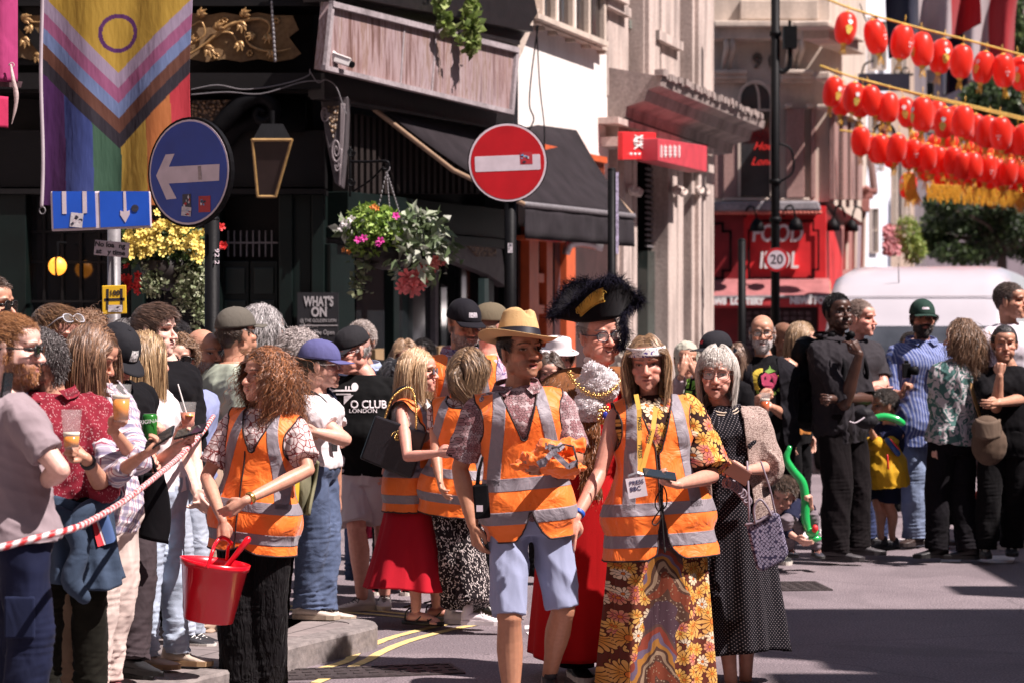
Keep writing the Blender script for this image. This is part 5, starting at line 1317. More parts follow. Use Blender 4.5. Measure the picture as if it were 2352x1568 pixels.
terrace(Pl(1900,52,1990,60),1880,1996,-200,1000,PKB,'pink brick house with cream trim just past the Victorian corner building',[(1912,-20,1926,60),(1938,-10,1950,70),(1962,0,1972,80),(1912,240,1922,300),(1935,250,1945,310),(1966,260,1974,330)],bands=((100,112,.3),(220,232,.3),(345,360,.3)))
terrace(Pl(1990,58,2050,66),1988,2046,-200,1000,BLW,'narrow pale blue rendered house front behind the lanterns',[(2000,40,2016,160),(2024,50,2036,160),(2002,220,2016,300),(2004,480,2018,580)],bands=((180,190,.3),))
ft=terrace(Pl(2040,66,2110,78),2040,2100,-200,1000,BUFF,'buff brick house with tall dark windows behind the red lanterns',[(2052,20,2058,190),(2064,20,2070,190),(2076,24,2082,195),(2052,360,2058,520),(2063,362,2069,520),(2075,366,2081,520),(2086,366,2091,520)])
terrace(G,2085,2560,-250,1000,MAUV,'mauve rendered building closing the end of the street',[(2130,10,2160,120),(2200,10,2230,120),(2270,20,2300,120),(2330,20,2352,120),(2120,190,2145,300),(2262,250,2300,300),(2330,250,2370,310),(2150,480,2175,560)],bands=((150,160,.4),(420,430,.4)))
terrace(Pl(2100,82,2165,84),2096,2128,-200,1000,streaky('dark_stone',(.12,.10,.11),(.18,.15,.16)),'tall grey stone pier between the buff house and the mauve building',[])
m=MB();q1=lambda x,y,d:W(x,y,d)
for lab,xs in(('large cream gabled dormer canopy on the pink brick house',(1882,1966,308,440)),('smaller cream gabled dormer canopy behind the larger one',(1966,1998,328,440))):
 x0,x1,y0,y1=xs;o=empty('dormer_canopy',W(x0,y1,50),lab,'canopy');m=MB();d=50 if x0<1900 else 54
 m.hexa([W(x0+20,y1,d),W(x1-15,y1,d),W(x1-15,y1,d+3),W(x0+20,y1,d+3),W(x0,y0,d-1.2),W(x1,y0,d-1.2),W(x1,y0,d+3),W(x0,y0,d+3)]);m.build('canopy',WHITE_R,o,bevel=.05)
 m=MB();m.tube([W(x1-2,y0,d-1.25),W(x1+10 if x0>1900 else x1+8,y1,d-1)],.09,6);m.tube([W(x0,y0+25,d-1.25),W(x1-26,y0+12,d-1.25)],.04,6);m.build('frame',PINK_ST,o)
tb=empty('timber_bay',W(1960,460,49),'carved pink timber bay below the cream canopies','bay window');m=MB()
for y,w_,h_ in((438,44,10),(448,36,12),(460,28,30)):m.obox(W(1960,y+h_/2,49),(w_*49/F,0,0),(0,.6,0),(0,0,h_*.5*49/F))
for k in range(6):m.ell(W(1926+13*k,434,48.4),(.07,.07,.07),8,6)
m.build('bay',PKB,tb,bevel=.03)
m=MB()
for k in range(4):m.cyl(W(1925+20*k,480,48.6),W(1922+20*k,620,48.6),.05)
m.build('post',CREAM,tb)
sg2=empty('hanging_sign',W(2030,190,45),'dark rectangular hanging sign on an iron bracket behind the lanterns','sign');m=MB();m.obox(W(2030,190,45),(.48,0,0),(0,.05,0),(0,0,.16));m.build('sign_board',plain('navy_board',(.02,.02,.035),.4),sg2)
m=MB();m.tube([W(1975,172,45),W(2095,172,45)],.025,6)
for x in(2080,2062):m.tube([W(x+8*math.cos(a),164+8*math.sin(a),45)for a in np.linspace(0,5.5,14)],.015,5)
m.tube([W(1978,180,45),W(1985,150,45),W(2005,140,45)],.02,6,sub=3);m.build('bracket',BLKM,sg2,True)
rsn=empty('round_sign',W(2030,308,44),'round white and green pub sign half hidden behind red lanterns','sign');m=MB()
m.prism([(2031+24*math.cos(a),308+24*math.sin(a))for a in np.linspace(0,2*PI,28,endpoint=False)],lambda u,v:W(u,v,44),lambda u,v:W(u,v,44.06));m.build('sign_board',plain('sign_white',(.55,.53,.50),.5),rsn)
m=MB();m.prism([(2031+23*math.cos(a),312+20*math.sin(a))for a in np.linspace(0.1,PI-.1,14)],lambda u,v:W(u,v,43.97),lambda u,v:W(u,v,43.99));m.build('emblem',plain('sign_green',(.05,.16,.08),.5),rsn)
m=MB();m.tube([W(2033,326,43.95),W(2031,300,43.95)],.05,6);m.ell(W(2031,298,43.95),(.12,.02,.08),10,6);m.build('emblem',plain('sign_brown',(.20,.05,.04),.5),rsn)
m=MB();m.tube([W(2031+24*math.cos(a),308+24*math.sin(a),44)for a in np.linspace(0,2*PI,28,endpoint=False)],.025,6,closed=True);m.build('rim',BLKM,rsn)
for lab,bxs,mt_ in(('unseen brick building added across the road, roofline stepped to shade the road',((7.2,15,3.0,8.88,0,9.4),(7.2,15,8.88,9.15,0,8.0),(7.2,15,9.15,9.45,0,8.9),(7.2,15,9.45,11.5,0,9.4),(8.4,15,11.5,13.0,0,7.4),(7.2,15,13.0,13.5,0,6.9),(7.2,15,13.5,18,0,6.2)),BUFF),('unseen stone terrace added further back across the road to block sky light',((17,30,-14,48,0,17),),STONE_D),('unseen brick terrace added behind the photographer to block sky light',((-16,14,-20,-10,0,15),),BUFF),('unseen dark brick building added left of the pavement to block sky light',((-24,-9.5,-10,16,0,16),),STONE_D)):  # unseen buildings added to shade the road and block sky light
 ob=empty('shading_building',((bxs[0][0]+bxs[0][1])/2,bxs[0][2],0),lab,'building');m=MB()
 for b_ in bxs:m.box(*b_)
 m.build('wall',mt_,ob)
def post(px,d,ytop,r,label,name='sign_post',mat=None,zb=0.,cap=True):
 o=empty(name,((px-CX)*d/F,d,zb),label,'post');m=MB();zt=CH-(ytop-HY)*d/F;x=(px-CX)*d/F
 m.cyl((x,d,zb-.02),(x,d,zt),r,n=20)
 if cap:m.ell((x,d,zt),(r*1.06,r*1.06,r*.6),16,6)
 m.build('pole',mat or BLKM,o,True);return o
def disc(mb,c,r,ry,rz,n=40,th=.012,off=0.,mi=0):
 """upright round plate turned by rz about the vertical"""
 X=np.array([math.cos(rz),math.sin(rz),0]);Nn=np.array([math.sin(rz),-math.cos(rz),0]);c=np.array(c)
 mb.prism([(r*math.cos(a),ry*math.sin(a))for a in np.linspace(0,2*PI,n,endpoint=False)],lambda u,v:c+X*u+np.array([0,0,v])+Nn*(off+th),lambda u,v:c+X*u+np.array([0,0,v])+Nn*off,mi)
def decal(mb,c,rz,poly,off,th=.0016,mi=0):
 X=np.array([math.cos(rz),math.sin(rz),0]);Nn=np.array([math.sin(rz),-math.cos(rz),0]);c=np.array(c)
 mb.prism(poly,lambda u,v:c+X*u+np.array([0,0,v])+Nn*(off+th),lambda u,v:c+X*u+np.array([0,0,v])+Nn*off,mi)
SBLUE=plain('sign_blue',(.008,.045,.30),.38,.12,7);SWHITE=plain('sign_white_sheet',(.56,.48,.53),.45,.10,14);SRED=plain('sign_red',(.42,.008,.014),.38,.12,6)
STK=[plain('sticker_red',(.38,.02,.03),.5),plain('sticker_pale',(.5,.47,.5),.5,.3,60),plain('sticker_dark',(.03,.03,.05),.5,.4,60),plain('sticker_blue',(.1,.25,.45),.5)]
def sticker(c,rz,x,z,w,h,cols,parent,off,tilt=0.,seed=0):
 m=MB();R=lambda u,v:(x+u*math.cos(tilt)-v*math.sin(tilt),z+u*math.sin(tilt)+v*math.cos(tilt));rs=np.random.RandomState(seed)
 decal(m,c,rz,[R(*q_)for q_ in((-w/2,-h/2),(w/2,-h/2),(w/2,h/2),(-w/2,h/2))],off,.001,0)
 for k in range(7):
  a,b=rs.uniform(-w*.35,w*.35),rs.uniform(-h*.38,h*.38);r1,r2=rs.uniform(.06,.2)*w,rs.uniform(.05,.16)*h
  decal(m,c,rz,[R(a+r1*math.cos(t)*rs.uniform(.6,1),b+r2*math.sin(t)*rs.uniform(.6,1))for t in np.linspace(0,2*PI,8,endpoint=False)],off+.001+.0004*k,.0004,1+k%(len(cols)-1))
 m.build('sticker',cols,parent)
d0=13.1;c=W(434,396,d0);sgn=empty('arrow_sign',tuple(c),'large round blue sign with white arrow pointing left, stickers along its lower edge','road sign');rz=-R_(34)
m=MB();disc(m,c,.302,.302,rz,th=.03,off=-.03);m.build('back_plate',BLKM,sgn)
m=MB();disc(m,c,.288,.288,rz,th=.003,off=.0);m.build('border',SWHITE,sgn);m=MB();disc(m,c,.277,.277,rz,th=.002,off=.003);bl=m.build('face',SBLUE,sgn)
m=MB();decal(m,c,rz,[(-.235,-.012),(-.165,.102),(-.10,.104),(-.142,.034),(.225,.036),(.222,-.054),(-.142,-.058),(-.085,-.142),(-.158,-.146)],.005);m.build('arrow',SWHITE,sgn)
sticker(c,rz,-.010,-.175,.062,.11,[STK[2],STK[1],STK[1],STK[0]],sgn,.006,.02,1);sticker(c,rz,-.012,-.215,.07,.05,[STK[1],STK[3],STK[2],STK[0]],sgn,.008,-.1,2);sticker(c,rz,.118,-.178,.085,.088,[STK[0],STK[2],STK[1],STK[3]],sgn,.006,.0,3)
m=MB();decal(m,c,rz,[(.075,-.045),(.10,-.045),(.092,.03),(.070,.03)],.0068);m.build('scuff',plain('scuff',(.30,.25,.25),.7,.3,60),sgn)
pst=post(487,13.15,505,.041,'black post carrying the large blue arrow sign',mat=BLKM)
m=MB();x=(487-CX)*13.15/F
plate=lambda y,s_:text('lettering',s_,.05,(x+.030,13.15-.034,CH-(y-HY)*13.15/F),(0,0,-1),(.6,.8,0),SWHITE,pst,.001)
plate(590,'92 2')
c2=(x,13.15,0);
m=MB();
sticker((x+.002,13.10,CH-(878-HY)*13.15/F),0.,0,0,.062,.066,[STK[1],plain('sticker_pink',(.6,.12,.35),.5),STK[2]],pst,.0,.0,7)
m=MB();cst=(x,13.10,CH-(918-HY)*13.15/F);decal(m,cst,0,[((.040 if k%2==0 else.019)*math.sin(k*PI/5),(.040 if k%2==0 else.019)*math.cos(k*PI/5))for k in range(10)],0.);m.build('sticker',plain('sticker_magenta',(.55,.05,.28),.5),pst)
d0=14.3;sg3=empty('lane_sign',tuple(W(232,498,d0)),'blue rectangular sign with white down arrow partly covered by the pride flag','road sign');Q=lambda x,y,o=0.:W(x,y,d0-o)
m=MB();m.prism([(116,440),(346,440),(349,524),(119,532)],lambda u,v:Q(u,v,.02),lambda u,v:Q(u,v,0));m.build('border',SWHITE,sg3,bevel=.01)
m=MB();m.prism([(120,440),(218,440),(221,522),(123,526)],lambda u,v:Q(u,v,.024),lambda u,v:Q(u,v,.02));m.prism([(228,440),(342,440),(345,518),(231,523)],lambda u,v:Q(u,v,.024),lambda u,v:Q(u,v,.02));m.build('face',plain('sign_blue_bright',(.012,.085,.50),.4,.1,8),sg3)
m=MB()
for p in([(142,440),(152,440),(153,492),(143,492)],[(189,440),(199,440),(200,490),(190,491)],[(283,440),(289,440),(291,486),(298,483),(298,493),(288,512),(276,494),(276,484),(284,487)]):m.prism(p,lambda u,v:Q(u,v,.027),lambda u,v:Q(u,v,.0242))
m.build('arrow',SWHITE,sg3)
sticker(Q(176,506,.027),0,0,0,.075,.085,[STK[1],STK[2],SWHITE],sg3,.0,-.1,4)
m=MB();disc(m,Q(310,479,.027),.022,.022,0.,20,.001);m.build('sticker',STK[2],sg3)
pgl=post(262,14.45,520,.040,'grey post behind the crowd carrying the small no loading sign',mat=GREYM)
d0=14.35;nl=empty('no_loading_sign',tuple(W(257,572,d0)),'small white sign reading No loading at any time with scratched letters','road sign');cN=W(257,572,d0);t_=R_(-5)
R2=lambda u,v:(u*math.cos(t_)-v*math.sin(t_),u*math.sin(t_)+v*math.cos(t_));m=MB();decal(m,cN,0,[R2(-.104,-.045),R2(.104,-.045),R2(.104,.045),R2(-.104,.045)],0,.006);pn=m.build('face',plain('dirty_white',(.50,.42,.46),.5,.2,14),nl,bevel=.004)
INK=plain('black_ink',(.02,.015,.02),.6)
xd,yd=(math.cos(t_),0,math.sin(t_)),(-math.sin(t_),0,math.cos(t_))
for s,u,v in(('No loa',-.045,.021),('ng',.060,.021),('at',-.076,-.021),('y time',.030,-.021)):a,b=R2(u,v);text('lettering',s,.042,cN+np.array([a,-.0075,b]),xd,yd,INK,pn,.0008,bold=.0012)
d0=14.3;hs_=empty('hydrant_sign',tuple(W(263,689,d0)),'yellow fire hydrant sign with black H and the number 100','sign');cH=W(263,689,d0)
m=MB();decal(m,cH,0,[(-.072,-.088),(.074,-.082),(.070,.088),(-.074,.084)],0,.008);pn=m.build('face',plain('sign_yellow',(.72,.44,.02),.45,.08,9),hs_,bevel=.006)
m=MB()
for q_ in([(-.050,-.06),(-.034,-.06),(-.032,.064),(-.048,.064)],[(.036,-.06),(.052,-.06),(.050,.066),(.034,.066)],[(-.060,-.008),(.062,-.004),(.062,.012),(-.060,.008)]):decal(m,cH,0,q_,.008)
m.build('symbol',INK,pn);text('lettering','100',.042,cH+np.array([.002,-.0105,.040]),(1,0,0),(0,0,1),INK,pn,.0008,bold=.001)
sticker(cH,0,.006,-.052,.085,.042,[STK[1],STK[2],SWHITE],hs_,.0105,0,6)
d0=17.;c=W(1166,374,d0);ne=empty('no_entry_sign',tuple(c),'round red no entry sign with white bar and a small sticker','road sign');rz=R_(4)
m=MB();disc(m,c,.284,.284,rz,th=.02,off=-.02);m.build('back_plate',BLKM,ne);m=MB();disc(m,c,.277,.277,rz,th=.002);m.build('border',SWHITE,ne);m=MB();disc(m,c,.262,.262,rz,th=.002,off=.002);m.build('face',SRED,ne)
m=MB();t_=R_(2.5);bar=[]
for cx_,cy_,a0 in((.223,.045,0),(-.223,.045,PI/2),(-.223,-.045,PI),(.223,-.045,1.5*PI)):
 for a in np.linspace(a0,a0+PI/2,4):u,v=cx_+.010*math.cos(a),cy_+.010*math.sin(a);bar.append((u*math.cos(t_)-v*math.sin(t_),u*math.sin(t_)+v*math.cos(t_)-.004))
decal(m,c,rz,bar,.004);m.build('bar',SWHITE,ne);sticker(c,rz,.132,.032,.088,.086,[STK[0],STK[3],STK[1],STK[2]],ne,.006,.04,9)
pe=post(1172,17.06,288,.043,'black post carrying the red no entry sign');
sticker((pe.location.x,17.06-.0445,CH-(570-HY)*17/F),0,0,0,.035,.07,[STK[1],STK[2],STK[1]],pe,.0,.0,12)
pq=post(1405,20.,391,.034,'black post with a strip of faded stickers left of the stone building');
m=MB()
m.obox((pq.location.x+.045,20.0,CH-(490-HY)*20/F),(.012,0,0),(0,.03,0),(0,0,.34));m.build('sticker_strip',plain('sticker_lilac',(.45,.40,.55),.6,.5,50),pq)
post(1704,28.,553,.046,'short black post in front of the red food shop')
pt=post(1781,30.,-140,.056,'very tall black street pole carrying the 20 sign','street_pole')
m=MB();x=(1781-CX)*30/F;zf_=lambda y:CH-(y-HY)*30/F
for y in(78,418,505):m.cyl((x,30,zf_(y)-.03),(x,30,zf_(y)+.03),.075,n=16)
m.tube([(x+.05,30,zf_(330)),(x+.20,30,zf_(345)),(x+.22,30,zf_(395)),(x+.06,30,zf_(418))],.014,8,sub=4)
m.build('collar',BLKM,pt,True)
m=MB();m.box(x+.10,x+.26,29.9,30.1,zf_(112),zf_(62));m.cyl((x+.18,30,zf_(62)),(x+.18,30,zf_(48)),.02);m.tube([(x+.18,30,zf_(112)),(x+.18,30,zf_(150)),(x+.10,30,zf_(165)),(x+.04,30,zf_(160))],.03,8,sub=3);m.build('junction_box',BLKM,pt,bevel=.01)
c=W(1784,597,29.85);s20=empty('speed_limit_sign',tuple(c),'round white speed sign reading 20 inside a red ring','road sign')
m=MB();disc(m,c,.150,.150,0.,th=.01,off=-.01);m.build('back_plate',GREYM,s20);m=MB();disc(m,c,.148,.148,0.,th=.002);m.build('border',SRED,s20);m=MB();disc(m,c,.116,.116,0.,th=.002,off=.002);fc=m.build('face',SWHITE,s20)
text('lettering','20',.165,c+np.array([0,-.0052,0]),(1,0,0),(0,0,1),INK,fc,.0008,bold=.002)
def flag_color(u,v):
 """u 0..1 across, v in px down from the top of the picture"""
 x=97+u*342
 ax=abs(x-272)/175.;cv=ax*172*(.96+.04*ax)
 top=163-cv+(0 if x<272 else-6*ax)
 t=(v-top)/35.
 if t<0:
  r=math.hypot(x-269,v-72)
  return(.12,.015,.16)if 35.5<r<45 else(.60,.38,.045)
 band=int(t)
 if band<5:return((.46,.36,.50),(.42,.12,.27),(.21,.28,.52),(.16,.050,.028),(.020,.012,.028))[band]
 k=[(147,(.09,.008,.13)),(212,(.045,.075,.30)),(275,(.045,.13,.075)),(338,(.62,.40,.06)),(396,(.60,.20,.05)),(999,(.62,.035,.06))]
 for e,c_ in k:
  if x<e+(v-300)*.02:return c_
nu,nv=170,330;d0=14.6
def flagp(u,v_):
 y=-170+v_*642;x=97+u*342+3*math.sin(v_*9)-(2 if u<.02 else 0)
 return W(x,y+3*math.sin(u*3),d0)+np.array([0,.035*math.sin(u*13+v_*1.5)*(.4+.6*v_)+.05*math.sin(v_*3.1+u*2),0])
m=MB();m.grid(flagp,nu,nv);me=m.mesh('flag');fl_=tag(empty('pride_flag',tuple(W(268,100,d0)),None),'hanging progress pride flag with chevrons and a purple ring on yellow','flag')
cols=np.array([flag_color(i/nu,-170+642*j/nv)for j in range(nv+1)for i in range(nu+1)]);setcol(me,cols*.82)
mt,nt,b=newmat('flag_cloth');vc=N(nt,'ShaderNodeVertexColor',layer_name='Col');L(nt,vc.outputs[0],b.inputs['Base Color']);b.inputs['Roughness'].default_value=.75;b.inputs['Sheen Weight'].default_value=.2
tr=N(nt,'ShaderNodeBsdfTranslucent');L(nt,vc.outputs[0],tr.inputs[0]);mx=N(nt,'ShaderNodeMixShader');mx.inputs[0].default_value=.4;L(nt,b.outputs[0],mx.inputs[1]);L(nt,tr.outputs[0],mx.inputs[2]);L(nt,mx.outputs[0],nt.nodes['Material Output'].inputs[0])
n2=N(nt,'ShaderNodeTexNoise');n2.inputs['Scale'].default_value=12;n2.inputs['Detail'].default_value=3;mp=N(nt,'ShaderNodeMapping');mp.inputs['Scale'].default_value=(1,1,.25);L(nt,texco(nt),mp.inputs[0]);L(nt,mp.outputs[0],n2.inputs[0]);bumpn(nt,b,n2.outputs[0],.5,.03)
FLAGM=mt;link('cloth',me,fl_,FLAGM,True).modifiers.new('s','SOLIDIFY').thickness=.002
m=MB();m.tube([flagp(0,v_)+(-.008,-.002,0)for v_ in np.linspace(0,1,40)],.011,8);m.build('sleeve',plain('webbing',(.42,.36,.40),.8),fl_,True)
m=MB();e_=flagp(0,1.);m.tube([e_+np.array([.018*math.cos(a)-.004,0,.022*math.sin(a)-.03])for a in np.linspace(0,2*PI,14,endpoint=False)],.004,6,closed=True);m.build('clip',GREYM,fl_,True)
bn=empty('banner',tuple(W(10,100,13.)),'magenta cloth banner at the far left with a frayed cord','banner');m=MB()
m.grid(lambda u,v:W(-70+108*u,-60+250*v,13.)+np.array([0,.04*math.sin(u*7),0]),20,20);m.build('cloth',cloth('magenta_cloth',(.36,.045,.15),.1,.4),bn,True).modifiers.new('s','SOLIDIFY').thickness=.003
m=MB();m.grid(lambda u,v:W(-70+86*u,222+72*v,13.)+np.array([0,.04*math.sin(u*7),0]),20,10);m.build('cloth',cloth('magenta_cloth',(.42,.03,.09),.1,.4),bn,True).modifiers.new('s','SOLIDIFY').thickness=.003
m=MB();m.hexa([W(-70,196,13.05),W(48,202,13.05),W(48,202,13.25),W(-70,196,13.25),W(-70,180,13.05),W(52,188,13.05),W(52,188,13.25),W(-70,180,13.25)]);m.build('bar',plain('weathered_board',(.12,.07,.08),.8,.5,30),bn)
m=MB();m.tube([W(25,150,12.95),W(30,180,12.9),W(37,215,12.9),W(36,245,12.9),W(27,285,12.9)],[.006,.010,.014,.010,.003],8,sub=3);m.tube([W(20,150,12.95),W(27,144,12.95),W(33,150,12.95),W(28,156,12.95)],.003,6,sub=3);m.build('cord',plain('frayed_cord',(.45,.34,.33),.9,.3,90),bn,True)
def leaf_mesh(pts,nrms,size,rng,cols,folded=True,asp=.6):
 """one small pointed leaf per point, folded along its midrib"""
 n=len(pts);t=rng.normal(size=(n,3))+nrms*.6+np.array([0,0,-.4]);t/=np.linalg.norm(t,axis=1)[:,None];s=np.cross(t,nrms+rng.normal(size=(n,3))*.4);s/=np.linalg.norm(s,axis=1)[:,None]+1e-9;u=np.cross(s,t)
 L_=(size*(.6+.8*rng.rand(n)))[:,None];w=L_*asp*.5
 v=np.stack([pts,pts+t*L_*.45+s*w+u*L_*.12,pts+t*L_,pts+t*L_*.45-s*w+u*L_*.12,pts+t*L_*.5],1).reshape(-1,3)
 i=np.arange(n)[:,None]*5;f=np.concatenate([i+np.array([[0,1,4,4]]),i+np.array([[4,1,2,2]]),i+np.array([[0,4,3,3]]),i+np.array([[4,2,3,3]])])
 f3=f[:,[0,1,2]];me=bpy.data.meshes.new('leaves');me.vertices.add(len(v));me.vertices.foreach_set('co',np.ascontiguousarray(v,np.float32).ravel());me.loops.add(len(f3)*3);me.loops.foreach_set('vertex_index',np.ascontiguousarray(f3,np.int32).ravel());me.polygons.add(len(f3));me.polygons.foreach_set('loop_start',np.arange(0,len(f3)*3,3,dtype=np.int32));me.update(calc_edges=True)
 cc=np.repeat(cols,5,0);setcol(me,cc);return me
mt,nt,b=newmat('leaf');vc=N(nt,'ShaderNodeVertexColor',layer_name='Col');L(nt,vc.outputs[0],b.inputs['Base Color']);b.inputs['Roughness'].default_value=.5
tr=N(nt,'ShaderNodeBsdfTranslucent');L(nt,vc.outputs[0],tr.inputs[0]);mx=N(nt,'ShaderNodeMixShader');mx.inputs[0].default_value=.3;L(nt,b.outputs[0],mx.inputs[1]);L(nt,tr.outputs[0],mx.inputs[2]);L(nt,mx.outputs[0],nt.nodes['Material Output'].inputs[0]);LEAFM=mt
def lcols(rng,n,cs):
 k=rng.randint(0,len(cs),n);return np.array(cs)[k]*(.65+.6*rng.rand(n,1))
def foliage(name,pts,size,cs,parent,rng,asp=.6,jit=.0):
 pts=np.array(pts);c=pts.mean(0);n_=pts-c;n_/=np.linalg.norm(n_,axis=1)[:,None]+1e-9
 me=leaf_mesh(pts+rng.normal(size=pts.shape)*jit,n_,size,rng,lcols(rng,len(pts),cs),asp=asp);return link(name,me,parent,LEAFM,False)
def blob(rng,c,r,n,hollow=.5):
 q=rng.normal(size=(n,3));q/=np.linalg.norm(q,axis=1)[:,None];return np.array(c)+q*np.array(r)*(hollow+(1-hollow)*rng.rand(n,1)**.5)
def trail(rng,pts,n,r):
 P,_=catmull(np.array(pts,float),np.zeros(len(pts)),8);i=rng.randint(0,len(P),n);return P[i]+rng.normal(size=(n,3))*r
def flower(mb,c,r,n,axis,rng,mi=0,layers=1,cup=.35):
 axis=nrm(axis);u=nrm(np.cross(axis,rng.normal(size=3)));w=np.cross(axis,u)
 for l in range(layers):
  rr=r*(1-.28*l);ph=rng.uniform(0,6)
  for k in range(n):
   a=ph+2*PI*k/n;h=PI/n*1.05;d_=lambda a_,q,z:c+(u*math.cos(a_)+w*math.sin(a_))*q+axis*z
   up=rr*(cup+.35*l)
   mb.add([c+axis*(-rr*.2),d_(a-h*.8,rr*.6,up*.7),d_(a-h*.35,rr,up),d_(a+h*.35,rr*.97,up*.9),d_(a+h*.8,rr*.6,up*.7)],[(0,1,2,3,4)],mi)
PETY=plain('yellow_petal',(.80,.62,.14),.6,.15,30);PETC=plain('coral_petal',(.80,.20,.20),.6,.2,30);PETR=plain('red_petal',(.60,.02,.02),.6,.2,30);PETM=plain('magenta_petal',(.62,.03,.30),.6,.2,30);PETW=plain('white_petal',(.72,.68,.66),.6,.1,30);PETO=plain('orange_petal',(.75,.25,.05),.6)
rng=np.random.RandomState(21)
def fmesh(name,mb,mat,parent):mb.build(name,mat,parent,False,fixn=False)
d0=16.;hb=empty('hanging_basket',tuple(W(380,580,d0)),'hanging basket of yellow petunias trailing pale leaves behind the arrow sign','flower basket')
m=MB();m.revolve([(.02,-.20),(.16,-.16),(.22,0.),(.20,.0),(.02,-.05)],W(390,600,d0),24);m.build('basket',WOODD,hb,True)
m=MB();
for a in(0,2.1,4.2):m.tube([W(390,600,d0)+np.array([.2*math.cos(a),.2*math.sin(a),0]),W(390,410,d0)],.005,5)
m.build('chain',BLKM,hb)
P_=[blob(rng,W(330,560,d0-.05),(.16,.14,.16),500),blob(rng,W(400,570,d0-.05),(.24,.18,.17),900)]
foliage('leaves',np.vstack(P_),.045,[(.05,.10,.02),(.09,.15,.04),(.03,.06,.015)],hb,rng)
pale=[(.30,.34,.20),(.40,.42,.28),(.20,.25,.12)]
T_=[trail(rng,[W(x,590,d0-.12),W(x+dx,650,d0-.18),W(x+dx*1.6,yb,d0-.16)],n_,.028)for x,dx,yb,n_ in((425,-5,700,260),(438,0,690,260),(450,4,730,300),(458,-3,745,300),(445,-4,690,260),(430,2,650,160),(352,-3,670,120),(362,3,660,100),(345,2,640,80),(462,2,650,160))]
foliage('trailing_leaves',np.vstack(T_),.030,pale,hb,rng,asp=.9)
m=MB()
for k in range(165):
 x=rng.uniform(285,468);y=556-16*math.sin((x-285)/183*PI)+rng.normal()*25+(10 if x<320 else 0);y=min(y,622-abs(x-390)*.35);flower(m,W(x,y,d0-.16-.09*rng.rand()),.030,5,(rng.normal()*.4,-1,rng.normal()*.4+.2),rng,cup=.25)
fmesh('yellow_flowers',m,PETY,hb);m=MB()
for k in range(26):a_=rng.rand();x,y=(rng.normal(300,14),rng.normal(650 if a_<.6 else 625,10))if a_<.75 else(rng.normal(355,18),rng.normal(515,8));flower(m,W(x,y,d0-.1),.028,5,(rng.normal()*.4,-1,rng.normal()*.4),rng,layers=2)
for k in range(8):flower(m,W(rng.normal(508,5),rng.choice([522,550,565]),d0-.1),.03,5,(rng.normal()*.4,-1,.3),rng,layers=2)
fmesh('red_flowers',m,PETR,hb)
d0=17.4;hb=empty('hanging_basket',tuple(W(900,560,d0)),'hanging basket of coral begonias and green leaves outside the pub window','flower basket')
m=MB();m.revolve([(.02,-.16),(.14,-.13),(.22,.0),(.20,.0),(.02,-.05)],W(885,570,d0),24);m.build('basket',WOODD,hb,True)
m=MB()
for t_ in((850,560),(898,520),(925,515)):
 P_,_=catmull(np.array([W(888,395,d0),W(*t_,d0-.05)]),np.zeros(2),16)
 for i in range(0,16):m.ell((P_[i]+P_[min(i+1,16)])/2,(.006,.006,.016),6,5)
m.tube([W(890,375,d0),W(895,388,d0),W(888,397,d0)],.006,6,sub=3);m.build('chain',GREYM,hb,True)
foliage('leaves',np.vstack([blob(rng,W(855,515,d0-.1),(.20,.18,.14),900),blob(rng,W(900,545,d0-.1),(.20,.18,.10),600),blob(rng,W(850,560,d0-.1),(.16,.14,.09),300)]),.045,[(.26,.40,.06),(.36,.48,.12),(.14,.24,.04)],hb,rng)
foliage('broad_leaves',np.vstack([blob(rng,W(955,530,d0-.1),(.22,.2,.13),260,.7),blob(rng,W(820,525,d0-.1),(.12,.12,.06),90,.7),trail(rng,[W(940,500,d0-.2),W(990,545,d0-.28),W(1030,575,d0-.2)],100,.045),trail(rng,[W(950,560,d0-.25),W(965,600,d0-.28),W(985,625,d0-.2)],110,.06),trail(rng,[W(905,600,d0-.15),W(900,625,d0-.15)],12,.04)]),.088,[(.18,.24,.12),(.36,.40,.29),(.12,.17,.08),(.46,.48,.40)],hb,rng,asp=.5)
foliage('trailing_leaves',trail(rng,[W(840,580,d0-.1),W(832,620,d0-.12),W(826,670,d0-.1)],150,.035),.045,[(.12,.15,.07),(.22,.24,.14)],hb,rng,asp=.9)
m=MB()
for x,y,r in((936,636,.075),(948,662,.075),(925,660,.06),(970,620,.065),(998,603,.06),(985,610,.05),(1008,596,.045),(960,632,.05),(992,618,.04),(1016,600,.035),(945,645,.05),(975,640,.045),(966,655,.05)):flower(m,W(x,y,d0-.25),r,7,(rng.normal()*.3,-1,-.5),rng,layers=4,cup=.2)
fmesh('coral_flowers',m,PETC,hb);m=MB()
for x,y in((874,554),(822,552),(836,548),(909,497),(870,560)):flower(m,W(x,y,d0-.3),.030,5,(rng.normal()*.3,-1,.3),rng,layers=2)
fmesh('magenta_flowers',m,PETM,hb);m=MB()
for x,y in((792,512),(800,520),(786,525),(808,505)):flower(m,W(x,y,d0-.2),.032,5,(rng.normal()*.3,-1,.3),rng,layers=2)
fmesh('white_flowers',m,PETW,hb);m=MB()
for x,y in((860,475),(852,480),(866,480),(790,575),(800,580)):flower(m,W(x,y,d0-.2),.022,5,(rng.normal()*.3,-1,.3),rng,layers=2)
fmesh('orange_flowers',m,PETO,hb)
br=empty('iron_bracket',tuple(W(810,400,17.5)),'curled wrought iron bracket holding the coral flower basket','bracket');m=MB()
m.tube([W(806,372,17.5),W(850,372,17.45),W(885,371,17.4),W(893,378,17.4),W(889,390,17.4),W(880,388,17.4)],.010,8,sub=4);m.tube([W(812,440,17.6),W(850,415,17.5),W(880,385,17.4)],.008,8,sub=3)
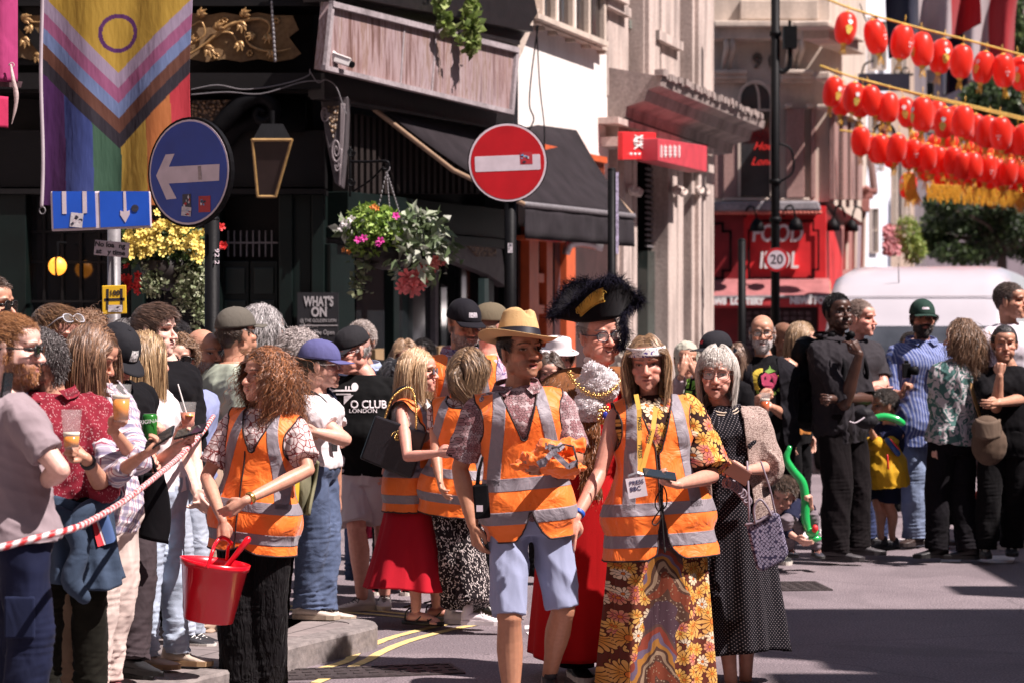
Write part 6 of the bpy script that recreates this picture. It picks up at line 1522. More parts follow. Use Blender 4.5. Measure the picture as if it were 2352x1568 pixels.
for y in(350,418):m.tube([W(806+10*math.cos(a)*(1-a/9),y+12*math.sin(a)*(1-a/9),17.55)for a in np.linspace(0,6.5,18)],.007,6)
m.tube([W(804,340,17.6),W(804,450,17.6)],.010,6);m.build('bracket',BLKM,br,True)
cr=empty('creeper',tuple(W(1050,20,19.8)),'two strands of green creeper hanging over the weathered fascia','plant')
foliage('leaves',np.vstack([trail(rng,[W(1016,-30,20.2),W(1018,20,20.1),W(1026,60,20.1)],110,.025),trail(rng,[W(1080,-30,20.6),W(1082,40,20.5),W(1084,80,20.5),W(1082,108,20.5)],240,.035),trail(rng,[W(1026,55,20.1),W(1050,80,20.2)],16,.02)]),.075,[(.22,.30,.07),(.32,.38,.14),(.12,.18,.04)],cr,rng,asp=.8)
m=MB();m.tube([W(1016,-40,20.2),W(1018,20,20.15),W(1028,60,20.15),W(1052,82,20.2)],.006,5,sub=3);m.tube([W(1080,-40,20.6),W(1082,40,20.55),W(1083,112,20.55)],.006,5,sub=3);m.build('stem',WOODD,cr)
def tree(label,px,py,d,rx,rz_,n,cs,trunkpx,size=.22,blobs=9,seed=0,base=0.):
 rg_=np.random.RandomState(seed);o=empty('street_tree',((trunkpx-CX)*d/F,d,0),label,'tree');c=W(px,py,d);m=MB();t0=np.array([(trunkpx-CX)*d/F,d,0]);tips=[]
 fork=np.array([t0[0],d,max(2.4,c[2]-rz_*.6)]);m.tube([t0,(t0+fork)/2+(.05,0,0),fork],[.20,.15,.12],10,sub=3)
 for k in range(blobs):
  q=c+rg_.uniform(-1,1,3)*np.array([rx,rx*.7,rz_])*.72;tips.append(q);m.tube([fork,(fork+q)/2+rg_.normal(size=3)*.2,q],[.08,.05,.015],6,sub=3)
 m.build('trunk',plain('bark',(.07,.05,.04),.9,.3,20,.5,20),o,True)
 P_=np.vstack([blob(rg_,q,np.array([rx,rx*.8,rz_])*rg_.uniform(.25,.42),n//blobs,.35)for q in tips]);foliage('crown',P_,size,cs,o,rg_,asp=.7)
DG=[(.035,.065,.018),(.06,.10,.03),(.10,.15,.05),(.022,.04,.014)]
tree('dark leafy street tree whose branches reach over the white van',2262,528,60,1.75,.85,11000,[(.022,.042,.012),(.04,.07,.02),(.07,.11,.035),(.014,.026,.009)],2300,.13,22,1)
tree('tall street tree with green leaves behind the upper lanterns at right',2296,222,64,1.35,.95,6500,DG,2372,.15,14,2)
tree('leafy tree top at the upper right behind the striped flags',2345,60,68,.8,1.1,3000,DG+[(.16,.22,.08)],2400,.18,8,3)
bsk=empty('hanging_plant',tuple(W(2090,560,46)),'bright green trailing plant hanging above the left side of the van','plant');rg2=np.random.RandomState(5)
foliage('leaves',np.vstack([blob(rg2,W(2085,530,46),(.22,.2,.28),500),blob(rg2,W(2098,572,46),(.22,.2,.26),600)]),.10,[(.28,.38,.07),(.18,.28,.06),(.40,.48,.14)],bsk,rg2,asp=.3)
fp=empty('flower_box',tuple(W(2050,540,47)),'box of pink flowers on the buff house front beside the green plant','plant');m=MB()
for k in range(150):flower(m,W(rg2.uniform(2030,2066),rg2.uniform(520,585),47-rg2.rand()*.2),.06,5,(rg2.normal()*.3,-1,.3),rg2)
fmesh('pink_flowers',m,plain('pink_petal',(.55,.22,.24),.6,.4,30),fp);foliage('leaves',blob(rg2,W(2048,552,47.1),(.17,.12,.3),300),.08,DG,fp,rg2)
def tricolour(label,pts,d,seed):
 """pts: top-left, top-right, bottom-right, bottom-left of the cloth in the picture"""
 o=empty('striped_flag',tuple(W(*pts[0],d)),label,'flag');m=MB();tl,tr_,br_,bl_=[np.array(p,float)for p in pts];rs=np.random.RandomState(seed);ph=rs.uniform(0,6,3)
 def fn(u,v):p=(tl*(1-u)+tr_*u)*(1-v)+(bl_*(1-u)+br_*u)*v;return W(p[0]+4*math.sin(v*5+ph[0]),p[1]+5*math.sin(u*6+ph[1])*v,d)+np.array([0,.16*math.sin(u*15+ph[2]+v*2)*(.4+v),0])
 m.grid(fn,60,40);me=m.mesh('cloth');cc=np.array([((.018,.022,.055)if i/60<.34 else(.55,.48,.50)if i/60<.67 else(.46,.018,.03))for j in range(41)for i in range(61)]);setcol(me,cc);link('cloth',me,o,FLAGM,True).modifiers.new('s','SOLIDIFY').thickness=.004
tricolour('hanging navy, white and red striped flag above the lanterns, left one',[(2038,-140),(2262,-140),(2244,62),(2042,138)],37,1)
tricolour('hanging navy, white and red striped flag above the lanterns, right one',[(2150,-60),(2345,-60),(2330,132),(2156,222)],40,2)
LANR=plain('lantern_silk',(.72,.020,.012),.35,.06,8,coat=.3);mt,nt,b=newmat('lantern_silk');b.inputs['Base Color'].default_value=(.85,.035,.012,1);b.inputs['Roughness'].default_value=.33;b.inputs['Sheen Weight'].default_value=.3
tr=N(nt,'ShaderNodeBsdfTranslucent');tr.inputs[0].default_value=(1.,.075,.02,1);mx=N(nt,'ShaderNodeMixShader');mx.inputs[0].default_value=.45;L(nt,b.outputs[0],mx.inputs[1]);L(nt,tr.outputs[0],mx.inputs[2]);L(nt,mx.outputs[0],nt.nodes['Material Output'].inputs[0]);LANR=mt
LGOLD=plain('lantern_gold',(.75,.42,.05),.4,.2,30);LPAT=plain('lantern_patch',(.72,.50,.10),.5,.5,60)
def make_lantern(mark):
 o=empty('paper_lantern',(0,0,0));m=MB();n,r,h=28,.142,.215;prof=[]
 for k in range(15):t=-PI/2+PI*k/14;prof.append((r*max(.16,math.cos(t)**.62),h*math.sin(t)))
 vs=[]
 for rr,z in prof:
  for i in range(n):a=2*PI*i/n;q=rr*(1+.028*(i%2));vs.append((q*math.cos(a),q*math.sin(a),z))
 m.add(vs,[(j*n+i,j*n+(i+1)%n,(j+1)*n+(i+1)%n,(j+1)*n+i)for j in range(14)for i in range(n)]);m.build('shade',LANR,o,True,fixn=True)
 m=MB();m.cyl((0,0,-.235),(0,0,-.200),.035,.05,12);m.cyl((0,0,.20),(0,0,.225),.045,.03,12);m.cyl((0,0,.22),(0,0,.34),.004,n=5);m.build('cap',LGOLD,o,True)
 m=MB()
 for k in range(12):a=k*.52;m.tube([(.02*math.cos(a),.02*math.sin(a),-.23),(.03*math.cos(a),.03*math.sin(a),-.29),(.040*math.cos(a+.3),.040*math.sin(a+.3),-.32-.02*(k%3))],.0035,4)
 m.build('tassel',LGOLD,o)
 if mark:
  m=MB();m2=MB()
  def pt(a,z,off):t=math.asin(max(-1,min(1,z/h)));q=r*math.cos(t)**.62*1.02+off;return(q*math.cos(a),q*math.sin(a),z)
  if mark==1:
   for(a0,z0,ra,rz_,mi)in((-1.9,-.045,.30,.065,0),(-1.85,.055,.22,.035,1)):
    cpt=[pt(a0+ra*math.cos(t)*(1+.2*math.sin(3*t)),z0+rz_*math.sin(t),.006)for t in np.linspace(0,2*PI,14,endpoint=False)];(m if mi==0 else m2).add(cpt,[tuple(range(14))])
   m.build('painted_figure',LPAT,o,fixn=False);m2.build('painted_figure',WHT,o,fixn=False)
  else:
   for k in range(4):m.add([pt(-1.75+.12*k,.0-.02*(k%2),.006),pt(-1.68+.12*k,.0,.006),pt(-1.68+.12*k,-.022,.006),pt(-1.75+.12*k,-.030,.006)],[(0,1,2,3)])
   m.add([pt(-1.62,.05,.006),pt(-1.56,.035,.006),pt(-1.60,.03,.006)],[(0,1,2)]);m.add([pt(-1.66,-.05,.006),pt(-1.50,-.045,.006),pt(-1.50,-.065,.006),pt(-1.66,-.07,.006)],[(0,1,2,3)])
   m.build('white_print',WHT,o,fixn=False)
 return o
protos=[make_lantern(k)for k in(0,1,2)];used_p=[False]*3
def copy_thing(o):
 r=o.copy();COL.objects.link(r)
 for ch in o.children:c_=ch.copy();COL.objects.link(c_);c_.parent=r
 return r
def hang(px,py,w,tilt,kind,label,d):
 if not used_p[kind]:o=protos[kind];used_p[kind]=True
 else:o=copy_thing(protos[kind])
 sc_=w*d/F/.284;o.location=W(px+random.uniform(-3,3),py+random.uniform(-4,4),d+random.uniform(-.3,.3));o.scale=(sc_,sc_,sc_*1.0);o.rotation_euler=(random.uniform(-.2,.2),tilt+random.uniform(-.1,.1),random.uniform(-.9,.9));o['label']=label;o['category']='lantern';o['group']='red paper lanterns strung over the street'
ordn=['first','second','third','fourth','fifth','sixth','seventh','eighth','ninth','tenth','eleventh','twelfth','thirteenth','fourteenth','fifteenth','sixteenth','seventeenth','eighteenth']
rows=[('topmost',32.,51,[(1943,68),(2011,87),(2070,100),(2117,113),(2161,132),(2208,143),(2260,155),(2305,165),(2348,172)],[1,2,2,1,1,0,1,2,1]),('second',35.,48,[(1916,210),(1957,222),(2003,235),(2040,249),(2085,262),(2127,270),(2172,283),(2215,291),(2265,305),(2312,316),(2350,322)],[1,1,0,0,1,1,1,2,0,1,2]),('second rear',37.,45,[(1930,228),(1980,238),(2018,250),(2150,268),(2194,282),(2240,295),(2290,310),(2335,325)],[0]*8),('third',40.,43,[(1978,322),(2012,345),(2045,352),(2087,356),(2117,362),(2143,372),(2168,380),(2195,388),(2222,392),(2250,398),(2276,402),(2303,405),(2328,404),(2350,408)],[0,0,0,1,0,1,0,0,1,0,0,1,0,1]),('third rear',43.,40,[(2108,330),(2148,336),(2188,342),(2226,350),(2262,358),(2300,364),(2340,372)],[0]*7),('fourth',44.,40,[(2130,384),(2163,392),(2192,398),(2220,404),(2246,410),(2272,415),(2298,419),(2322,422),(2346,426)],[0,1,0,0,0,1,0,0,0]),('third front',38.5,43,[(2024,338),(2060,344),(2100,350),(2132,358),(2160,364),(2186,372),(2210,378),(2238,384),(2264,390),(2290,394),(2316,396),(2342,396)],[0,0,2,0,1,0,0,0,2,0,0,1]),('fourth rear',45.,38,[(2146,372),(2206,386),(2260,396),(2312,402)],[0]*4),('second front',33.5,50,[(2120,262),(2214,284),(2300,306)],[1,0,2]),('lowest',46.,41,[(2086,428),(2150,396),(2178,404),(2205,412),(2232,420),(2258,426),(2284,430),(2310,432),(2336,436),(2352,438)],[1,0,0,0,0,0,0,0,0,0])]
for rn,d,w,pts,kk in rows:
 for i,((x,y),k)in enumerate(zip(pts,kk)):
  hang(x,y,w*random.uniform(.95,1.05),random.uniform(-.12,.16)+(.2 if(rn=='topmost' and i==0)else 0),k,f'{ordn[i]} red lantern from the left in the {rn} row over the street' if ' ' not in rn else f'{ordn[i]} red lantern from the left in the row {"behind" if "rear" in rn else "in front of"} the {rn.split()[0]} row',d)
CORD=plain('yellow_cord',(.62,.40,.06),.6)
for rn,d,pts in(('topmost lantern row',32.,[(1880,-10),(1960,22),(2100,62),(2230,95),(2380,136)]),('second lantern row',35.2,[(1885,152),(1960,178),(2100,214),(2230,243),(2380,278)]),('lower cord of the second lantern row',36,[(1990,185),(2120,222),(2240,250),(2380,284)]),('third lantern row',40.,[(1930,300),(2060,318),(2200,350),(2380,400)])):
 cable(pts,d,f'yellow cord carrying the {rn}' if 'lower' not in rn else 'yellow cord just beneath the second lantern row cord',.016,'lantern_cord',CORD,'cord')
cable([(1975,10),(1990,50),(2008,66)],32,'thin dark wire tying the first lanterns to the corner building',.008,col=BLKM)
fr_o=empty('streamer',tuple(W(2100,450,44)),'bunch of yellow streamers hanging under the lowest lanterns','streamers');m=MB()
for k in range(26):x=random.uniform(2075,2100);m.tube([W(x,400,44),W(x+random.uniform(0,12),440,44),W(x+random.uniform(4,22),random.uniform(455,474),44)],.012,4,sub=2)
m.build('streamers',LGOLD,fr_o)
for j,(x0,x1)in enumerate(((2130,2210),(2215,2290),(2295,2350))):
 o=empty('tassel_fringe',tuple(W(x0,450,41)),('left','middle','right')[j]+' stretch of yellow tassel fringe below the lanterns','tassels');m=MB()
 for k in range(60):x=random.uniform(x0,x1);y=432+(x-2130)*.06;m.tube([W(x,y-8,41),W(x+random.uniform(-4,4),y+8,41),W(x+random.uniform(-8,8),y+random.uniform(12,34),41)],.012,4)
 m.build('tassels',LGOLD,o)
d0=26.6;vn=empty('van',((2128-CX)*(d0+2)/F,d0+2,0),'white high roofed van parked facing the camera behind the crowd','van');VP=plain('van_paint',(.46,.44,.48),.28,.05,2,coat=.5)
x0v,x1v=(1915-CX)*(d0+1.6)/F,(2352-CX)*(d0+1.6)/F;cxv=(x0v+x1v)/2;hw=(x1v-x0v)/2
prof=[(0.0,.35,.98),(.0,.85,1.0),(.05,.98,.99),(.42,1.08,.975),(.55,1.14,.97),(1.05,1.66,.93),(1.18,1.80,.92),(1.42,2.12,.905),(1.75,2.30,.90),(2.6,2.38,.895),(6.2,2.38,.895)]
m=MB();vs=[];nq=16
for yv,zv,kw in prof:
 for i in range(nq+1):u=-1+2*i/nq;vs.append((cxv+hw*kw*u,d0+yv,zv-(.09 if zv>2.2 else.05)*abs(u)**12+(.0)))
fs=[(j*(nq+1)+i,j*(nq+1)+i+1,(j+1)*(nq+1)+i+1,(j+1)*(nq+1)+i)for j in range(len(prof)-1)for i in range(nq)]
for sgn_ in(0,nq):
 ring=[j*(nq+1)+sgn_ for j in range(len(prof))];o_=len(vs);vs.append((cxv+(hw*.98 if sgn_ else-hw*.98),d0+6.2,.35));fs.append(tuple(ring+[o_]))
m.add(vs,fs);vb_=m.build('body',VP,vn,True);
def vq(u,t):
 P_=np.array(prof);i=min(int(t),len(prof)-2);f=t-i;q=P_[i]*(1-f)+P_[i+1]*f;return np.array([cxv+hw*q[2]*u,d0+q[0],q[1]])
m=MB();m.grid(lambda u,v:vq(-.84+1.68*u,4.10+.86*v)+np.array([0,-.03,.02]),20,10);m.build('windscreen',plain('windscreen',(.06,.065,.075),.04,.6,1.5,spec=1.),vn,True)
m=MB();m.tube([vq(u,4.08)+np.array([0,-.035,.02])for u in np.linspace(-.82,.82,12)],.02,6);m.tube([vq(-.3,4.3)+(0,-.05,.03),vq(.1,4.5)+(0,-.05,.03)],.012,6);m.tube([vq(.3,4.3)+(0,-.05,.03),vq(.7,4.5)+(0,-.05,.03)],.012,6);m.build('wiper',BLKM,vn)
m=MB();m.box(cxv-hw*.6,cxv+hw*.6,d0-.02,d0+.05,.62,.82);m.box(cxv-hw,cxv+hw,d0-.06,d0+.2,.34,.56);m.build('grille',BLKM,vn,bevel=.02)
for s_ in(-1,1):
 m=MB();m.ell((cxv+s_*hw*.80,d0+.04,.80),(.16,.08,.13),14,8);m.build('headlight',plain('headlight_lens',(.5,.5,.52),.1,.2),vn,True)
 m=MB();m.cyl((cxv+s_*(hw-.24),d0+.9,.34),(cxv+s_*(hw+.0),d0+.9,.34),.34,n=28);w_=m.build('wheel',plain('rubber',(.015,.015,.015),.8),vn,True);m=MB();m.cyl((cxv+s_*(hw-.02),d0+.9,.34),(cxv+s_*(hw+.01),d0+.9,.34),.2,n=20);m.build('rim',GREYM,w_)
 m=MB();m.cyl((cxv+s_*(hw-.24),d0+4.9,.34),(cxv+s_*(hw+.0),d0+4.9,.34),.34,n=28);m.build('wheel',plain('rubber',(.015,.015,.015),.8),vn,True)
 m=MB();m.box(*sorted((cxv+s_*(hw+.02),cxv+s_*(hw+.22))),d0+.85,d0+.97,1.25,1.62);m.build('mirror',BLKM,vn,bevel=.03)
m=MB();a_=W(2089,688,d0+1.55);m.tube([a_,a_+(0,-.1,.42)],[.008,.004],6);m.ell(a_,(.035,.035,.03),10,6);m.build('aerial',BLKM,vn)
m=MB();m.tube([vq(u,6.6)+(0,-.01,.012)for u in np.linspace(-.95,.95,10)],.006,5);m.build('roof_seam',plain('seam_grey',(.35,.33,.35),.5),vb_)
vn.rotation_euler=(0,0,-R_(15))
def uvp(nt,co,k=.7,rz=0.):
 """flat print coordinate (across, up) in the garment's own space"""
 x,y,z=sepxyz(nt,co)[:3];c=N(nt,'ShaderNodeCombineXYZ');L(nt,M(nt,'ADD',x,M(nt,'MULTIPLY',y,k)),c.inputs[0]);L(nt,z,c.inputs[1])
 if rz:mp=N(nt,'ShaderNodeMapping');mp.inputs['Rotation'].default_value=(0,0,rz);L(nt,c.outputs[0],mp.inputs[0]);return mp.outputs[0]
 return c.outputs[0]
def p_stripes(c0,c1,per,duty=.5,vert=True,thin=None):
 def f(nt,co):
  o=sepxyz(nt,uvp(nt,co));u=M(nt,'FRACT',M(nt,'MULTIPLY',o[0 if vert else 1],1/per));r=mixc(nt,M(nt,'LESS_THAN',u,duty),c0,c1)
  if thin:r=mixc(nt,M(nt,'LESS_THAN',M(nt,'ABSOLUTE',M(nt,'SUBTRACT',u,.75)),.05),r,thin)
  return r
 return f
def p_plaid(c0,c1,c2,per=.05,rz=0.):
 def f(nt,co):
  o=sepxyz(nt,uvp(nt,co,.7,rz));a=M(nt,'LESS_THAN',M(nt,'FRACT',M(nt,'MULTIPLY',o[0],1/per)),.38);b=M(nt,'LESS_THAN',M(nt,'FRACT',M(nt,'MULTIPLY',o[1],1/per)),.38)
  r=mixc(nt,M(nt,'MULTIPLY',a,.6),c0,c1);r=mixc(nt,M(nt,'MULTIPLY',b,.6),r,c1)
  l=M(nt,'LESS_THAN',M(nt,'ABSOLUTE',M(nt,'SUBTRACT',M(nt,'FRACT',M(nt,'MULTIPLY',o[0],1/per)),.7)),.05);return mixc(nt,l,r,c2)
 return f
def p_dots(c0,c1,per=.012,rad=.26):
 def f(nt,co):
  o=sepxyz(nt,uvp(nt,co,.7,PI/4));a,b=[M(nt,'SUBTRACT',M(nt,'FRACT',M(nt,'MULTIPLY',o[i],1/per)),.5)for i in(0,1)]
  d=M(nt,'ADD',M(nt,'MULTIPLY',a,a),M(nt,'MULTIPLY',b,b));return mixc(nt,M(nt,'LESS_THAN',d,rad*rad),c0,c1)
 return f
def p_vor(stops,sc=40,feature='F1',rnd=1.,dist=0.,asp=(1,1,1)):
 def f(nt,co):
  v=N(nt,'ShaderNodeTexVoronoi',feature=feature);v.inputs['Scale'].default_value=sc;v.inputs['Randomness'].default_value=rnd
  u=uvp(nt,co);mp=N(nt,'ShaderNodeMapping');mp.inputs['Scale'].default_value=asp;L(nt,u,mp.inputs[0]);u=mp.outputs[0]
  if dist:n=N(nt,'ShaderNodeTexNoise');n.inputs['Scale'].default_value=25;L(nt,co,n.inputs[0]);u=mixc(nt,dist,u,n.outputs[1])
  L(nt,u,v.inputs[0]);return ramp(nt,v.outputs[0],stops,'CONSTANT')
 return f
def p_noise(stops,sc=12,det=2,dist=1.,asp=(1,1,1),interp='CONSTANT'):
 def f(nt,co):
  n=N(nt,'ShaderNodeTexNoise');n.inputs['Scale'].default_value=sc;n.inputs['Detail'].default_value=det;n.inputs['Distortion'].default_value=dist
  mp=N(nt,'ShaderNodeMapping');mp.inputs['Scale'].default_value=asp;L(nt,co,mp.inputs[0]);L(nt,mp.outputs[0],n.inputs[0]);return ramp(nt,n.outputs[0],stops,interp)
 return f
def daisies(nt,u,sc,pals,np_=8,seed=0.,lw=.10,back=(.03,.012,.01),tint=.45,ctr=(.55,.15,.03)):
 """petalled flowers, one per cell, outlined in black"""
 mp=N(nt,'ShaderNodeMapping');mp.inputs['Location'].default_value=(seed,seed*1.7,0);L(nt,u,mp.inputs[0])
 v=N(nt,'ShaderNodeTexVoronoi',voronoi_dimensions='2D');v.inputs['Scale'].default_value=sc;v.inputs['Randomness'].default_value=.75;L(nt,mp.outputs[0],v.inputs[0])
 m2=N(nt,'ShaderNodeVectorMath',operation='SCALE');L(nt,mp.outputs[0],m2.inputs[0]);m2.inputs[3].default_value=1.
 sb=N(nt,'ShaderNodeVectorMath',operation='SUBTRACT');L(nt,m2.outputs[0],sb.inputs[0]);L(nt,v.outputs['Position'],sb.inputs[1])
 o=sepxyz(nt,sb.outputs[0]);ang=M(nt,'ARCTAN2',o[1],o[0]);r=M(nt,'MULTIPLY',v.outputs['Distance'],1.)
 pet=M(nt,'ABSOLUTE',M(nt,'COSINE',M(nt,'MULTIPLY',ang,np_/2)))
 lim=M(nt,'ADD',.30,M(nt,'MULTIPLY',M(nt,'POWER',pet,.45),.34));f_=M(nt,'SUBTRACT',lim,r)
 cs=N(nt,'ShaderNodeSeparateColor');L(nt,v.outputs['Color'],cs.inputs[0]);cc=ramp(nt,cs.outputs[0],[(i/len(pals),p)for i,p in enumerate(pals)],'CONSTANT')
 cc=mixc(nt,ramp(nt,r,[(.1,.0),(.5,tint)]),cc,(.75,.50,.20));c=mixc(nt,M(nt,'GREATER_THAN',f_,0.),back,(.02,.008,.008));c=mixc(nt,M(nt,'GREATER_THAN',f_,lw*.45),c,cc)
 c=mixc(nt,M(nt,'MULTIPLY',M(nt,'LESS_THAN',pet,.32),M(nt,'GREATER_THAN',f_,0.)),c,(.03,.01,.01));c=mixc(nt,M(nt,'LESS_THAN',r,.15),c,(.02,.008,.008));return mixc(nt,M(nt,'LESS_THAN',r,.125),c,ctr)
PALF=[(.62,.30,.04),(.70,.36,.07),(.50,.09,.11),(.60,.25,.03),(.70,.60,.48)]
def p_floral(nt,co):return daisies(nt,uvp(nt,co,.5),17,PALF,9)
def p_boho(nt,co):
 """daisies at the sides, bordered patchwork down the middle"""
 u=uvp(nt,co,.3);a=daisies(nt,u,19,PALF,9,.3,.10,(.12,.03,.02));b=daisies(nt,u,9.5,[(.62,.30,.04),(.55,.22,.03)],14,1.1,.07,(.12,.03,.02))
 n=N(nt,'ShaderNodeTexNoise');n.inputs['Scale'].default_value=3.2;L(nt,u,n.inputs[0]);c=mixc(nt,M(nt,'GREATER_THAN',n.outputs[0],.54),a,b)
 o=sepxyz(nt,u);w=M(nt,'ADD',o[0],M(nt,'MULTIPLY',M(nt,'SINE',M(nt,'MULTIPLY',o[1],9.)),.03))
 t=M(nt,'ADD',M(nt,'MULTIPLY',o[1],1.),M(nt,'MULTIPLY',M(nt,'ABSOLUTE',M(nt,'ADD',w,.055)),1.1));n3=N(nt,'ShaderNodeTexNoise');n3.inputs['Scale'].default_value=5.;n3.inputs['Detail'].default_value=2;L(nt,u,n3.inputs[0]);t=M(nt,'ADD',t,M(nt,'MULTIPLY',n3.outputs[0],.35));fr=M(nt,'FRACT',M(nt,'MULTIPLY',t,2.6))
 v=N(nt,'ShaderNodeTexVoronoi');v.inputs['Scale'].default_value=75;L(nt,u,v.inputs[0])
 spk=ramp(nt,v.outputs[0],[(.0,(.45,.36,.25)),(.28,(.03,.02,.03))],'CONSTANT');blu=mixc(nt,M(nt,'LESS_THAN',v.outputs[0],.18),(.010,.020,.075),(.30,.30,.34));red=mixc(nt,M(nt,'LESS_THAN',v.outputs[0],.24),(.20,.025,.02),(.42,.28,.18))
 p=ramp(nt,fr,[(0,(.42,.32,.22)),(.06,(.02,.02,.03)),(.12,(.50,.22,.04)),(.20,(.12,.12,.24)),(.26,(.28,.03,.03)),(.34,(.05,.04,.06))],'CONSTANT')
 p=mixc(nt,M(nt,'GREATER_THAN',fr,.40),p,blu);p=mixc(nt,M(nt,'GREATER_THAN',fr,.66),p,spk);p=mixc(nt,M(nt,'GREATER_THAN',fr,.76),p,red);p=mixc(nt,M(nt,'GREATER_THAN',fr,.94),p,spk)
 p=mixc(nt,.45,p,(.16,.07,.03))
 return mixc(nt,M(nt,'LESS_THAN',M(nt,'ABSOLUTE',M(nt,'ADD',M(nt,'ADD',w,.055),M(nt,'MULTIPLY',M(nt,'SUBTRACT',n3.outputs[0],.5),.22))),.095),c,p)
def hv_mat(name,col,dark=False):
 m,nt,b=newmat(name);co=texco(nt);n=N(nt,'ShaderNodeTexNoise');n.inputs['Scale'].default_value=6;n.inputs['Detail'].default_value=3;L(nt,co,n.inputs[0])
 L(nt,ramp(nt,n.outputs[0],[(.3,tuple(c*.92 for c in col)),(.7,col)]),b.inputs['Base Color']);b.inputs['Roughness'].default_value=.55;b.inputs['Sheen Weight'].default_value=.2
 w=N(nt,'ShaderNodeTexNoise');w.inputs['Scale'].default_value=9;w.inputs['Detail'].default_value=3;w.inputs['Distortion'].default_value=1.5;L(nt,co,w.inputs[0]);v=N(nt,'ShaderNodeTexNoise');v.inputs['Scale'].default_value=320;L(nt,co,v.inputs[0])
 bumpn(nt,b,M(nt,'ADD',w.outputs[0],M(nt,'MULTIPLY',v.outputs[0],.03)),.55,.03);return m
HV_O=hv_mat('hivis_orange',(1.0,.19,.015));HV_G=hv_mat('reflective_grey',(.235,.205,.235));HV_T=plain('black_binding',(.020,.008,.008),.7)
def jean(c,name='denim'):return cloth(name,c,.35,.7,7,stretch=(1.2,1.2,1.6),rough=.9,weave=.4)
def tee(c,name='jersey',**k):return cloth(name,c,k.pop('var',.05),.55,5.5,**k)
NAVY=tee((.008,.011,.032));BLK=tee((.0045,.004,.0055));BLKT=cloth('black_trousers',(.004,.0035,.0045),.3,.6,7);WHITE=tee((.72,.66,.68))
sneak=lambda c,sole=(.62,.58,.52),lace=(.6,.56,.5),**k:dict(c=c,sole=sole,lace=lace,**k)
NOSH=None
def H_(style,col,col2=None,**k):return dict(style=style,col=col,col2=col2 or tuple(min(1,c*1.9+.01)for c in col),**k)
def shorth(col,col2=None,ln=.028,**k):return H_('short',col,col2,n=k.pop('n',1900),len=ln,w=.0034,seg=4,noise=.16,**k)
def longh(col,col2=None,ln=.36,**k):return H_('long',col,col2,n=k.pop('n',2800),len=ln,seg=12,grav=k.pop('grav',.6),noise=k.pop('noise',.10),w=k.pop('w',.0048),vol=k.pop('vol',.012),**k)
def curlyh(col,col2=None,ln=.10,**k):return H_('long',col,col2,n=k.pop('n',2600),len=ln,seg=k.pop('seg',11),grav=k.pop('grav',.30),noise=.35,w=.0042,curl=k.pop('curl',.009),cfreq=k.pop('cfreq',120),vol=k.pop('vol',.02),**k)
def worn(P,name,mb,mat,sm=True,**k):return mb.build(name,mat,P['root'],sm,**k)
def band(P,J0,J1,t,r,w,mat,name='bracelet'):
 """band round a limb at t between two joints"""
 c=np.array(J0)*(1-t)+np.array(J1)*t;a=nrm(np.array(J1)-np.array(J0));m=MB();m.tube([c-a*w/2,c-a*w*.3,c+a*w*.3,c+a*w/2],[r,r+.002,r+.002,r],18,flat=True);return worn(P,name,m,mat)
def strap(P,name,pts,w,th,mat,n=None):
 """flat strap through torso-space points"""
 Q,_=catmull(np.array([P['tw']([p])[0]for p in pts]),np.zeros(len(pts)),6);m=MB();T=np.gradient(Q,axis=0);c=P['pel']+P['TR']@np.array([0,0,.3]);vs=[]
 for i,q in enumerate(Q):
  o=q-c;o[2]*=.3;o=nrm(o);s=nrm(np.cross(T[i],o));o=nrm(np.cross(s,T[i]));vs+=[q+s*w/2+o*th,q-s*w/2+o*th,q-s*w/2-o*th,q+s*w/2-o*th]
 fs=[(4*i+j,4*i+(j+1)%4,4*i+4+(j+1)%4,4*i+4+j)for i in range(len(Q)-1)for j in range(4)]+[(0,1,2,3),(4*len(Q)-1,4*len(Q)-2,4*len(Q)-3,4*len(Q)-4)]
 m.add(vs,fs);return worn(P,name,m,mat,False)
def phone(c,up,out,label,s=1.):
 c=np.array(c,float);up=nrm(up);out=nrm(np.array(out)-up*np.dot(out,up));sd=np.cross(up,out);o=empty('phone',tuple(c),label,'phone');m=MB();m.obox(c,sd*.036*s,out*.0045,up*.075*s);b=m.build('case',plain('phone_black',(.012,.012,.014),.2),o,bevel=.004);m=MB();m.obox(c+out*.0052,sd*.033*s,out*.0006,up*.071*s);m.build('screen',plain('phone_glass',(.02,.025,.03),.05,spec=.9),b);return o
def glassm(name,col,tr=1.,rough=.03):
 m,nt,b=newmat(name);b.inputs['Base Color'].default_value=(*col,1);thin(nt,b,col,.93);return m
PGL=glassm('clear_plastic',(.95,.95,.95));BEER=plain('beer',(.78,.27,.03),.15,.1,5);BEERD=plain('amber_ale',(.55,.10,.01),.15,.1,5);FOAM=plain('foam',(.8,.72,.6),.9)
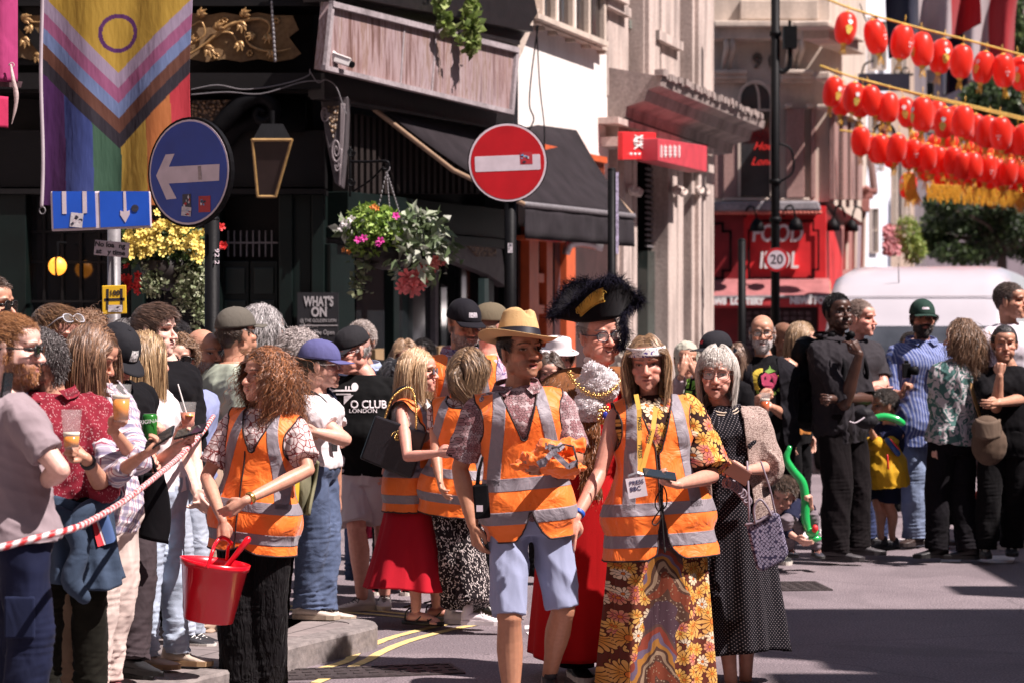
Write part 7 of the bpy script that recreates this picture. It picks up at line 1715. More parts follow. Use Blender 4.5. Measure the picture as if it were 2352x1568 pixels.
def pint(px,py,d,h,r,label,liq,fill=.6,foam=True,straw=False,tilt=0.):
 c=W(px,py,d);o=empty('drink',tuple(c),label,'drink');m=MB();m.revolve([(r*.72,0),(r*.8,h*.4),(r,h),(r*.96,h),(r*.76,h*.4),(r*.68,.006),(.001,.006)],c,24);m.revolve([(.001,0),(r*.72,0)],c,24);m.build('glass',PGL,o,True)
 m=MB();rr=lambda t:r*(.68+.24*t);m.revolve([(.001,.008),(rr(0),.008),(rr(fill),h*fill),(.001,h*fill)],c,24);m.build('liquid',liq,o,True)
 if foam:m=MB();m.revolve([(.001,h*fill),(rr(fill),h*fill),(rr(fill+.1),h*(fill+.1)),(.001,h*(fill+.1))],c,24);m.build('foam',FOAM,o,True)
 if straw:m=MB();m.cyl(c+(.005,0,h*.3),c+(-.045,.0,h*1.65),.0035);m.build('straw',WHT,o);m=MB();m.revolve([(.001,0),(.02,0),(.02,.004),(.001,.004)],c+np.array([.012,-r*.7,h*.5]),14);m.build('lemon_slice',PETY,o)
 return o
REL=(.30,.35,.4,.45);GRIP=(.75,.8,.85,.9);FIST=(1.15,1.2,1.2,1.15)
P=person('pale hand and forearm of someone at the left edge holding up a phone',-205,705,620,55,skin='pale',top_=dict(mat=WHITE,sleeve=.5),legwear=dict(kind='trousers',mat=BLKT),foot=.125,hair=shorth((.10,.05,.02)),armL=((-90,1120,-.2),(-14,1020,-.3)),handL=dict(dir=(.10,-.15,1),palm=(.6,-.6,0),curl=(.5,.9,.9,.9),thumb=.6))
phone(W(14,895,F/620-.36),(.12,0,1),(1,-.35,0),'black phone held upright at the left edge of the picture',.85)
P=person('tall dark haired man at the far left edge in sunglasses',-27,632,545,62,78,skin='tan',top_=dict(mat=NAVY),legwear=dict(kind='trousers',mat=BLKT),foot=.125,hair=shorth((.05,.025,.015)),face=dict(beard=.3));glasses(P,True,shape=1.1)
P=person('ginger bearded man in black sunglasses and a mauve T-shirt with folded arms',30,722,640,112,84,3,skin='pale',w=1.08,belly=.1,foot=.125,hipx=36,neckx=16,top_=dict(mat=tee((.27,.215,.235)),sleeve=.72,hem=-.07,wr=.009,sease=.022,flare=.05),legwear=dict(kind='trousers',mat=cloth('navy_cargo',(.009,.012,.034),.3,1.,6,rough=.8),r=(.102,.090,.080),wr=.010,ease=.004,waist=.0),hair=H_('short',(.11,.045,.018),(.42,.19,.07),n=2600,len=.026,w=.003,seg=4,noise=.2,fwd=1.1,side=0,topl=.4),face=dict(beard=.75,beardc=(.22,.075,.02),hairc=(.16,.07,.035),scalp=.75,hi=.002,iris=(.05,.06,.06)),armR=((138,1078,-.20),(92,1112,.02)),armL=((110,1090,.25),(96,1060,.1)),handR=dict(curl=REL),handL=dict(curl=REL));glasses(P,True,thick=.0036);beard3d(P,(.25,.09,.025),900,.014,(.45,.20,.07))
m=MB();
for zz in(.62,.30):pass
kn=P['kn'][0];m.obox(kn+(-.02,-.085,.10),(.055,0,0),(0,.008,0),(0,.0,.075));worn(P,'pocket',m,cloth('navy_cargo',(.011,.015,.040),.3,.6,8),False,bevel=.01)
P=person('laughing dark curly haired man in a red patterned shirt beside the ginger bearded man',84,758,556,12,-72,16,6,skin='tan',w=1.1,belly=.3,foot=.125,hipx=152,neckx=118,top_=dict(mat=cloth('red_print',(.42,.03,.06),.1,.5,6,pattern=p_vor([(0,(.42,.22,.23)),(.26,(.20,.016,.030))],88,asp=(1.5,.9,1))),sleeve=1.25,collar=True,hem=-.12,wr=.009,sease=.026),legwear=dict(kind='trousers',mat=cloth('dark_olive',(.009,.0085,.006),.4,.8,5),r=(.10,.085,.08)),hair=curlyh((.020,.014,.014),(.16,.13,.13),.038,vol=.0,curl=.005,n=2600,seg=7),face=dict(beard=.7,beardc=(.03,.018,.014),hairc=(.02,.012,.01),smile=1.,mouth=.8,teeth=1,nose=1.1),armL=((240,1122,-.10),(196,1050,-.34)),armR=((75,1140,.05),(110,1180,-.1)),handL=dict(dir=(-.75,-.25,.45),palm=(.2,-.9,.2),curl=FIST,thumb=.5))
band(P,P['arms']['L'][1],P['arms']['L'][2],.86,.031,.022,plain('watch_band',(.012,.012,.012),.4),'watch');beard3d(P,(.02,.012,.01),500,.007)
pint(164,1030,F/556-.44,.155,.042,'nearly empty pint in the fist of the man in the red shirt',BEER,.33)
m=MB();dn=jean((.035,.052,.085));tw=P['tw']
jk=empty('denim_jacket',tuple(W(150,1180,9.6)),'worn denim jacket with a colourful embroidered back tied round a waist','jacket')
def jf(u,v):a=-1.5+2.6*u;r_=.17+.05*v+.014*math.sin(a*7+v*4)+.01*math.sin(a*17);p=tw([(r_*math.sin(a)*1.1,-r_*math.cos(a)*.95,.06-.36*v-.03*math.sin(a*3))])[0];return p
m.grid(jf,50,30);j_=m.build('jacket_body',dn,jk,True);j_.modifiers.new('s','SOLIDIFY').thickness=.012
m=MB();m.tube([tw([p])[0]for p in((-.16,-.14,.05),(-.02,-.22,-.02),(.03,-.23,-.14),(-.02,-.235,-.26),(.02,-.24,-.34))],[.03,.045,.04,.045,.03],12,sub=4);m.tube([tw([p])[0]for p in((.2,-.08,.05),(.07,-.21,.0),(.02,-.23,-.05))],[.03,.04,.045],12,sub=4);m.build('sleeve',dn,jk,True)
m=MB()
for k,(c_,off)in enumerate((((.62,.36,.02),0),((.60,.58,.62),.035),((.50,.02,.03),-.03),((.05,.10,.25),.06))):
 mm=MB();mm.grid(lambda u,v:jf(.80+.06*u+off*.8,.10+.40*v)+np.array([0,-.012-.001*k,0]),6,16);mm.build('embroidery',plain('embroidery',c_,.8),jk,True,fixn=False)
P=person('sandy haired man in a navy polo with clear glasses pushed up on his head',128,703,536,28,58,12,skin='pink',w=1.1,foot=.125,hipx=196,neckx=150,top_=dict(mat=tee((.016,.022,.065)),collar=True,sleeve=.62),legwear=dict(kind='trousers',mat=cloth('khaki',(.30,.22,.16),.1)),hair=shorth((.10,.045,.02),(.34,.18,.08),.045,side=0,fwd=1.),face=dict(mouth=.5,hairc=(.12,.06,.03),nose=1.2),armL=((246,1065,-.05),(226,1150,-.2)),armR=((120,1080,.05),(150,1150,-.1)))
glasses(P,False,(.45,.45,.5),.0026,up=1.)
strap(P,'camera_strap',[(-.02,.02,P['T']+.02),(.045,-.09,P['T']-.04),(.09,-.155,P['T']-.13),(.13,-.165,P['T']-.26)],.052,.002,plain('strap_black',(.012,.010,.012),.7));strap(P,'strap_piping',[(-.02,.018,P['T']+.024),(.045,-.095,P['T']-.036),(.09,-.160,P['T']-.126),(.13,-.170,P['T']-.256)],.012,.002,plain('strap_maroon',(.16,.02,.05),.7))
hp=W(167,936,P['d']-.24);m=MB();hpts=[(.016*math.sin(t)**3*1.0,.013*math.cos(t)-.005*math.cos(2*t)-.002*math.cos(3*t))for t in np.linspace(0,2*PI,20,endpoint=False)];m.prism(hpts,lambda u,v:(hp[0]+u,hp[1]+.03,hp[2]+v),lambda u,v:(hp[0]+u,hp[1]+.06,hp[2]+v));worn(P,'heart_badge',m,REDP,False)
PL=cloth('plaid_shirt',(.6,.6,.6),.1,.5,6,pattern=p_plaid((.66,.60,.62),(.13,.11,.22),(.30,.10,.14),.042,.25))
P=person('woman with long brown hair in a white and navy plaid shirt raising a pint',214,750,545,62,78,26,skin='tan',fem=1,bust=.8,foot=.125,hipx=246,neckx=232,top_=dict(mat=PL,sleeve=1.45,hem=-.22,wr=.009,collar=True,sease=.02),legwear=dict(kind='trousers',mat=cloth('cream_trousers',(.56,.46,.42),.08,.9,6),r=(.10,.10,.085),wr=.010),shoes=sneak((.34,.11,.12),(.5,.32,.3),(.10,.02,.04)),hair=longh((.085,.038,.022),(.36,.19,.10),.34,n=3200),face=dict(smile=.6,hairc=(.08,.04,.02)),armL=((318,1065,-.20),(258,985,-.42)),armR=((262,1092,-.32),(326,1046,-.50)),handL=dict(dir=(.55,-.2,.8),palm=(.5,-.8,.1),curl=FIST),handR=dict(dir=(.85,-.1,.45),palm=(0,-.2,1),curl=GRIP),ankR=(212,1560,-.1),ankL=(240,1545,.1))
pint(278,968,F/545-.56,.150,.042,'pint of golden beer held up by the woman in the plaid shirt',BEER,.62);phone(W(366,1008,F/545-.52),(.75,-.3,.45),(-.2,-.6,.9),'dark phone in the hand of the woman in plaid above the rope')
P=person('smiling man in a black cap with a white crest bending forward holding a green can',268,752,508,50,52,36,skin='pink',foot=.125,w=1.05,hipx=282,neckx=262,top_=dict(mat=BLK,sleeve=.7),legwear=dict(kind='trousers',mat=cloth('charcoal_denim',(.040,.030,.034),.3,.7),r=(.09,.085,.08)),shoes=dict(kind='pointy',c=(.012,.012,.014),sole=(.02,.02,.02)),hair=shorth((.03,.02,.015),under=.03),face=dict(smile=1.,teeth=1),armR=((318,1040,-.25),(338,1005,-.42)),armL=((330,1030,.1),(350,1060,0)),handR=dict(dir=(.3,-.2,.5),palm=(.8,-.6,0),curl=FIST),ankR=(286,1510,0),ankL=(308,1500,-.2))
cap_hat(P,(.016,.016,.020),patch=(.045,.045,plain('crest_white',(.5,.5,.5),.6,.9,90)))
c=W(344,1012,F/508-.47);cn_=empty('drink_can',tuple(c),'green drink can with white lettering held behind the plaid sleeve','can');m=MB();m.revolve([(.001,0),(.026,0),(.033,.008),(.033,.108),(.027,.118),(.001,.116)],c,24);cb_=m.build('can',plain('can_green',(.03,.20,.03),.25,.1,metal=.3),cn_,True);text('lettering','ORIGINAL',.024,c+(-.004,-.0345,.085),(1,0,.1),(-.1,0,1),WHT,cb_,.0006);m=MB();m.revolve([(.027,.1185),(.020,.1165),(.001,.1165)],c,20);m.build('lid',GREYM,cb_,True)
P=person('blonde woman seen from behind in a white T-shirt and pale blue jeans with a phone',336,762,490,72,112,12,skin='fair',fem=1,bust=.9,foot=.125,hipx=366,neckx=345,top_=dict(mat=tee((.70,.64,.66)),sleeve=.55,hem=-.03,wr=.007),legwear=dict(kind='trousers',mat=jean((.36,.42,.52)),r=(.100,.066,.074),wr=.006),shoes=sneak((.46,.37,.30),(.40,.26,.14),(.5,.42,.34),yaw=(72,80)),hair=longh((.20,.11,.05),(.62,.42,.22),.44,n=3600,noise=.08),armR=((352,1072,-.26),(408,1022,-.46)),armL=((400,1052,.0),(412,984,-.22)),handR=dict(dir=(.9,-.1,.3),palm=(0,-.1,1),curl=GRIP),handL=dict(dir=(.5,-.4,.6),palm=(.8,-.5,0),curl=FIST),ankR=(336,1490,-.22),ankL=(408,1484,-.12),kneR=(348,1290,-.22),kneL=(396,1290,-.12))
phone(W(437,990,F/490-.50),(.85,-.3,.22),(-.15,-.5,.9),'dark phone in the hand of the blonde woman beside the striped rope');pint(431,985,F/490-.32,.125,.040,'pink iced cocktail with a straw and lemon in a clear cup',plain('pink_drink',(.72,.25,.16),.2,.2,40),.62,False,True)
tb_=empty('tote_bag',tuple(W(345,1140,10.7)),'black cloth tote bag with small white print hanging by the pale jeans','bag');m=MB();m.grid(lambda u,v:W(312+66*u+8*v,1085+(145+18*u)*v,10.62)+np.array([0,.02*math.sin(u*5+v*3),0]),16,16);b_=m.build('bag',BLK,tb_,True);b_.modifiers.new('s','SOLIDIFY').thickness=.04;m=MB();m.tube([W(322,1090,10.62),W(330,1050,10.6),W(345,1045,10.6),W(360,1088,10.6)],.008,6,sub=3);m.build('handle',BLK,b_,True);text('lettering','o.it',.055,W(345,1192,10.58),(1,0,-.05),(0,0,1),SWHITE,b_,.001)
P=person('tall brown haired man in a black T-shirt and light jeans standing behind the blonde woman',357,700,458,60,72,2,skin='pale',foot=.125,hipx=408,neckx=382,top_=dict(mat=BLK,sleeve=.7,hem=-.16,sease=.03),legwear=dict(kind='trousers',mat=jean((.34,.38,.46)),r=(.09,.08,.075)),shoes=sneak((.02,.02,.025),(.62,.60,.56),(.75,.72,.7),yaw=(70,55)),hair=H_('short',(.045,.024,.016),(.17,.09,.055),n=2800,len=.055,w=.0042,seg=5,noise=.10,fwd=.9,side=.2),face=dict(hairc=(.05,.03,.02)),armL=((448,1060,-.1),(452,1130,-.3)),armR=((425,1060,-.2),(450,1128,-.35)),ankR=(418,1445,-.1),ankL=(440,1440,.1))
P=person('curly haired young man in black sunglasses and a pale blue T-shirt',408,772,444,50,14,0,skin='fair',foot=.125,hipx=446,neckx=425,top_=dict(mat=tee((.22,.25,.42)),sleeve=.7),legwear=dict(kind='trousers',mat=cloth('sand_trousers',(.40,.29,.22),.1,.8),r=(.095,.085,.08)),shoes=sneak((.02,.25,.10),(.6,.6,.55),(.7,.7,.7),yaw=(60,40)),hair=curlyh((.12,.06,.03),(.34,.19,.10),.06,vol=.012),armL=((470,1050,0),(468,1130,-.2)),armR=((440,1070,-.1),(462,1130,-.25)),ankR=(440,1450,-.05),ankL=(470,1440,0));glasses(P,True,thick=.003)
P=person('brown haired child tucked in front of the man with sunglasses',413,848,452,40,60,10,skin='fair',foot=.125,H=1.35,hs=.9,top_=dict(mat=NAVY,sleeve=1.2),legwear=dict(kind='trousers',mat=BLKT),hair=shorth((.05,.03,.02),(.14,.08,.05),.04))
P=person('bald man with grey beard in a navy blazer by the sign post',470,757,428,60,56,4,skin='tan',foot=.125,w=1.05,hipx=478,neckx=468,top_=dict(mat=cloth('navy_blazer',(.012,.016,.040),.2,.4),sleeve=1.9,hem=-.25,collar=True,ease=.028,name='blazer'),legwear=dict(kind='trousers',mat=cloth('sand_trousers',(.42,.31,.24),.1,.8)),shoes=sneak((.02,.22,.08)),face=dict(bald=.035,scalp=.6,hairc=(.24,.21,.21),beard=.6,beardc=(.26,.23,.22),mouth=0,nose=1.15),hair=H_('fuzz',(.22,.19,.19),(.45,.42,.42),n=600,len=.010,w=.003,bald=.03));beard3d(P,(.25,.22,.22),500,.012,(.5,.46,.45))
P=person('dark haired woman with sunglasses glimpsed behind the black cap',292,738,446,20,40,25,skin='fair',fem=1,foot=.125,top_=dict(mat=BLK),legwear=dict(kind='trousers',mat=BLKT),hair=longh((.015,.010,.012),(.06,.045,.045),.22,n=1500));glasses(P,True)
P=person('ginger curly head showing under the hydrant sign',200,718,428,150,160,0,skin='fair',foot=.125,top_=dict(mat=NAVY),legwear=dict(kind='trousers',mat=BLKT),hair=curlyh((.16,.07,.035),(.42,.24,.13),.09,n=1800))
P=person('black haired person behind the tall brown haired man',398,738,424,20,30,15,skin='tan',foot=.125,top_=dict(mat=BLK),legwear=dict(kind='trousers',mat=BLKT),hair=shorth((.012,.010,.012),(.06,.055,.06),.04))
P=person('man facing away in a backwards tilted olive cap and pale green T-shirt',545,712,430,150,132,-4,skin='tan',foot=.125,w=1.1,top_=dict(mat=tee((.42,.47,.38)),sleeve=.7),legwear=dict(kind='trousers',mat=BLKT),hair=shorth((.05,.03,.02),under=.02),face=dict(hairc=(.05,.03,.025)));cap_hat(P,(.105,.095,.080),tilt=-.02)
P=person('man with long wavy grey hair and a navy T-shirt facing the pub',607,704,418,150,112,0,skin='tan',foot=.0,H=1.82,w=1.05,top_=dict(mat=NAVY,sleeve=.7),legwear=dict(kind='trousers',mat=BLKT),hair=curlyh((.26,.24,.24),(.62,.58,.58),.19,grav=.55,curl=.007,cfreq=50,vol=.014,n=2800),face=dict(beard=.5,beardc=(.3,.28,.28)))
P=person('face with sunglasses squeezed between the sign post and the olive cap',524,792,416,20,30,0,skin='tan',foot=.0,top_=dict(mat=BLK),legwear=dict(kind='trousers',mat=BLKT),hair=shorth((.03,.02,.02)));glasses(P,True)
LACE=cloth('crackle_top',(.6,.5,.5),.1,.3,6,pattern=p_vor([(0,(.20,.05,.05)),(.055,(.60,.50,.49))],34,'DISTANCE_TO_EDGE'))
P=person('steward with long auburn curls in an orange hi-vis vest holding a red bucket',608,803,496,-14,-52,-2,skin=(.58,.31,.22),fem=1,bust=.8,foot=.0,w=1.08,belly=.2,hipx=586,neckx=612,top_=dict(mat=LACE,sleeve=.78,sease=.028),vest=dict(v=.60,hem=-.36,bands=(.10,-.19),bx=.085,splay=.22,flare=.05,rr=.3,gapx=-.03),legwear=dict(kind='trousers',mat=cloth('black_crinkle',(.005,.004,.005),.4,1.4,22,stretch=(2,2,.5),rough=.75),r=(.105,.105,.115),wr=.008,drop=-.02),shoes=dict(c=(.02,.02,.02),sole=(.03,.03,.03)),hair=curlyh((.085,.026,.010),(.52,.20,.07),.235,n=4800,seg=17,grav=.50,curl=.010,cfreq=100,vol=.014,part=.01),face=dict(mouth=.25,smile=.3,hairc=(.10,.05,.03),lip=(.42,.12,.10),hi=-.004,nose=1.15),armR=((474,1095,-.02),(512,1196,-.24)),armL=((708,1078,-.16),(560,1150,-.42)),handR=dict(dir=(.05,-.1,-1),palm=(-.2,1,0),curl=(1.1,1.1,1.1,1.1)),handL=dict(dir=(-.8,-.05,-.55),palm=(.1,1,.2),curl=(.35,.4,.45,.5)),ankR=(556,1592,0),ankL=(610,1597,.05))
band(P,P['arms']['L'][1],P['arms']['L'][2],.90,.027,.020,plain('gold',(.75,.48,.16),.25,.1,metal=.9),'watch')
RB=plain('bucket_red',(.70,.004,.018),.28,.04,3,coat=.4);bc=W(478,1425,10.72);bk_=empty('bucket',tuple(bc),'bright red plastic collecting bucket hanging from the curly haired steward','bucket')
tl=rot('y',R_(8));X=lambda v:(np.asarray(v)@tl.T)+bc;m=MB();hB=.27;prof=[(.001,.0),(.105,.0),(.112,.006),(.143,hB-.03),(.150,hB-.03),(.154,hB),(.146,hB),(.141,hB-.03),(.106,.014),(.001,.012)]
n=48;vs=[]
for r_,z in prof:
 for i in range(n):a=2*PI*i/n;vs.append((r_*math.cos(a)*(1+.10*(z>hB-.04)*max(0,math.cos(a-2.9))**9),r_*math.sin(a),z))
m.add(X(vs),[(j*n+i,j*n+(i+1)%n,(j+1)*n+(i+1)%n,(j+1)*n+i)for j in range(len(prof)-1)for i in range(n)]);m.build('bucket_body',RB,bk_,True)
m=MB();hw_=W(512,1232,10.72);m.tube([X([(-.02,-.150,hB-.015)])[0],X([(-.01,-.12,hB+.06)])[0],hw_+(-.03,-.05,-.03),hw_+(-.004,0,.0),hw_+(.03,.05,-.03),X([(.03,.13,hB+.06)])[0],X([(.03,.150,hB-.015)])[0]],.0085,10,sub=6);m.build('handle',RB,bk_,True)
sc_=empty('scoop',tuple(X([(.03,0,.2)])[0]),'red plastic dustpan scoop sticking out of the red bucket','scoop');m=MB();m.hexa([X([(a,b,c)])[0]for a,b,c in((-.10,-.06,.225),(.05,-.06,.23),(.05,.06,.23),(-.10,.06,.225),(-.10,-.06,.235),(.05,-.06,.25),(.05,.06,.25),(-.10,.06,.235))]);m.build('pan',RB,sc_,bevel=.004);m=MB();m.tube([X([(.04,0,.24)])[0],X([(.07,0,.29)])[0],X([(.125,0,.385)])[0]],[.012,.012,.016],10,sub=3);m.build('handle',RB,sc_,True)
P=person('person with short curly grey hair seen from behind left of the blue cap',690,760,420,160,150,0,skin='tan',foot=0.,H=1.66,top_=dict(mat=NAVY),legwear=dict(kind='trousers',mat=BLKT),hair=curlyh((.30,.25,.24),(.66,.58,.56),.07,n=2200,vol=.014))
P=person('man in a lilac blue cap and round glasses with a white T-shirt and blue jeans',738,786,426,78,86,0,skin='fair',foot=.125,H=1.60,w=1.14,hipx=722,neckx=726,top_=dict(mat=WHITE,sleeve=.60,hem=-.05,sease=.026),legwear=dict(kind='trousers',mat=jean((.075,.10,.17)),r=(.105,.092,.085),wr=.012),shoes=sneak((.50,.42,.36),(.42,.34,.26),yaw=(85,95)),hair=shorth((.03,.018,.014),under=.03),face=dict(beard=.35,beardc=(.10,.05,.03),hairc=(.03,.02,.015)),armR=((792,1008,-.24),(728,992,-.34)),armL=((782,1014,.10),(716,958,-.10)),handR=dict(curl=REL),handL=dict(dir=(.1,-.3,-.9),curl=REL),ankR=(706,1384,-.05),ankL=(742,1388,.0))
cap_hat(P,(.10,.10,.24),tilt=.10);glasses(P,False,(.5,.42,.4),.0012)
m=MB();strap(P,'strap',[(-.07,.13,.62*P['T']),(-.075,.06,P['T']-.0),(-.085,-.05,P['T']-.025),(-.09,-.13,P['T']-.14),(-.10,-.14,P['T']-.30)],.035,.003,plain('strap_black',(.012,.010,.012),.7))
jo=empty('olive_jacket',tuple(W(700,1130,12.4)),'olive green jacket hanging over a bag behind the curly haired steward','jacket');m=MB();OL=cloth('olive_cotton',(.17,.16,.10),.15,.6)
m.grid(lambda u,v:W(672+62*u-18*v*u,1030+30*u+(150-30*u)*v,12.35)+np.array([0,.05*math.sin(u*9+v*2)+.03*math.sin(u*4-v*6),0]),30,24);m.build('jacket',OL,jo,True).modifiers.new('s','SOLIDIFY').thickness=.015;m=MB();m.tube([W(678,1060,12.2),W(668,1120,12.2),W(672,1195,12.2)],[.03,.045,.03],10,sub=3);m.build('lining',plain('yellow_lining',(.6,.42,.03),.7),jo,True)
TEEC=tee((.004,.004,.0045))
P=person('heavy man in a black club T-shirt, black cap and white cargo shorts',808,756,384,-18,-52,12,skin='pink',foot=0.,w=1.24,belly=.9,hipx=830,neckx=838,top_=dict(mat=TEEC,sleeve=.72,hem=-.13,sease=.035,wr=.004),legwear=dict(kind='shorts',mat=cloth('white_cotton',(.60,.54,.57),.05,.9,6),len=.92,r=(.112,.080,.1),wr=.010),legs=True,shoes=sneak((.66,.60,.56),(.66,.60,.50),(.02,.02,.02),yaw=(-62,0),thick=.03),hair=shorth((.3,.28,.27),under=.01),face=dict(mouth=.6,heavy=1,hairc=(.35,.30,.3),scalp=.5),armL=((905,985,.05),(895,1070,-.2)),armR=((778,960,.1),(790,1040,.0)),ankR=(832,1368,-.05),ankL=(884,1362,.1),kneR=(818,1215,-.1),kneL=(880,1215,0))
cap_hat(P,(.020,.019,.022),tilt=.16);glasses(P,True,(.12,.01,.015),.002)
fz=P['d']-.335;TW_=plain('print_white',(.66,.60,.62),.8)
def shirt_text(P,s,px,py,hpx,mat,dy,xd=(1,0,0),**k):return text('lettering',s,hpx*1.38/P['s'],W(px,py,P['d']+dy),xd,(0,0,1),mat,P['shirt'],.004,raw=None,**k)if 0 else shirt_print(P,s,px,py,hpx,mat,**k)
def project(P,me,out=.003):
 """lay a print made in front of the chest on to the shirt"""
 from mathutils.bvhtree import BVHTree
 sh=P['shirt'];bm=bmesh.new();bm.from_mesh(sh.data);bm.transform(P['bm']);t=BVHTree.FromBMesh(bm);bm.free();v=getv(me);cam_=Vector((0,0,CH))
 for i,p in enumerate(v):
  dv=(Vector(p)-cam_).normalized();h=t.ray_cast(cam_+dv*(P['d']-1.2),dv)
  if h[0]is not None:v[i]=np.array(h[0]-dv*out*1.6)
 setv(me,v)
def shirt_print(P,s,px,py,hpx,mat,sx=1.,bold=0.,tilt=0.,name='lettering'):
 o=text(name,s,hpx*1.38/P['s'],W(px,py,P['d']-.5),(1,0,tilt),(-tilt,0,1),mat,None,0.,bold=bold,sx=sx);return lay(P,o,name,mat)
def lay(P,o,name,mat):
 me=o.data;b=bmesh.new();b.from_mesh(me)
 bmesh.ops.subdivide_edges(b,edges=[e for e in b.edges if e.calc_length()>.02],cuts=2);bmesh.ops.triangulate(b,faces=b.faces);b.to_mesh(me);b.free();me2=me.copy();bpy.data.objects.remove(o);project(P,me2)
 me2.transform(P['bm'].inverted());me2.materials.clear();o=link(name,me2,P['shirt'],mat,False,raw=True);o.modifiers.new('s','SOLIDIFY').thickness=.001;return o
def flat_print(P,name,polys,mat):
 """polys in picture coordinates laid on the shirt"""
 m=MB()
 for p in polys:m.add([W(a,b,P['d']-.5)for a,b in p],[tuple(range(len(p)))])
 return lay(P,link('tmp',m.mesh('tmp'),None),name,mat)
shirt_print(P,'O CLUB',846,929,18,TW_,.92,.002);shirt_print(P,'LONDON',834,943,9,TW_,1.15,.0)
oc=lambda x,y,a,b,n=14,r0=0,r1=2*PI:[(x+a*math.cos(t),y+b*math.sin(t))for t in np.linspace(r0,r1,n,endpoint=False)]
flat_print(P,'emblem',[[(757,886),(760,892),(770,895),(770,898),(760,900),(757,906)],[(770,894),(812,894),(812,898),(770,898)],[(772,903),(806,903),(806,906),(772,906)],oc(815,888,8,10),[(800,886),(803,886),(803,894),(800,894)],[(793,886),(796,886),(796,894),(793,894)],[(790,908),(812,906),(796,922),(790,928)]],TW_)
P=person('grey haired bearded man in a pale blue shirt behind the black cap',828,740,356,8,-14,4,skin='tan',foot=0.,w=1.05,hipx=848,neckx=838,top_=dict(mat=tee((.36,.42,.58)),collar=True),legwear=dict(kind='trousers',mat=jean((.05,.07,.14))),hair=H_('short',(.26,.20,.17),(.62,.55,.52),n=1600,len=.022,w=.0034,seg=4,noise=.2,fwd=-.4,side=.2),face=dict(beard=.7,beardc=(.14,.12,.12),hairc=(.3,.26,.25)))
P=person('woman with light brown hair and a headband by the pub door',930,782,340,10,15,10,skin='fair',fem=1,foot=0.,top_=dict(mat=BLK),legwear=dict(kind='trousers',mat=BLKT),hair=longh((.20,.11,.06),(.50,.32,.18),.2,n=1500))
P=person('woman with straight black hair facing the pub',908,824,372,175,170,0,skin='fair',fem=1,foot=0.,top_=dict(mat=BLK),legwear=dict(kind='trousers',mat=BLKT),hair=longh((.008,.008,.012),(.05,.05,.06),.34,n=2600,noise=.05))
P=person('dark figure standing in the shade of the pub doorway',968,778,322,-20,-30,0,skin='olive',foot=0.,top_=dict(mat=BLK),legwear=dict(kind='trousers',mat=BLKT),hair=shorth((.02,.015,.015)))
P=person('person in a long crimson dress half hidden behind the black handbag',905,850,362,-10,-20,0,skin='pink',fem=1,foot=0.,H=1.6,top_=dict(mat=tee((.20,.008,.03)),sleeve=1.2),legwear=dict(kind='skirt',mat=cloth('crimson',(.22,.010,.035)),hemz=.35),legs=True,shoes=sneak((.3,.02,.04)),hair=shorth((.03,.02,.02)),armL=((895,1040,-.1),(893,1100,-.3)))
P=person('blonde steward in profile with sunglasses, orange vest and long red skirt',962,803,406,66,76,0,skin='pink',fem=1,bust=1.,foot=0.,hipx=950,neckx=948,top_=dict(mat=tee((.55,.50,.48)),sleeve=0),vest=dict(hem=-.34,v=.68,bands=(.14,-.16),bx=.08,flare=.06,rr=.0),legwear=dict(kind='skirt',mat=cloth('red_skirt',(.44,.012,.025),.06,.4,4,stretch=(2,2,.4)),hemz=.225,flare=1.95,pleats=5,pamp=.09,waist=-.1,rx=.092,ry=.085),legs='foot',shoes=dict(kind='sandal',c=(.012,.01,.01)),hair=longh((.42,.25,.12),(.85,.62,.40),.30,n=2600,noise=.07),face=dict(smile=1.,teeth=1,mouth=.5,browc=(.3,.2,.1),lip=(.5,.1,.1)),armR=((936,1048,-.32),(1006,1040,-.46)),armL=((985,1045,.1),(1010,1050,-.1)),ankR=(955,1398,-.12),ankL=(1002,1388,.12));glasses(P,True,(.18,.09,.03),.0016,lens=(.2,.1,.05))
hbg=empty('handbag',tuple(W(905,1040,13.05)),'large black leather handbag with gold chain straps on the blonde steward','handbag');LT=plain('black_leather',(.016,.014,.018),.35,.2,40,.12,120);m=MB();q=lambda x,y,o:W(x,y,13.36+o)
m.hexa([q(826,1052,0),q(945,1102,0),q(945,1102,.14),q(826,1052,.14),q(862,952,-.03),q(982,992,-.03),q(982,992,.16),q(862,952,.16)]);hb_=m.build('bag',LT,hbg,bevel=.012)
m=MB();m.obox((q(926,1080,-.012)+q(960,1045,-.012))/2,(q(965,1030,0)-q(945,1040,0))*.35,(0,.004,0),(0,0,.004));m=MB();c0=q(913,1003,-.032)
for k in range(9):a=k*.7;m.ell(c0+np.array([.016*math.cos(a)*(k>0),0,.014*math.sin(a)*(k>0)]),(.006,.004,.006),8,5)
for k in range(9):m.ell(c0+np.array([.036*math.cos(.3+k*.31),0,.030*math.sin(.3+k*.31)]),(.0035,.003,.005),6,4)
m.build('emblem',plain('gold',(.75,.48,.16),.25,.1,metal=.9),hb_,True)
m=MB();GD=plain('gold',(.75,.48,.16),.25,.1,metal=.9)
def chain(mb,pts,r,th):
 Q,_=catmull(np.array(pts),np.zeros(len(pts)),8);L_=np.concatenate([[0],np.cumsum(np.linalg.norm(np.diff(Q,axis=0),axis=1))]);n=int(L_[-1]/(r*1.5));last=None
 for i in range(n):
  t=L_[-1]*i/max(1,n-1);p=np.array([np.interp(t,L_,Q[:,k])for k in range(3)]);mb.ell(p,(r*.9,th if i%2 else r*.9,r),8,6)
chain(m,[q(884,958,0),q(900,915,-.02),q(925,893,0),q(945,893,.02),q(955,930,-.0),q(956,985,-.02)],.0075,.003);m.build('chain_strap',GD,hb_,True)
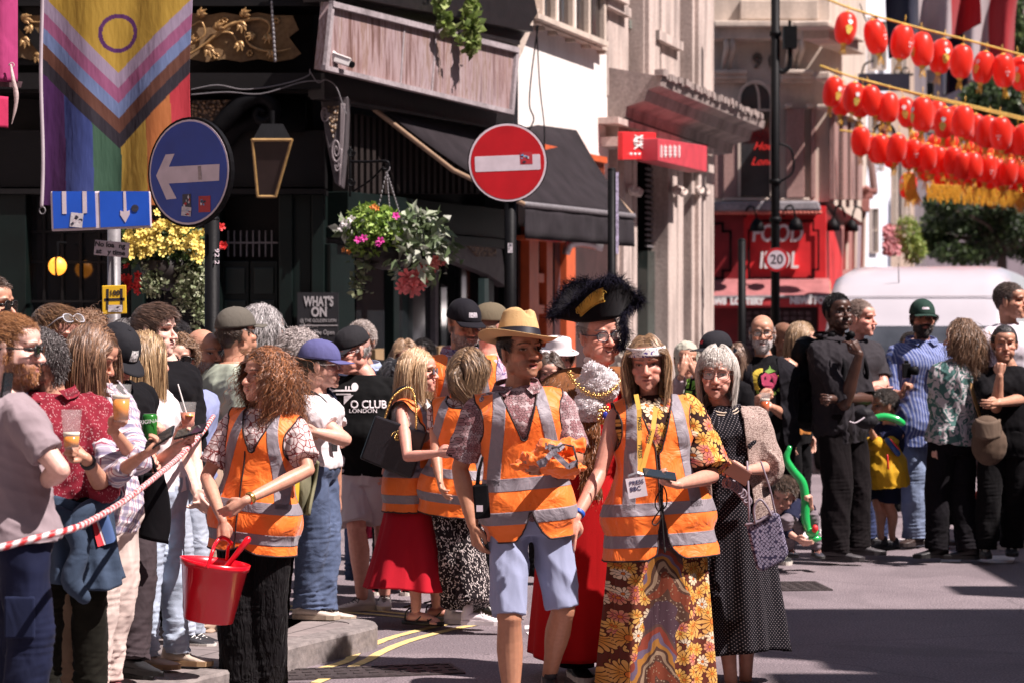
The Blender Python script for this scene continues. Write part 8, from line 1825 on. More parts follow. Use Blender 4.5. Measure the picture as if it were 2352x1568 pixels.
m=MB();m.tube([q(890,962,.1),q(905,905,.06),q(930,888,.05),q(952,905,.05),q(962,990,.1)],.009,6,sub=5);m.build('strap',LT,hb_,True)
P=person('grey bearded steward in a black logo cap and orange vest looking down smiling',1066,694,396,12,28,10,skin='tan',foot=0.,w=1.08,hipx=1060,neckx=1058,top_=dict(mat=cloth('mauve_floral',(.4,.3,.4),.1,.3,pattern=p_noise([(0,(.16,.10,.24)),(.42,(.50,.40,.50)),(.56,(.42,.12,.18)),(.62,(.52,.44,.52))],22,3,1.4)),collar=True,sleeve=.9),vest=dict(v=.6),legwear=dict(kind='trousers',mat=BLKT),shoes=sneak((.012,.012,.012),(.5,.42,.4),(.6,.58,.55),yaw=(70,80)),hair=shorth((.2,.18,.18),under=.0),face=dict(beard=.75,beardc=(.22,.20,.20),smile=1.,teeth=1,scalp=.5,hairc=(.1,.08,.08)),ankL=(1130,1378,0),ankR=(1110,1385,-.2))
cap_hat(P,(.010,.009,.013),tilt=.08,patch=(.05,.024,plain('cap_label',(.36,.33,.36),.6,.9,120)));beard3d(P,(.16,.14,.14),600,.012,(.55,.50,.48))
P=person('man in an olive cap and plaid shirt with his back to the camera',1130,702,386,165,128,0,skin='pink',foot=0.,w=1.1,hipx=1140,top_=dict(mat=cloth('red_plaid',(.5,.4,.4),.1,.3,pattern=p_plaid((.60,.50,.52),(.35,.05,.10),(.10,.08,.22),.05)),sleeve=.7),legwear=dict(kind='trousers',mat=BLKT),hair=shorth((.25,.18,.12),under=.01),face=dict(hairc=(.25,.18,.14)));cap_hat(P,(.13,.105,.07),tilt=.0)
SQ=cloth('squiggle_print',(.4,.4,.4),.1,.3,5,pattern=p_vor([(0,(.62,.54,.52)),(.34,(.014,.010,.012))],78,'F1',1.,.05,(1.9,.75,1)))
P=person('brown haired steward seen from behind in orange vest and squiggle print trousers',1083,802,412,168,152,0,skin='tan',fem=1,foot=0.,w=1.05,hipx=1048,neckx=1062,top_=dict(mat=LACE,sleeve=.5),vest=dict(hem=-.36,bands=(.16,-.12),flare=.05,rr=0.,bx=.085),legwear=dict(kind='trousers',mat=SQ,r=(.095,.100,.112),wr=.008,drop=.02),shoes=sneak((.74,.68,.70),(.74,.68,.68),(.7,.66,.66),yaw=(84,78),shs=1.1),hair=dict(longh((.10,.055,.03),(.44,.27,.14),.12,n=2200,grav=.3,noise=.1),tail=[(.02,.10,.02,.030),(.02,.125,-.03,.045),(.0,.125,-.09,.055),(-.05,.10,-.16,.050),(-.09,.07,-.22,.02)]),armL=((1000,1040,-.1),(1010,1100,-.2)),ankR=(1092,1398,-.15),ankL=(1052,1396,.05),kneR=(1075,1250,0),kneL=(1040,1250,0))
m=MB();X=hx(P);m.tube([X([(.02+.03*math.cos(a),.108,.018+.02*math.sin(a))])[0]for a in np.linspace(0,2*PI,12,endpoint=False)],.006,6,closed=True);worn(P,'hair_tie',m,BLKM)
HEXS=cloth('hexagon_print',(.4,.3,.3),.1,.3,6,pattern=lambda nt,co:daisies(nt,uvp(nt,co,.6),26,[(.30,.17,.18),(.36,.24,.25),(.26,.13,.14)],6,0,.12,(.46,.36,.37),.0,(.30,.17,.18)))
P=person('man in a straw fedora and orange vest walking with a crumpled vest under his arm',1196,741,512,4,34,-6,skin=(.44,.215,.13),foot=.0,hipx=1212,neckx=1188,w=1.07,top_=dict(mat=HEXS,collar=True,sleeve=.86,hem=-.16,sease=.03),vest=dict(v=.56,hem=-.29,bands=(.21,-.06),bx=.10,splay=.16,flare=.03,rr=1.3,gap=.003,gapx=.0,open=9.,gz=-.02,wr=.007,bw=.056),legwear=dict(kind='shorts',mat=cloth('lavender_chino',(.28,.31,.45),.06,.9,6),len=.96,r=(.094,.067,.1),wr=.012),legs=True,shoes=dict(c=(.022,.020,.024),sole=(.50,.44,.40),lace=(.6,.55,.5),yaw=(0,10),toe=(0,.75)),hair=shorth((.014,.010,.010),under=.045),face=dict(mouth=.75,hairc=(.018,.012,.01),beard=.28,beardc=(.05,.03,.025),nose=1.15,lip=(.34,.10,.10),eye=.8),armR=((1056,1075,.02),(1086,1206,-.06)),armL=((1322,1052,-.02),(1254,1068,-.30)),handR=dict(dir=(.22,-.15,-1),palm=(.8,.5,0),curl=(.35,.45,.5,.5)),handL=dict(curl=GRIP),ankR=(1176,1640,-.10),ankL=(1262,1548,.32),kneR=(1170,1425,-.12),kneL=(1292,1405,.0))
X=hx(P);R0=rot('x',-.02)@rot('y',.12);hc_=np.array([0,.012,.060]);STRAW=cloth('straw',(.62,.40,.19),.14,.1,12,weave=2.2,rough=.7);m=MB()
def fed(u,v):
 a=2*PI*u;c_,s_=math.cos(a),math.sin(a)
 if v<.55:
  t=v/.55;rr=np.interp(t,[0,.25,.5,.8,1],[.012,.043,.062,.077,.086]);z=np.interp(t,[0,.25,.5,.8,1],[.108,.118,.104,.048,.0]);pin=math.exp(-((a-1.5*PI)/.55)**2);dent=.022*math.exp(-(rr*c_/.018)**2)*(t<.55);x,y=rr*c_*(1-.22*pin*(1-t)),rr*s_*1.22;z-=dent+.006*pin
 else:t=(v-.55)/.45;rr=.086+.072*t;x,y=rr*c_,rr*s_*1.17;z=-.004-.016*math.sin(PI*min(1,t*1.1))*.6+.020*t*t*(abs(c_)**2)-.012*t*max(0,-s_)
 return X([hc_+R0@np.array([x,y,z])])[0]
m.grid(fed,64,30,cu=True);ht=worn(P,'fedora',m,STRAW);ht.modifiers.new('s','SOLIDIFY').thickness=.003
m=MB();m.grid(lambda u,v:X([hc_+R0@np.array([(.0875-.0045*v)*math.cos(2*PI*u),(.0875-.0045*v)*1.22*math.sin(2*PI*u),.002+.028*v])])[0],48,3,cu=True);m.build('hat_band',plain('navy_ribbon',(.012,.012,.022),.5),ht,True)
cv=empty('folded_vest',tuple(W(1265,1052,10.35)),'crumpled spare orange vest bundled under the arm of the man in the fedora','vest');V=MB();c=W(1268,1056,10.38);rs=np.random.RandomState(4)
for k in range(10):V.ell(c+rs.uniform(-1,1,3)*np.array([.085,.04,.065]),rs.uniform(.045,.07,3)*np.array([1.3,.8,.8]),16,10)
V.ell(W(1200,1072,10.38),(.055,.03,.028));me=vox(V,.005,3);p=getv(me);n=getn(me);p=p+n*(wrinkle(p-c,.013,11.,(1,1,1),3)+wrinkle(p-c,.004,26.,(1,1,1),5))[:,None];setv(me,p);o=link('cloth',me,cv,HV_O,True)
m=MB();from mathutils.bvhtree import BVHTree as _B;bm=bmesh.new();bm.from_mesh(me);bm.transform(Matrix.Translation(cv.location));tB=_B.FromBMesh(bm);bm.free()
def onb(u,v,e=.004):h=tB.find_nearest(Vector(W(u,v,10.2)));return np.array(h[0]+h[1]*e)
def ribb(mb,pts,w):
 Q=np.array([onb(*p)for p in catmull(np.array([(a,b,0)for a,b in pts],float),np.zeros(len(pts)),8)[0][:,:2]]);Tn=np.gradient(Q,axis=0);vs=[]
 for q_,t_ in zip(Q,Tn):s_=nrm(np.cross(t_,(0,-1,0)));vs+=[q_+s_*w,q_-s_*w]
 mb.add(vs,[(2*i,2*i+2,2*i+3,2*i+1)for i in range(len(Q)-1)])
ribb(m,[(1235,1015),(1255,1022),(1290,1020),(1320,1008)],.014);ribb(m,[(1225,1060),(1240,1085),(1232,1110)],.016);ribb(m,[(1262,1048),(1295,1050),(1325,1042)],.012);m.build('reflective_band',HV_G,cv,False,fixn=False)
m=MB()
for pts in([(1188,1085),(1182,1070),(1200,1060),(1222,1070),(1215,1085),(1190,1084)],[(1225,1100),(1240,1120),(1262,1118),(1275,1102)],[(1290,1015),(1315,1005),(1328,1020),(1320,1050),(1328,1075)],[(1215,1010),(1235,1000),(1260,1003),(1290,1000)]):
 m.tube(np.array([onb(*q_[:2],.003)for q_ in catmull(np.array([(a,b,0)for a,b in pts],float),np.zeros(len(pts)),5)[0]]),.0045,6)
m.build('trim',HV_T,cv,True)
rd=empty('two_way_radio',tuple(W(1107,1150,10.5)),'black two-way radio with aerial clipped at the waist of the man in the fedora','radio');m=MB();c=W(1106,1150,10.48);m.obox(c,(.034,0,.004),(0,.02,0),(-.006,0,.075));rb=m.build('body',BLKM,rd,bevel=.008);m=MB();m.tube([c+(-.018,0,.07),c+(-.012,0,.13),c+(.004,0,.19)],[.010,.008,.006],8);m.build('aerial',BLKM,rb,True);m=MB();m.obox(c+(-.008,-.0215,-.03),(.014,0,0),(0,.001,0),(0,0,.014));m.build('label',SWHITE,rb)
ROBE=cloth('scarlet_wool',(.42,.008,.010),.06,.35,3,stretch=(2.2,2.2,.3),rough=.9)
P=person('smiling man in a feathered black tricorn hat, fur trimmed scarlet robe and lace jabot',1376,704,474,14,26,4,-4,skin=(.66,.31,.23),foot=.0,hs=1.05,nbz=-.03,w=1.2,belly=.5,hipx=1376,top_=dict(mat=ROBE,sleeve=1.9,hem=-.3,ease=.05,sease=.035,name='robe'),legwear=dict(kind='skirt',mat=ROBE,hemz=.115,flare=1.30,pleats=5,pamp=.05,waist=.25,rx=.125,ry=.10,name='robe_skirt'),shoes=dict(c=(.012,.012,.012)),hair=H_('short',(.42,.36,.34),n=900,len=.018,w=.003,seg=4,under=.035),face=dict(smile=1.2,teeth=1,mouth=.5,heavy=1,nose=1.2,hairc=(.4,.35,.33),browc=(.35,.25,.22),lip=(.45,.13,.11)),armR=((1310,1060,.1),(1330,1180,0)),armL=((1450,1060,.15),(1440,1180,.1)))
m=MB()
for i in(0,1):a=P['an'][i];m.tube([a+(0,0,.45),a+(0,0,-.03)],[.10,.085],16,flat=True)
worn(P,'trousers',m,BLKT);glasses(P,False,(.015,.02,.035),.0022,shape=1.05)
X=hx(P);R0=rot('x',-.05)@rot('y',-.10);h0=np.array([0,.008,.070]);FELT=cloth('black_felt',(.008,.007,.009),.3,.2,8,rough=1.,sheen=.05)
m=MB();m.grid(lambda u,v:X([h0+R0@np.array([.090*math.cos(v*PI/2)**.6*math.cos(2*PI*u),.106*math.cos(v*PI/2)**.6*math.sin(2*PI*u),.080*math.sin(v*PI/2)-.005])])[0],40,10,cu=True)
def tri(u,v):
 a=2*PI*u;k=.5+.5*math.cos(3*(a-PI/2-PI));rr=.088+v*(.055+.125*(k**1.5));up=.155*(1-k**1.2)*v**.8+.028*v*k;lean=(1-k)*v*.02
 return X([h0+R0@np.array([(rr-lean*2)*math.cos(a)*1.05,(rr-lean)*math.sin(a)*1.0-.012,up])])[0]
def tri2(u,v):
 a=2*PI*u;k=.5+.5*math.cos(2*a);k=k**1.6;rr=.090+v*(.022+.085*k);up=(.150-.10*k)*v
 if math.sin(a)<0:up=(.168-.13*k)*v
 c_=math.cos(a);return X([h0+R0@np.array([rr*c_*1.08,(.100+v*.035*(1-k))*math.sin(a)*1.08,up-.004+.05*v*(abs(c_)<.5)*0])])[0]
m.grid(tri2,80,10,cu=True);tc=worn(P,'tricorn_hat',m,FELT);tc.modifiers.new('s','SOLIDIFY').thickness=.007
m=MB();GOLDB=cloth('gold_braid',(.62,.38,.07),.5,1.,40,rough=.4,weave=3.)
def gb(u,v):q_=tri2(.585+.125*u,.38+.34*v+.10*u+.05*math.sin(u*3));return q_+P['Rh']@np.array([0,-.007,.002])
m.grid(gb,24,8);m.build('gold_braid',GOLDB,tc,True).modifiers.new('s','SOLIDIFY').thickness=.004
m=MB()
for t in np.linspace(0,1,34):q_=gb(t,-.04);m.tube([q_+.005*np.array([math.cos(a),0,math.sin(a)])for a in np.linspace(0,2*PI,7,endpoint=False)],.0012,4,closed=True)
for t in np.linspace(0,1,7):q_=gb(t,.5+.2*math.sin(t*9));m.tube([q_+(.014*(1-a/9))*np.array([math.cos(a),-.1,math.sin(a)])for a in np.linspace(0,7,12)],.0016,4)
m.build('braid_loops',plain('gold_thread',(.75,.46,.08),.35,.3,90,metal=.4),tc,True)
rng=np.random.RandomState(9);nf=2600;us=rng.rand(nf);rt=np.array([tri2(u,1.0)for u in us]);cen=P['hc']+P['Rh']@np.array([0,0,.14]);dv=rt-cen;dv/=np.linalg.norm(dv,axis=1)[:,None]
A_=strands_g(rt-dv*.006,dv*.6+rng.normal(size=(nf,3))*.55+np.array([.0,-.2,.40]),.028+.038*rng.rand(nf),6,.18,np.array([0,0,-1.]),.006,70,.9,rng,lambda X_:X_,np.zeros((nf,3)))
v,f,cc=strand_mesh(A_,cen,.0022,np.array([.004,.0035,.008])*(1+1.5*rng.rand(nf,1)),rng);me=quads_mesh('feather',v,f);setcol(me,cc)if len(me.vertices)==len(cc)else 0;link('feather_edging',me,tc,FEATHM,True)
nf=1500;tt=rng.rand(nf);c0_,_=catmull(np.array([tri2(.97,.9),W(1432,725,P['d']-.05),W(1436,765,P['d']-.08),W(1425,800,P['d']-.08)]),np.zeros(4),10);rt=c0_[(tt*(len(c0_)-1)).astype(int)]
dv=rng.normal(size=(nf,3));dv/=np.linalg.norm(dv,axis=1)[:,None];A_=strands_g(rt,dv,.03+.03*rng.rand(nf),5,.3,np.array([0,0,-1.]),.004,70,.6,rng,lambda X_:X_,np.zeros((nf,3)));v,f,cc=strand_mesh(A_,rt.mean(0),.0022,np.array([.005,.0045,.010])*(1+1.5*rng.rand(nf,1)),rng);me=quads_mesh('plume',v,f);setcol(me,cc)if len(me.vertices)==len(cc)else 0;link('plume',me,tc,FEATHM,True)
T=P['T'];B_=P['B'];V=MB();rg=torso_rings(B_,.078,-.55*T,T*1.0);loft(V,rg,36)
for sg in(-1,1):V.tube([(0,0,T*.90),(sg*.14,0,T*.885),(sg*.225,.01,T*.80),(sg*.25,.02,T*.62)],[.09,.095,.09,.075],16,sub=3)
me=vox(V,.0085,4)
b=surf_cut(me,lambda q_:np.minimum.reduce([np.where((q_[:,1]<0),np.abs(q_[:,0]-.005)-(.052+.012*(q_[:,2]/T)-.10*np.clip(q_[:,2]/T-.75,0,1)),1.),((q_[:,0]/.070)**2+((q_[:,2]-T)/.05)**2-1)*.05,q_[:,2]+.54*T,np.where(q_[:,2]<.50*T,np.where(q_[:,1]<0,.155-np.abs(q_[:,0]),.14-np.abs(q_[:,0])),1.)]));b.to_mesh(me);b.free()
FURM=cloth('brown_fur',(.19,.075,.030),.5,.8,10,rough=1.);fo=link('fur_mantle',me,P['root'],FURM,True,basis=P['bm']);fo.modifiers.new('s','SOLIDIFY').thickness=.012
p=getv(me);n=getn(me);k=rng.randint(0,len(p),9000);rt=p[k];nn_=n[k];A_=strands_g(rt,nn_*.55+np.array([0,0,-.8]),.018+.016*rng.rand(9000),3,.2,np.array([0,0,-1.]),0,0,.5,rng,lambda X_:X_,np.zeros((9000,3)))
v,f,cc=strand_mesh(A_,np.array([0,0,.3]),.0024,np.array([.20,.075,.028])*(.5+1.6*rng.rand(9000,1)**2),rng);me=quads_mesh('fur',v,f);setcol(me,cc)if len(me.vertices)==len(cc)else 0;link('fur',me,fo,HAIRM,True,raw=True)
LACEW=plain('white_lace',(.86,.82,.84),.9,.04,60,spec=.2);m=MB();nb=P['nb']
m.tube([P['hc']+P['Rh']@np.array([.052*math.cos(a),.022+.052*math.sin(a),-.118-.012*math.sin(a)])for a in np.linspace(0,2*PI,22,endpoint=False)],.017,8,closed=True);worn(P,'neck_cloth',m,LACEW)
m=MB();yj=P['d']-.215
rl=np.random.RandomState(12)
for cx_,cy_,rx_,ry_,n_ in((1374,884,44,36,230),(1352,936,34,30,150),(1366,852,22,16,50)):
 for k in range(n_):
  a_,q_=rl.uniform(0,2*PI),rl.rand()**.5;x_,y_=cx_+rx_*q_*math.cos(a_),cy_+ry_*q_*math.sin(a_);flower(m,W(x_,y_,yj+.02-.055*math.cos(q_*1.4)),rl.uniform(.014,.026),9,(math.cos(a_)*q_*.9,-1,-math.sin(a_)*q_*.9-.1),rl,layers=2,cup=.5)
 m.ell(W(cx_,cy_,yj+.03),(rx_*.9/474,.05,ry_*.9/474),16,10)
m.build('lace_jabot',LACEW,P['root'],False,fixn=False)
m=MB();chp=[W(1308,856,yj+.04),W(1322,880,yj-.03),W(1350,902,yj-.075),W(1378,908,yj-.08),W(1405,896,yj-.06),W(1425,872,yj+.02),W(1437,835,yj+.1)];Q,_=catmull(np.array(chp),np.zeros(7),5)
for i,q_ in enumerate(Q):
 if i%2==0:m.tube([q_+.0115*np.array([math.cos(a),0,math.sin(a)])for a in np.linspace(0,2*PI,10,endpoint=False)],.0022,5,closed=True);m.ell(q_,(.006,.004,.006),8,6)
 else:m.ell(q_,(.006,.005,.006),8,5)
m.build('chain_of_office',GD,P['root'],True)
m=MB();c=W(1388,955,yj-.05)
for k in range(26):a=k*2.4;r_=.012+.028*(k/26);m.ell(c+np.array([r_*math.cos(a)*.8,-.004,r_*1.25*math.sin(a)]),(.008,.006,.008),8,5)
bo=m.build('pendant',GD,P['root'],True);m=MB();m.ell(c+(.004,-.014,.006),(.013,.006,.018),12,8);m.build('jewel',plain('blue_enamel',(.04,.05,.35),.2),bo,True)
P=person('woman with a floral headband, press lanyard, orange vest and long patterned skirt',1486,772,500,4,-6,6,-3,skin=(.62,.31,.23),fem=1,bust=1.15,foot=.0,w=1.16,belly=.5,hipx=1512,neckx=1496,top_=dict(mat=cloth('floral_top',(.5,.3,.1),.1,.3,6,pattern=p_floral),sleeve=0,hem=-.2),vest=dict(v=.50,hem=-.44,bands=(.02,-.25),bx=.105,splay=.12,flare=.10,rr=1.0,gap=.004,gapx=-.01,open=7.,gz=-.08,wr=.008,bw=.056),legwear=dict(kind='skirt',mat=cloth('boho_skirt',(.4,.3,.1),.1,.5,5,stretch=(2.5,2.5,.3),pattern=p_boho),hemz=.05,flare=1.24,pleats=7,pamp=.085,rx=.108,ry=.090),legs=True,hair=longh((.14,.075,.035),(.50,.30,.16),.34,n=2400,part=-.005,grav=.66,pull=.06,vol=.0,fx=.083),face=dict(hairc=(.16,.09,.05),hi=.004,eye=.7,heavy=0,lip=(.34,.11,.10),nose=1.2),armR=((1378,1085,-.06),(1322,1190,-.22)),armL=((1636,1092,-.08),(1556,1112,-.36)),handR=dict(dir=(-.30,-.35,-1),palm=(.25,.9,-.3),curl=(.12,.7,.95,1.0),thumb=.5),handL=dict(dir=(-1,-.15,.22),palm=(-.1,-.35,1),curl=GRIP,thumb=.3))
band(P,P['arms']['R'][1],P['arms']['R'][2],.88,.0285,.018,plain('blue_wristband',(.02,.10,.48),.5),'wristband')
sh,el,wr=P['arms']['L'];V=MB();V.tube([sh+(-.05,0,.01),sh+(.01,0,.0),sh*.5+el*.5+(.015,0,-.02),sh*.12+el*.88+(.01,0,-.015)],[.062,.070,.088,.100],20,sub=4,flat=True);me=vox(V,.006,4);p=getv(me);n=getn(me);setv(me,p+n*wrinkle(p-el,.007,9,seed=8)[:,None]);link('sleeve',me,P['root'],cloth('floral_sleeve',(.5,.3,.1),.1,.3,6,pattern=p_floral),True)
X=hx(P);m=MB();HBM=cloth('printed_headband',(.6,.6,.6),.05,.2,pattern=p_noise([(0,(.06,.03,.22)),(.40,(.72,.68,.66)),(.585,(.05,.03,.05)),(.61,(.72,.68,.66)),(.68,(.55,.20,.06))],30,2,1.2))
m.grid(lambda u,v:X([(.0880*math.cos(2*PI*u)*(1.0-.05*v),.012+.112*math.sin(2*PI*u)*(1.0-.05*v),.034+.038*v+.010*math.sin(2*PI*u)*-1*.5)])[0],60,4,cu=True);worn(P,'headband',m,HBM).modifiers.new('s','SOLIDIFY').thickness=.004
ly=empty('press_lanyard',tuple(W(1468,1060,10.7)),'yellow press lanyard with a handwritten card on the woman in the headband','lanyard');LYM=plain('lanyard_yellow',(.62,.36,.05),.6);dz=P['d']-.262;m=MB()
def flatr(mb,a,b,w,th=.0015):
 a,b=np.array(a),np.array(b);t=nrm(b-a);s_=nrm(np.cross(t,(0,-1,0)));mb.obox((a+b)/2,s_*w/2,np.cross(t,s_)*th,t*np.linalg.norm(b-a)/2)
for a,b in(((1461,905,-.16),(1468,940,-.225)),((1468,940,-.225),(1470,1080,-.285)),((1506,935,-.20),(1500,985,-.245)),((1500,985,-.245),(1474,1082,-.287))):flatr(m,W(a[0],a[1],P['d']+a[2]),W(b[0],b[1],P['d']+b[2]),.021)
lb=m.build('ribbon',LYM,ly)
for(x,y,u_)in((1469,972,0),(1470,1036,0),(1489,1002,1)):text('lettering','PRESS',.024,W(x,y,P['d']-.292+(.02 if y<1010 else 0)),(.04,0,-1)if not u_ else(-.22,0,-1),(1,0,.04)if not u_ else(1,0,-.22),INK,lb,.0006,bold=.0008)
m=MB();cc_=W(1462,1118,dz-.035);m.obox(cc_,(.042,0,.008),(0,.0015,0),(-.008,0,.045));cd=m.build('card',plain('paper',(.68,.62,.66),.5),ly)
text('lettering','PRESS',.026,cc_+(.0,-.003,.022),(1,0,.18),(-.15,0,1),plain('blue_pen',(.02,.02,.10),.6),cd,.0005);text('lettering','BBC',.028,cc_+(-.004,-.003,-.006),(1,0,.18),(-.15,0,1),plain('blue_pen',(.02,.02,.10),.6),cd,.0005)
m=MB();flatr(m,W(1468,1080,dz-.03),W(1466,1100,dz-.032),.012);m.tube([W(1445,1092,dz-.03),W(1465,1085,dz-.035),W(1482,1090,dz-.03)],.008,6);m.build('clip',plain('silver_tape',(.35,.33,.35),.35,.2,60,metal=.5),ly)
m=MB();cdn=[(1524,1112),(1505,1148),(1512,1172),(1530,1160),(1530,1130),(1521,1116),(1520,1160),(1505,1185),(1498,1200),(1508,1204),(1520,1185),(1524,1160)];m.tube([W(a,b,P['d']-.335)for a,b in cdn],.0035,6,sub=4);m.tube([W(1522,1112,P['d']-.335),W(1521,1180,P['d']-.335),W(1526,1255,P['d']-.33)],.0035,6,sub=3);m.ell(W(1527,1262,P['d']-.33),(.006,.006,.014),8,6);cdo=m.build('drawstring',plain('black_cord',(.012,.010,.010),.7),P['root'],True)
phone(W(1515,1089,P['d']-.43),(-1,-.1,.16),(.15,-.45,1),'smartphone held by the woman in the headband and press lanyard')
DOT=cloth('polka_dress',(.02,.02,.02),.1,.4,4,stretch=(2,2,.4),pattern=p_dots((.007,.006,.009),(.26,.23,.25),.0125,.16))
P=person('woman with a grey bob and glasses in a black dotted dress and cream crochet cardigan',1647,800,482,2,-8,2,2,skin=(.66,.35,.27),fem=1,bust=.9,foot=.0,w=1.03,belly=.25,hipx=1682,neckx=1664,top_=dict(mat=DOT,sleeve=0,hem=-.1,name='dress_top'),legwear=dict(kind='skirt',mat=DOT,hemz=.165,flare=1.52,pleats=7,pamp=.09,waist=.28,rx=.096,ry=.078,sway=.03),legs=True,shoes=sneak((.5,.45,.45)),hair=longh((.34,.30,.27),(.80,.74,.68),.175,n=4200,grav=.60,noise=.07,fringe=.052,vol=.020,topl=.3),face=dict(hairc=(.3,.26,.22),mouth=.45,browc=(.28,.20,.16),lip=(.42,.16,.14),nose=1.1),armL=((1768,1072,-.02),(1712,1080,-.24)),armR=((1600,1050,.0),(1652,1072,-.25)),handL=dict(dir=(-1,-.2,.05),palm=(-.2,.9,-.3),curl=(.6,.65,.7,.75)),handR=dict(dir=(1,-.1,.1),palm=(0,.8,-.5),curl=GRIP),ankR=(1680,1575,0),ankL=(1712,1570,.1))
glasses(P,False,(.05,.03,.03),.0016,shape=1.05)
CRO=cloth('crochet',(.50,.38,.33),.2,.3,6,pattern=p_vor([(0,(.26,.18,.16)),(.12,(.56,.44,.39))],120,'DISTANCE_TO_EDGE',.6),weave=3.)
T=P['T'];V=MB();rg=[(a,b,c,rx+.03*max(0,.3-c/T),ry)for a,b,c,rx,ry in torso_rings(P['B'],.034,-.42*T,T*.97)];loft(V,rg,36)
tl_=lambda v:tlocal(P,v);sh,el,wr=P['arms']['L'];V.tube([tl_(sh)+(-.05,0,.01),tl_(sh),tl_(sh*.5+el*.5),tl_(el),tl_(el*.75+wr*.25)],[.055,.066,.072,.075,.088],18,sub=4,flat=True);sh,el,wr=P['arms']['R'];V.tube([tl_(sh)+(.05,0,.01),tl_(sh),tl_(sh*.5+el*.5),tl_(el)],[.055,.062,.066,.07],18,sub=4,flat=True)
me=vox(V,.0065,4);p=getv(me);n=getn(me);setv(me,p+n*wrinkle(p,.006,8,seed=31)[:,None]);b=surf_cut(me,lambda q_:np.minimum.reduce([np.where(q_[:,1]<.0,np.where(q_[:,0]>0,q_[:,0]-(.085-.02*np.clip(q_[:,2]/T,0,1)),-q_[:,0]-.10),1.),((q_[:,0]/.072)**2+((q_[:,2]-T)/.06)**2-1)*.05,q_[:,2]+.41*T]));b.to_mesh(me);b.free();cgo=link('cardigan',me,P['root'],CRO,True,basis=P['bm']);cgo.modifiers.new('s','SOLIDIFY').thickness=.004
m=MB();
for rr_,dz_ in((.062,.0),(.072,-.012)):
 for a in np.linspace(-2.7,-.45,40):m.ell(P['tw']([(rr_*math.cos(a)*1.0,-.038+rr_*.62*math.sin(a),T-.010+dz_+.030*math.sin(a))])[0],.0035,6,5)
worn(P,'pearl_necklace',m,plain('pearl',(.72,.58,.45),.3))
band_m=plain('lilac_leather',(.25,.20,.24),.5)
m=MB()
for i in range(13):t=i/12;q_=np.array([1668+52*t+(0 if t<.5 else-4*(t-.5)),1108+42*t**1.8]);c=W(q_[0],q_[1],P['d']-.20+.04*t);m.tube([c+np.array([.020*math.cos(a)*(.8),-.006*(i%2),.020*math.sin(a)])for a in np.linspace(0,2*PI,12,endpoint=False)],.0055,6,closed=True)
worn(P,'chain_belt',m,band_m)
wl_=empty('wallet',tuple(W(1672,1070,P['d']-.36)),'brown leather wallet in the hands of the grey haired woman','wallet');m=MB();c=W(1684,1078,P['d']-.33);m.obox(c,(.072,0,-.045),(.0,.012,.003),(.016,.0,.030));m.build('cover',plain('brown_leather',(.14,.045,.03),.5),wl_,bevel=.003)
hg=empty('handbag',tuple(W(1762,1240,11.1)),'small lilac patterned tote handbag hanging beside the dotted dress','handbag');q=lambda x,y,o=0:W(x,y,11.05+o);MONO=cloth('monogram',(.2,.2,.3),.1,.1,pattern=lambda nt,co:daisies(nt,uvp(nt,co),42,[(.22,.20,.28),(.26,.23,.32)],4,0,.1,(.035,.030,.065),0.,(.04,.035,.08)))
m=MB();ba=[(1714,1204),(1772,1176),(1790,1178),(1812,1270),(1800,1288),(1752,1312),(1738,1306)];m.prism(ba,lambda u,v:q(u,v,0),lambda u,v:q(u,v,.10));bb=m.build('bag',MONO,hg,bevel=.012)
m=MB();m.tube([q(1714,1204,-.004),q(1745,1196,-.006),q(1774,1174,-.004)],.007,6,sub=3)
for o_ in(-.01,.11):m.tube([q(1735,1200,o_),q(1732,1165,o_),q(1745,1146,o_),q(1760,1160,o_),q(1772,1182,o_)],.006,6,sub=4)
m.tube([q(1722,1204,.0),q(1720,1150,.0),q(1716,1060,.05)],.006,6,sub=3);m.tube([q(1780,1176,.02),q(1768,1120,0),q(1748,1060,.0)],.005,6,sub=3);m.build('strap',band_m,bb,True)
P=person('woman in a white bucket hat behind the fedora man',1283,782,334,10,20,10,skin='pink',fem=1,foot=0.,top_=dict(mat=WHITE,sleeve=.6),legwear=dict(kind='trousers',mat=BLKT),hair=longh((.10,.06,.04),None,.12,n=1200));X=hx(P);m=MB();m.grid(lambda u,v:X([(np.interp(v,[0,.3,.6,1],[.02,.078,.088,.135])*math.cos(2*PI*u),.012+1.15*np.interp(v,[0,.3,.6,1],[.02,.078,.088,.135])*math.sin(2*PI*u),np.interp(v,[0,.3,.6,1],[.145,.135,.065,.045]))])[0],36,14,cu=True);worn(P,'bucket_hat',m,WHITE).modifiers.new('s','SOLIDIFY').thickness=.003
P=person('girl with brown hair parted in the middle behind the fedora man',1262,812,352,5,0,14,skin='fair',fem=1,foot=0.,top_=dict(mat=cloth('tartan_scarf',(.5,.5,.5),.1,.3,pattern=p_plaid((.6,.56,.6),(.03,.04,.14),(.4,.03,.05),.10))),legwear=dict(kind='trousers',mat=BLKT),hair=longh((.05,.03,.022),(.16,.09,.06),.25,n=1800))
P=person('woman in a cream headscarf half hidden behind the tricorn',1438,784,330,100,100,0,skin='olive',fem=1,foot=0.,top_=dict(mat=BLK),legwear=dict(kind='trousers',mat=BLKT))
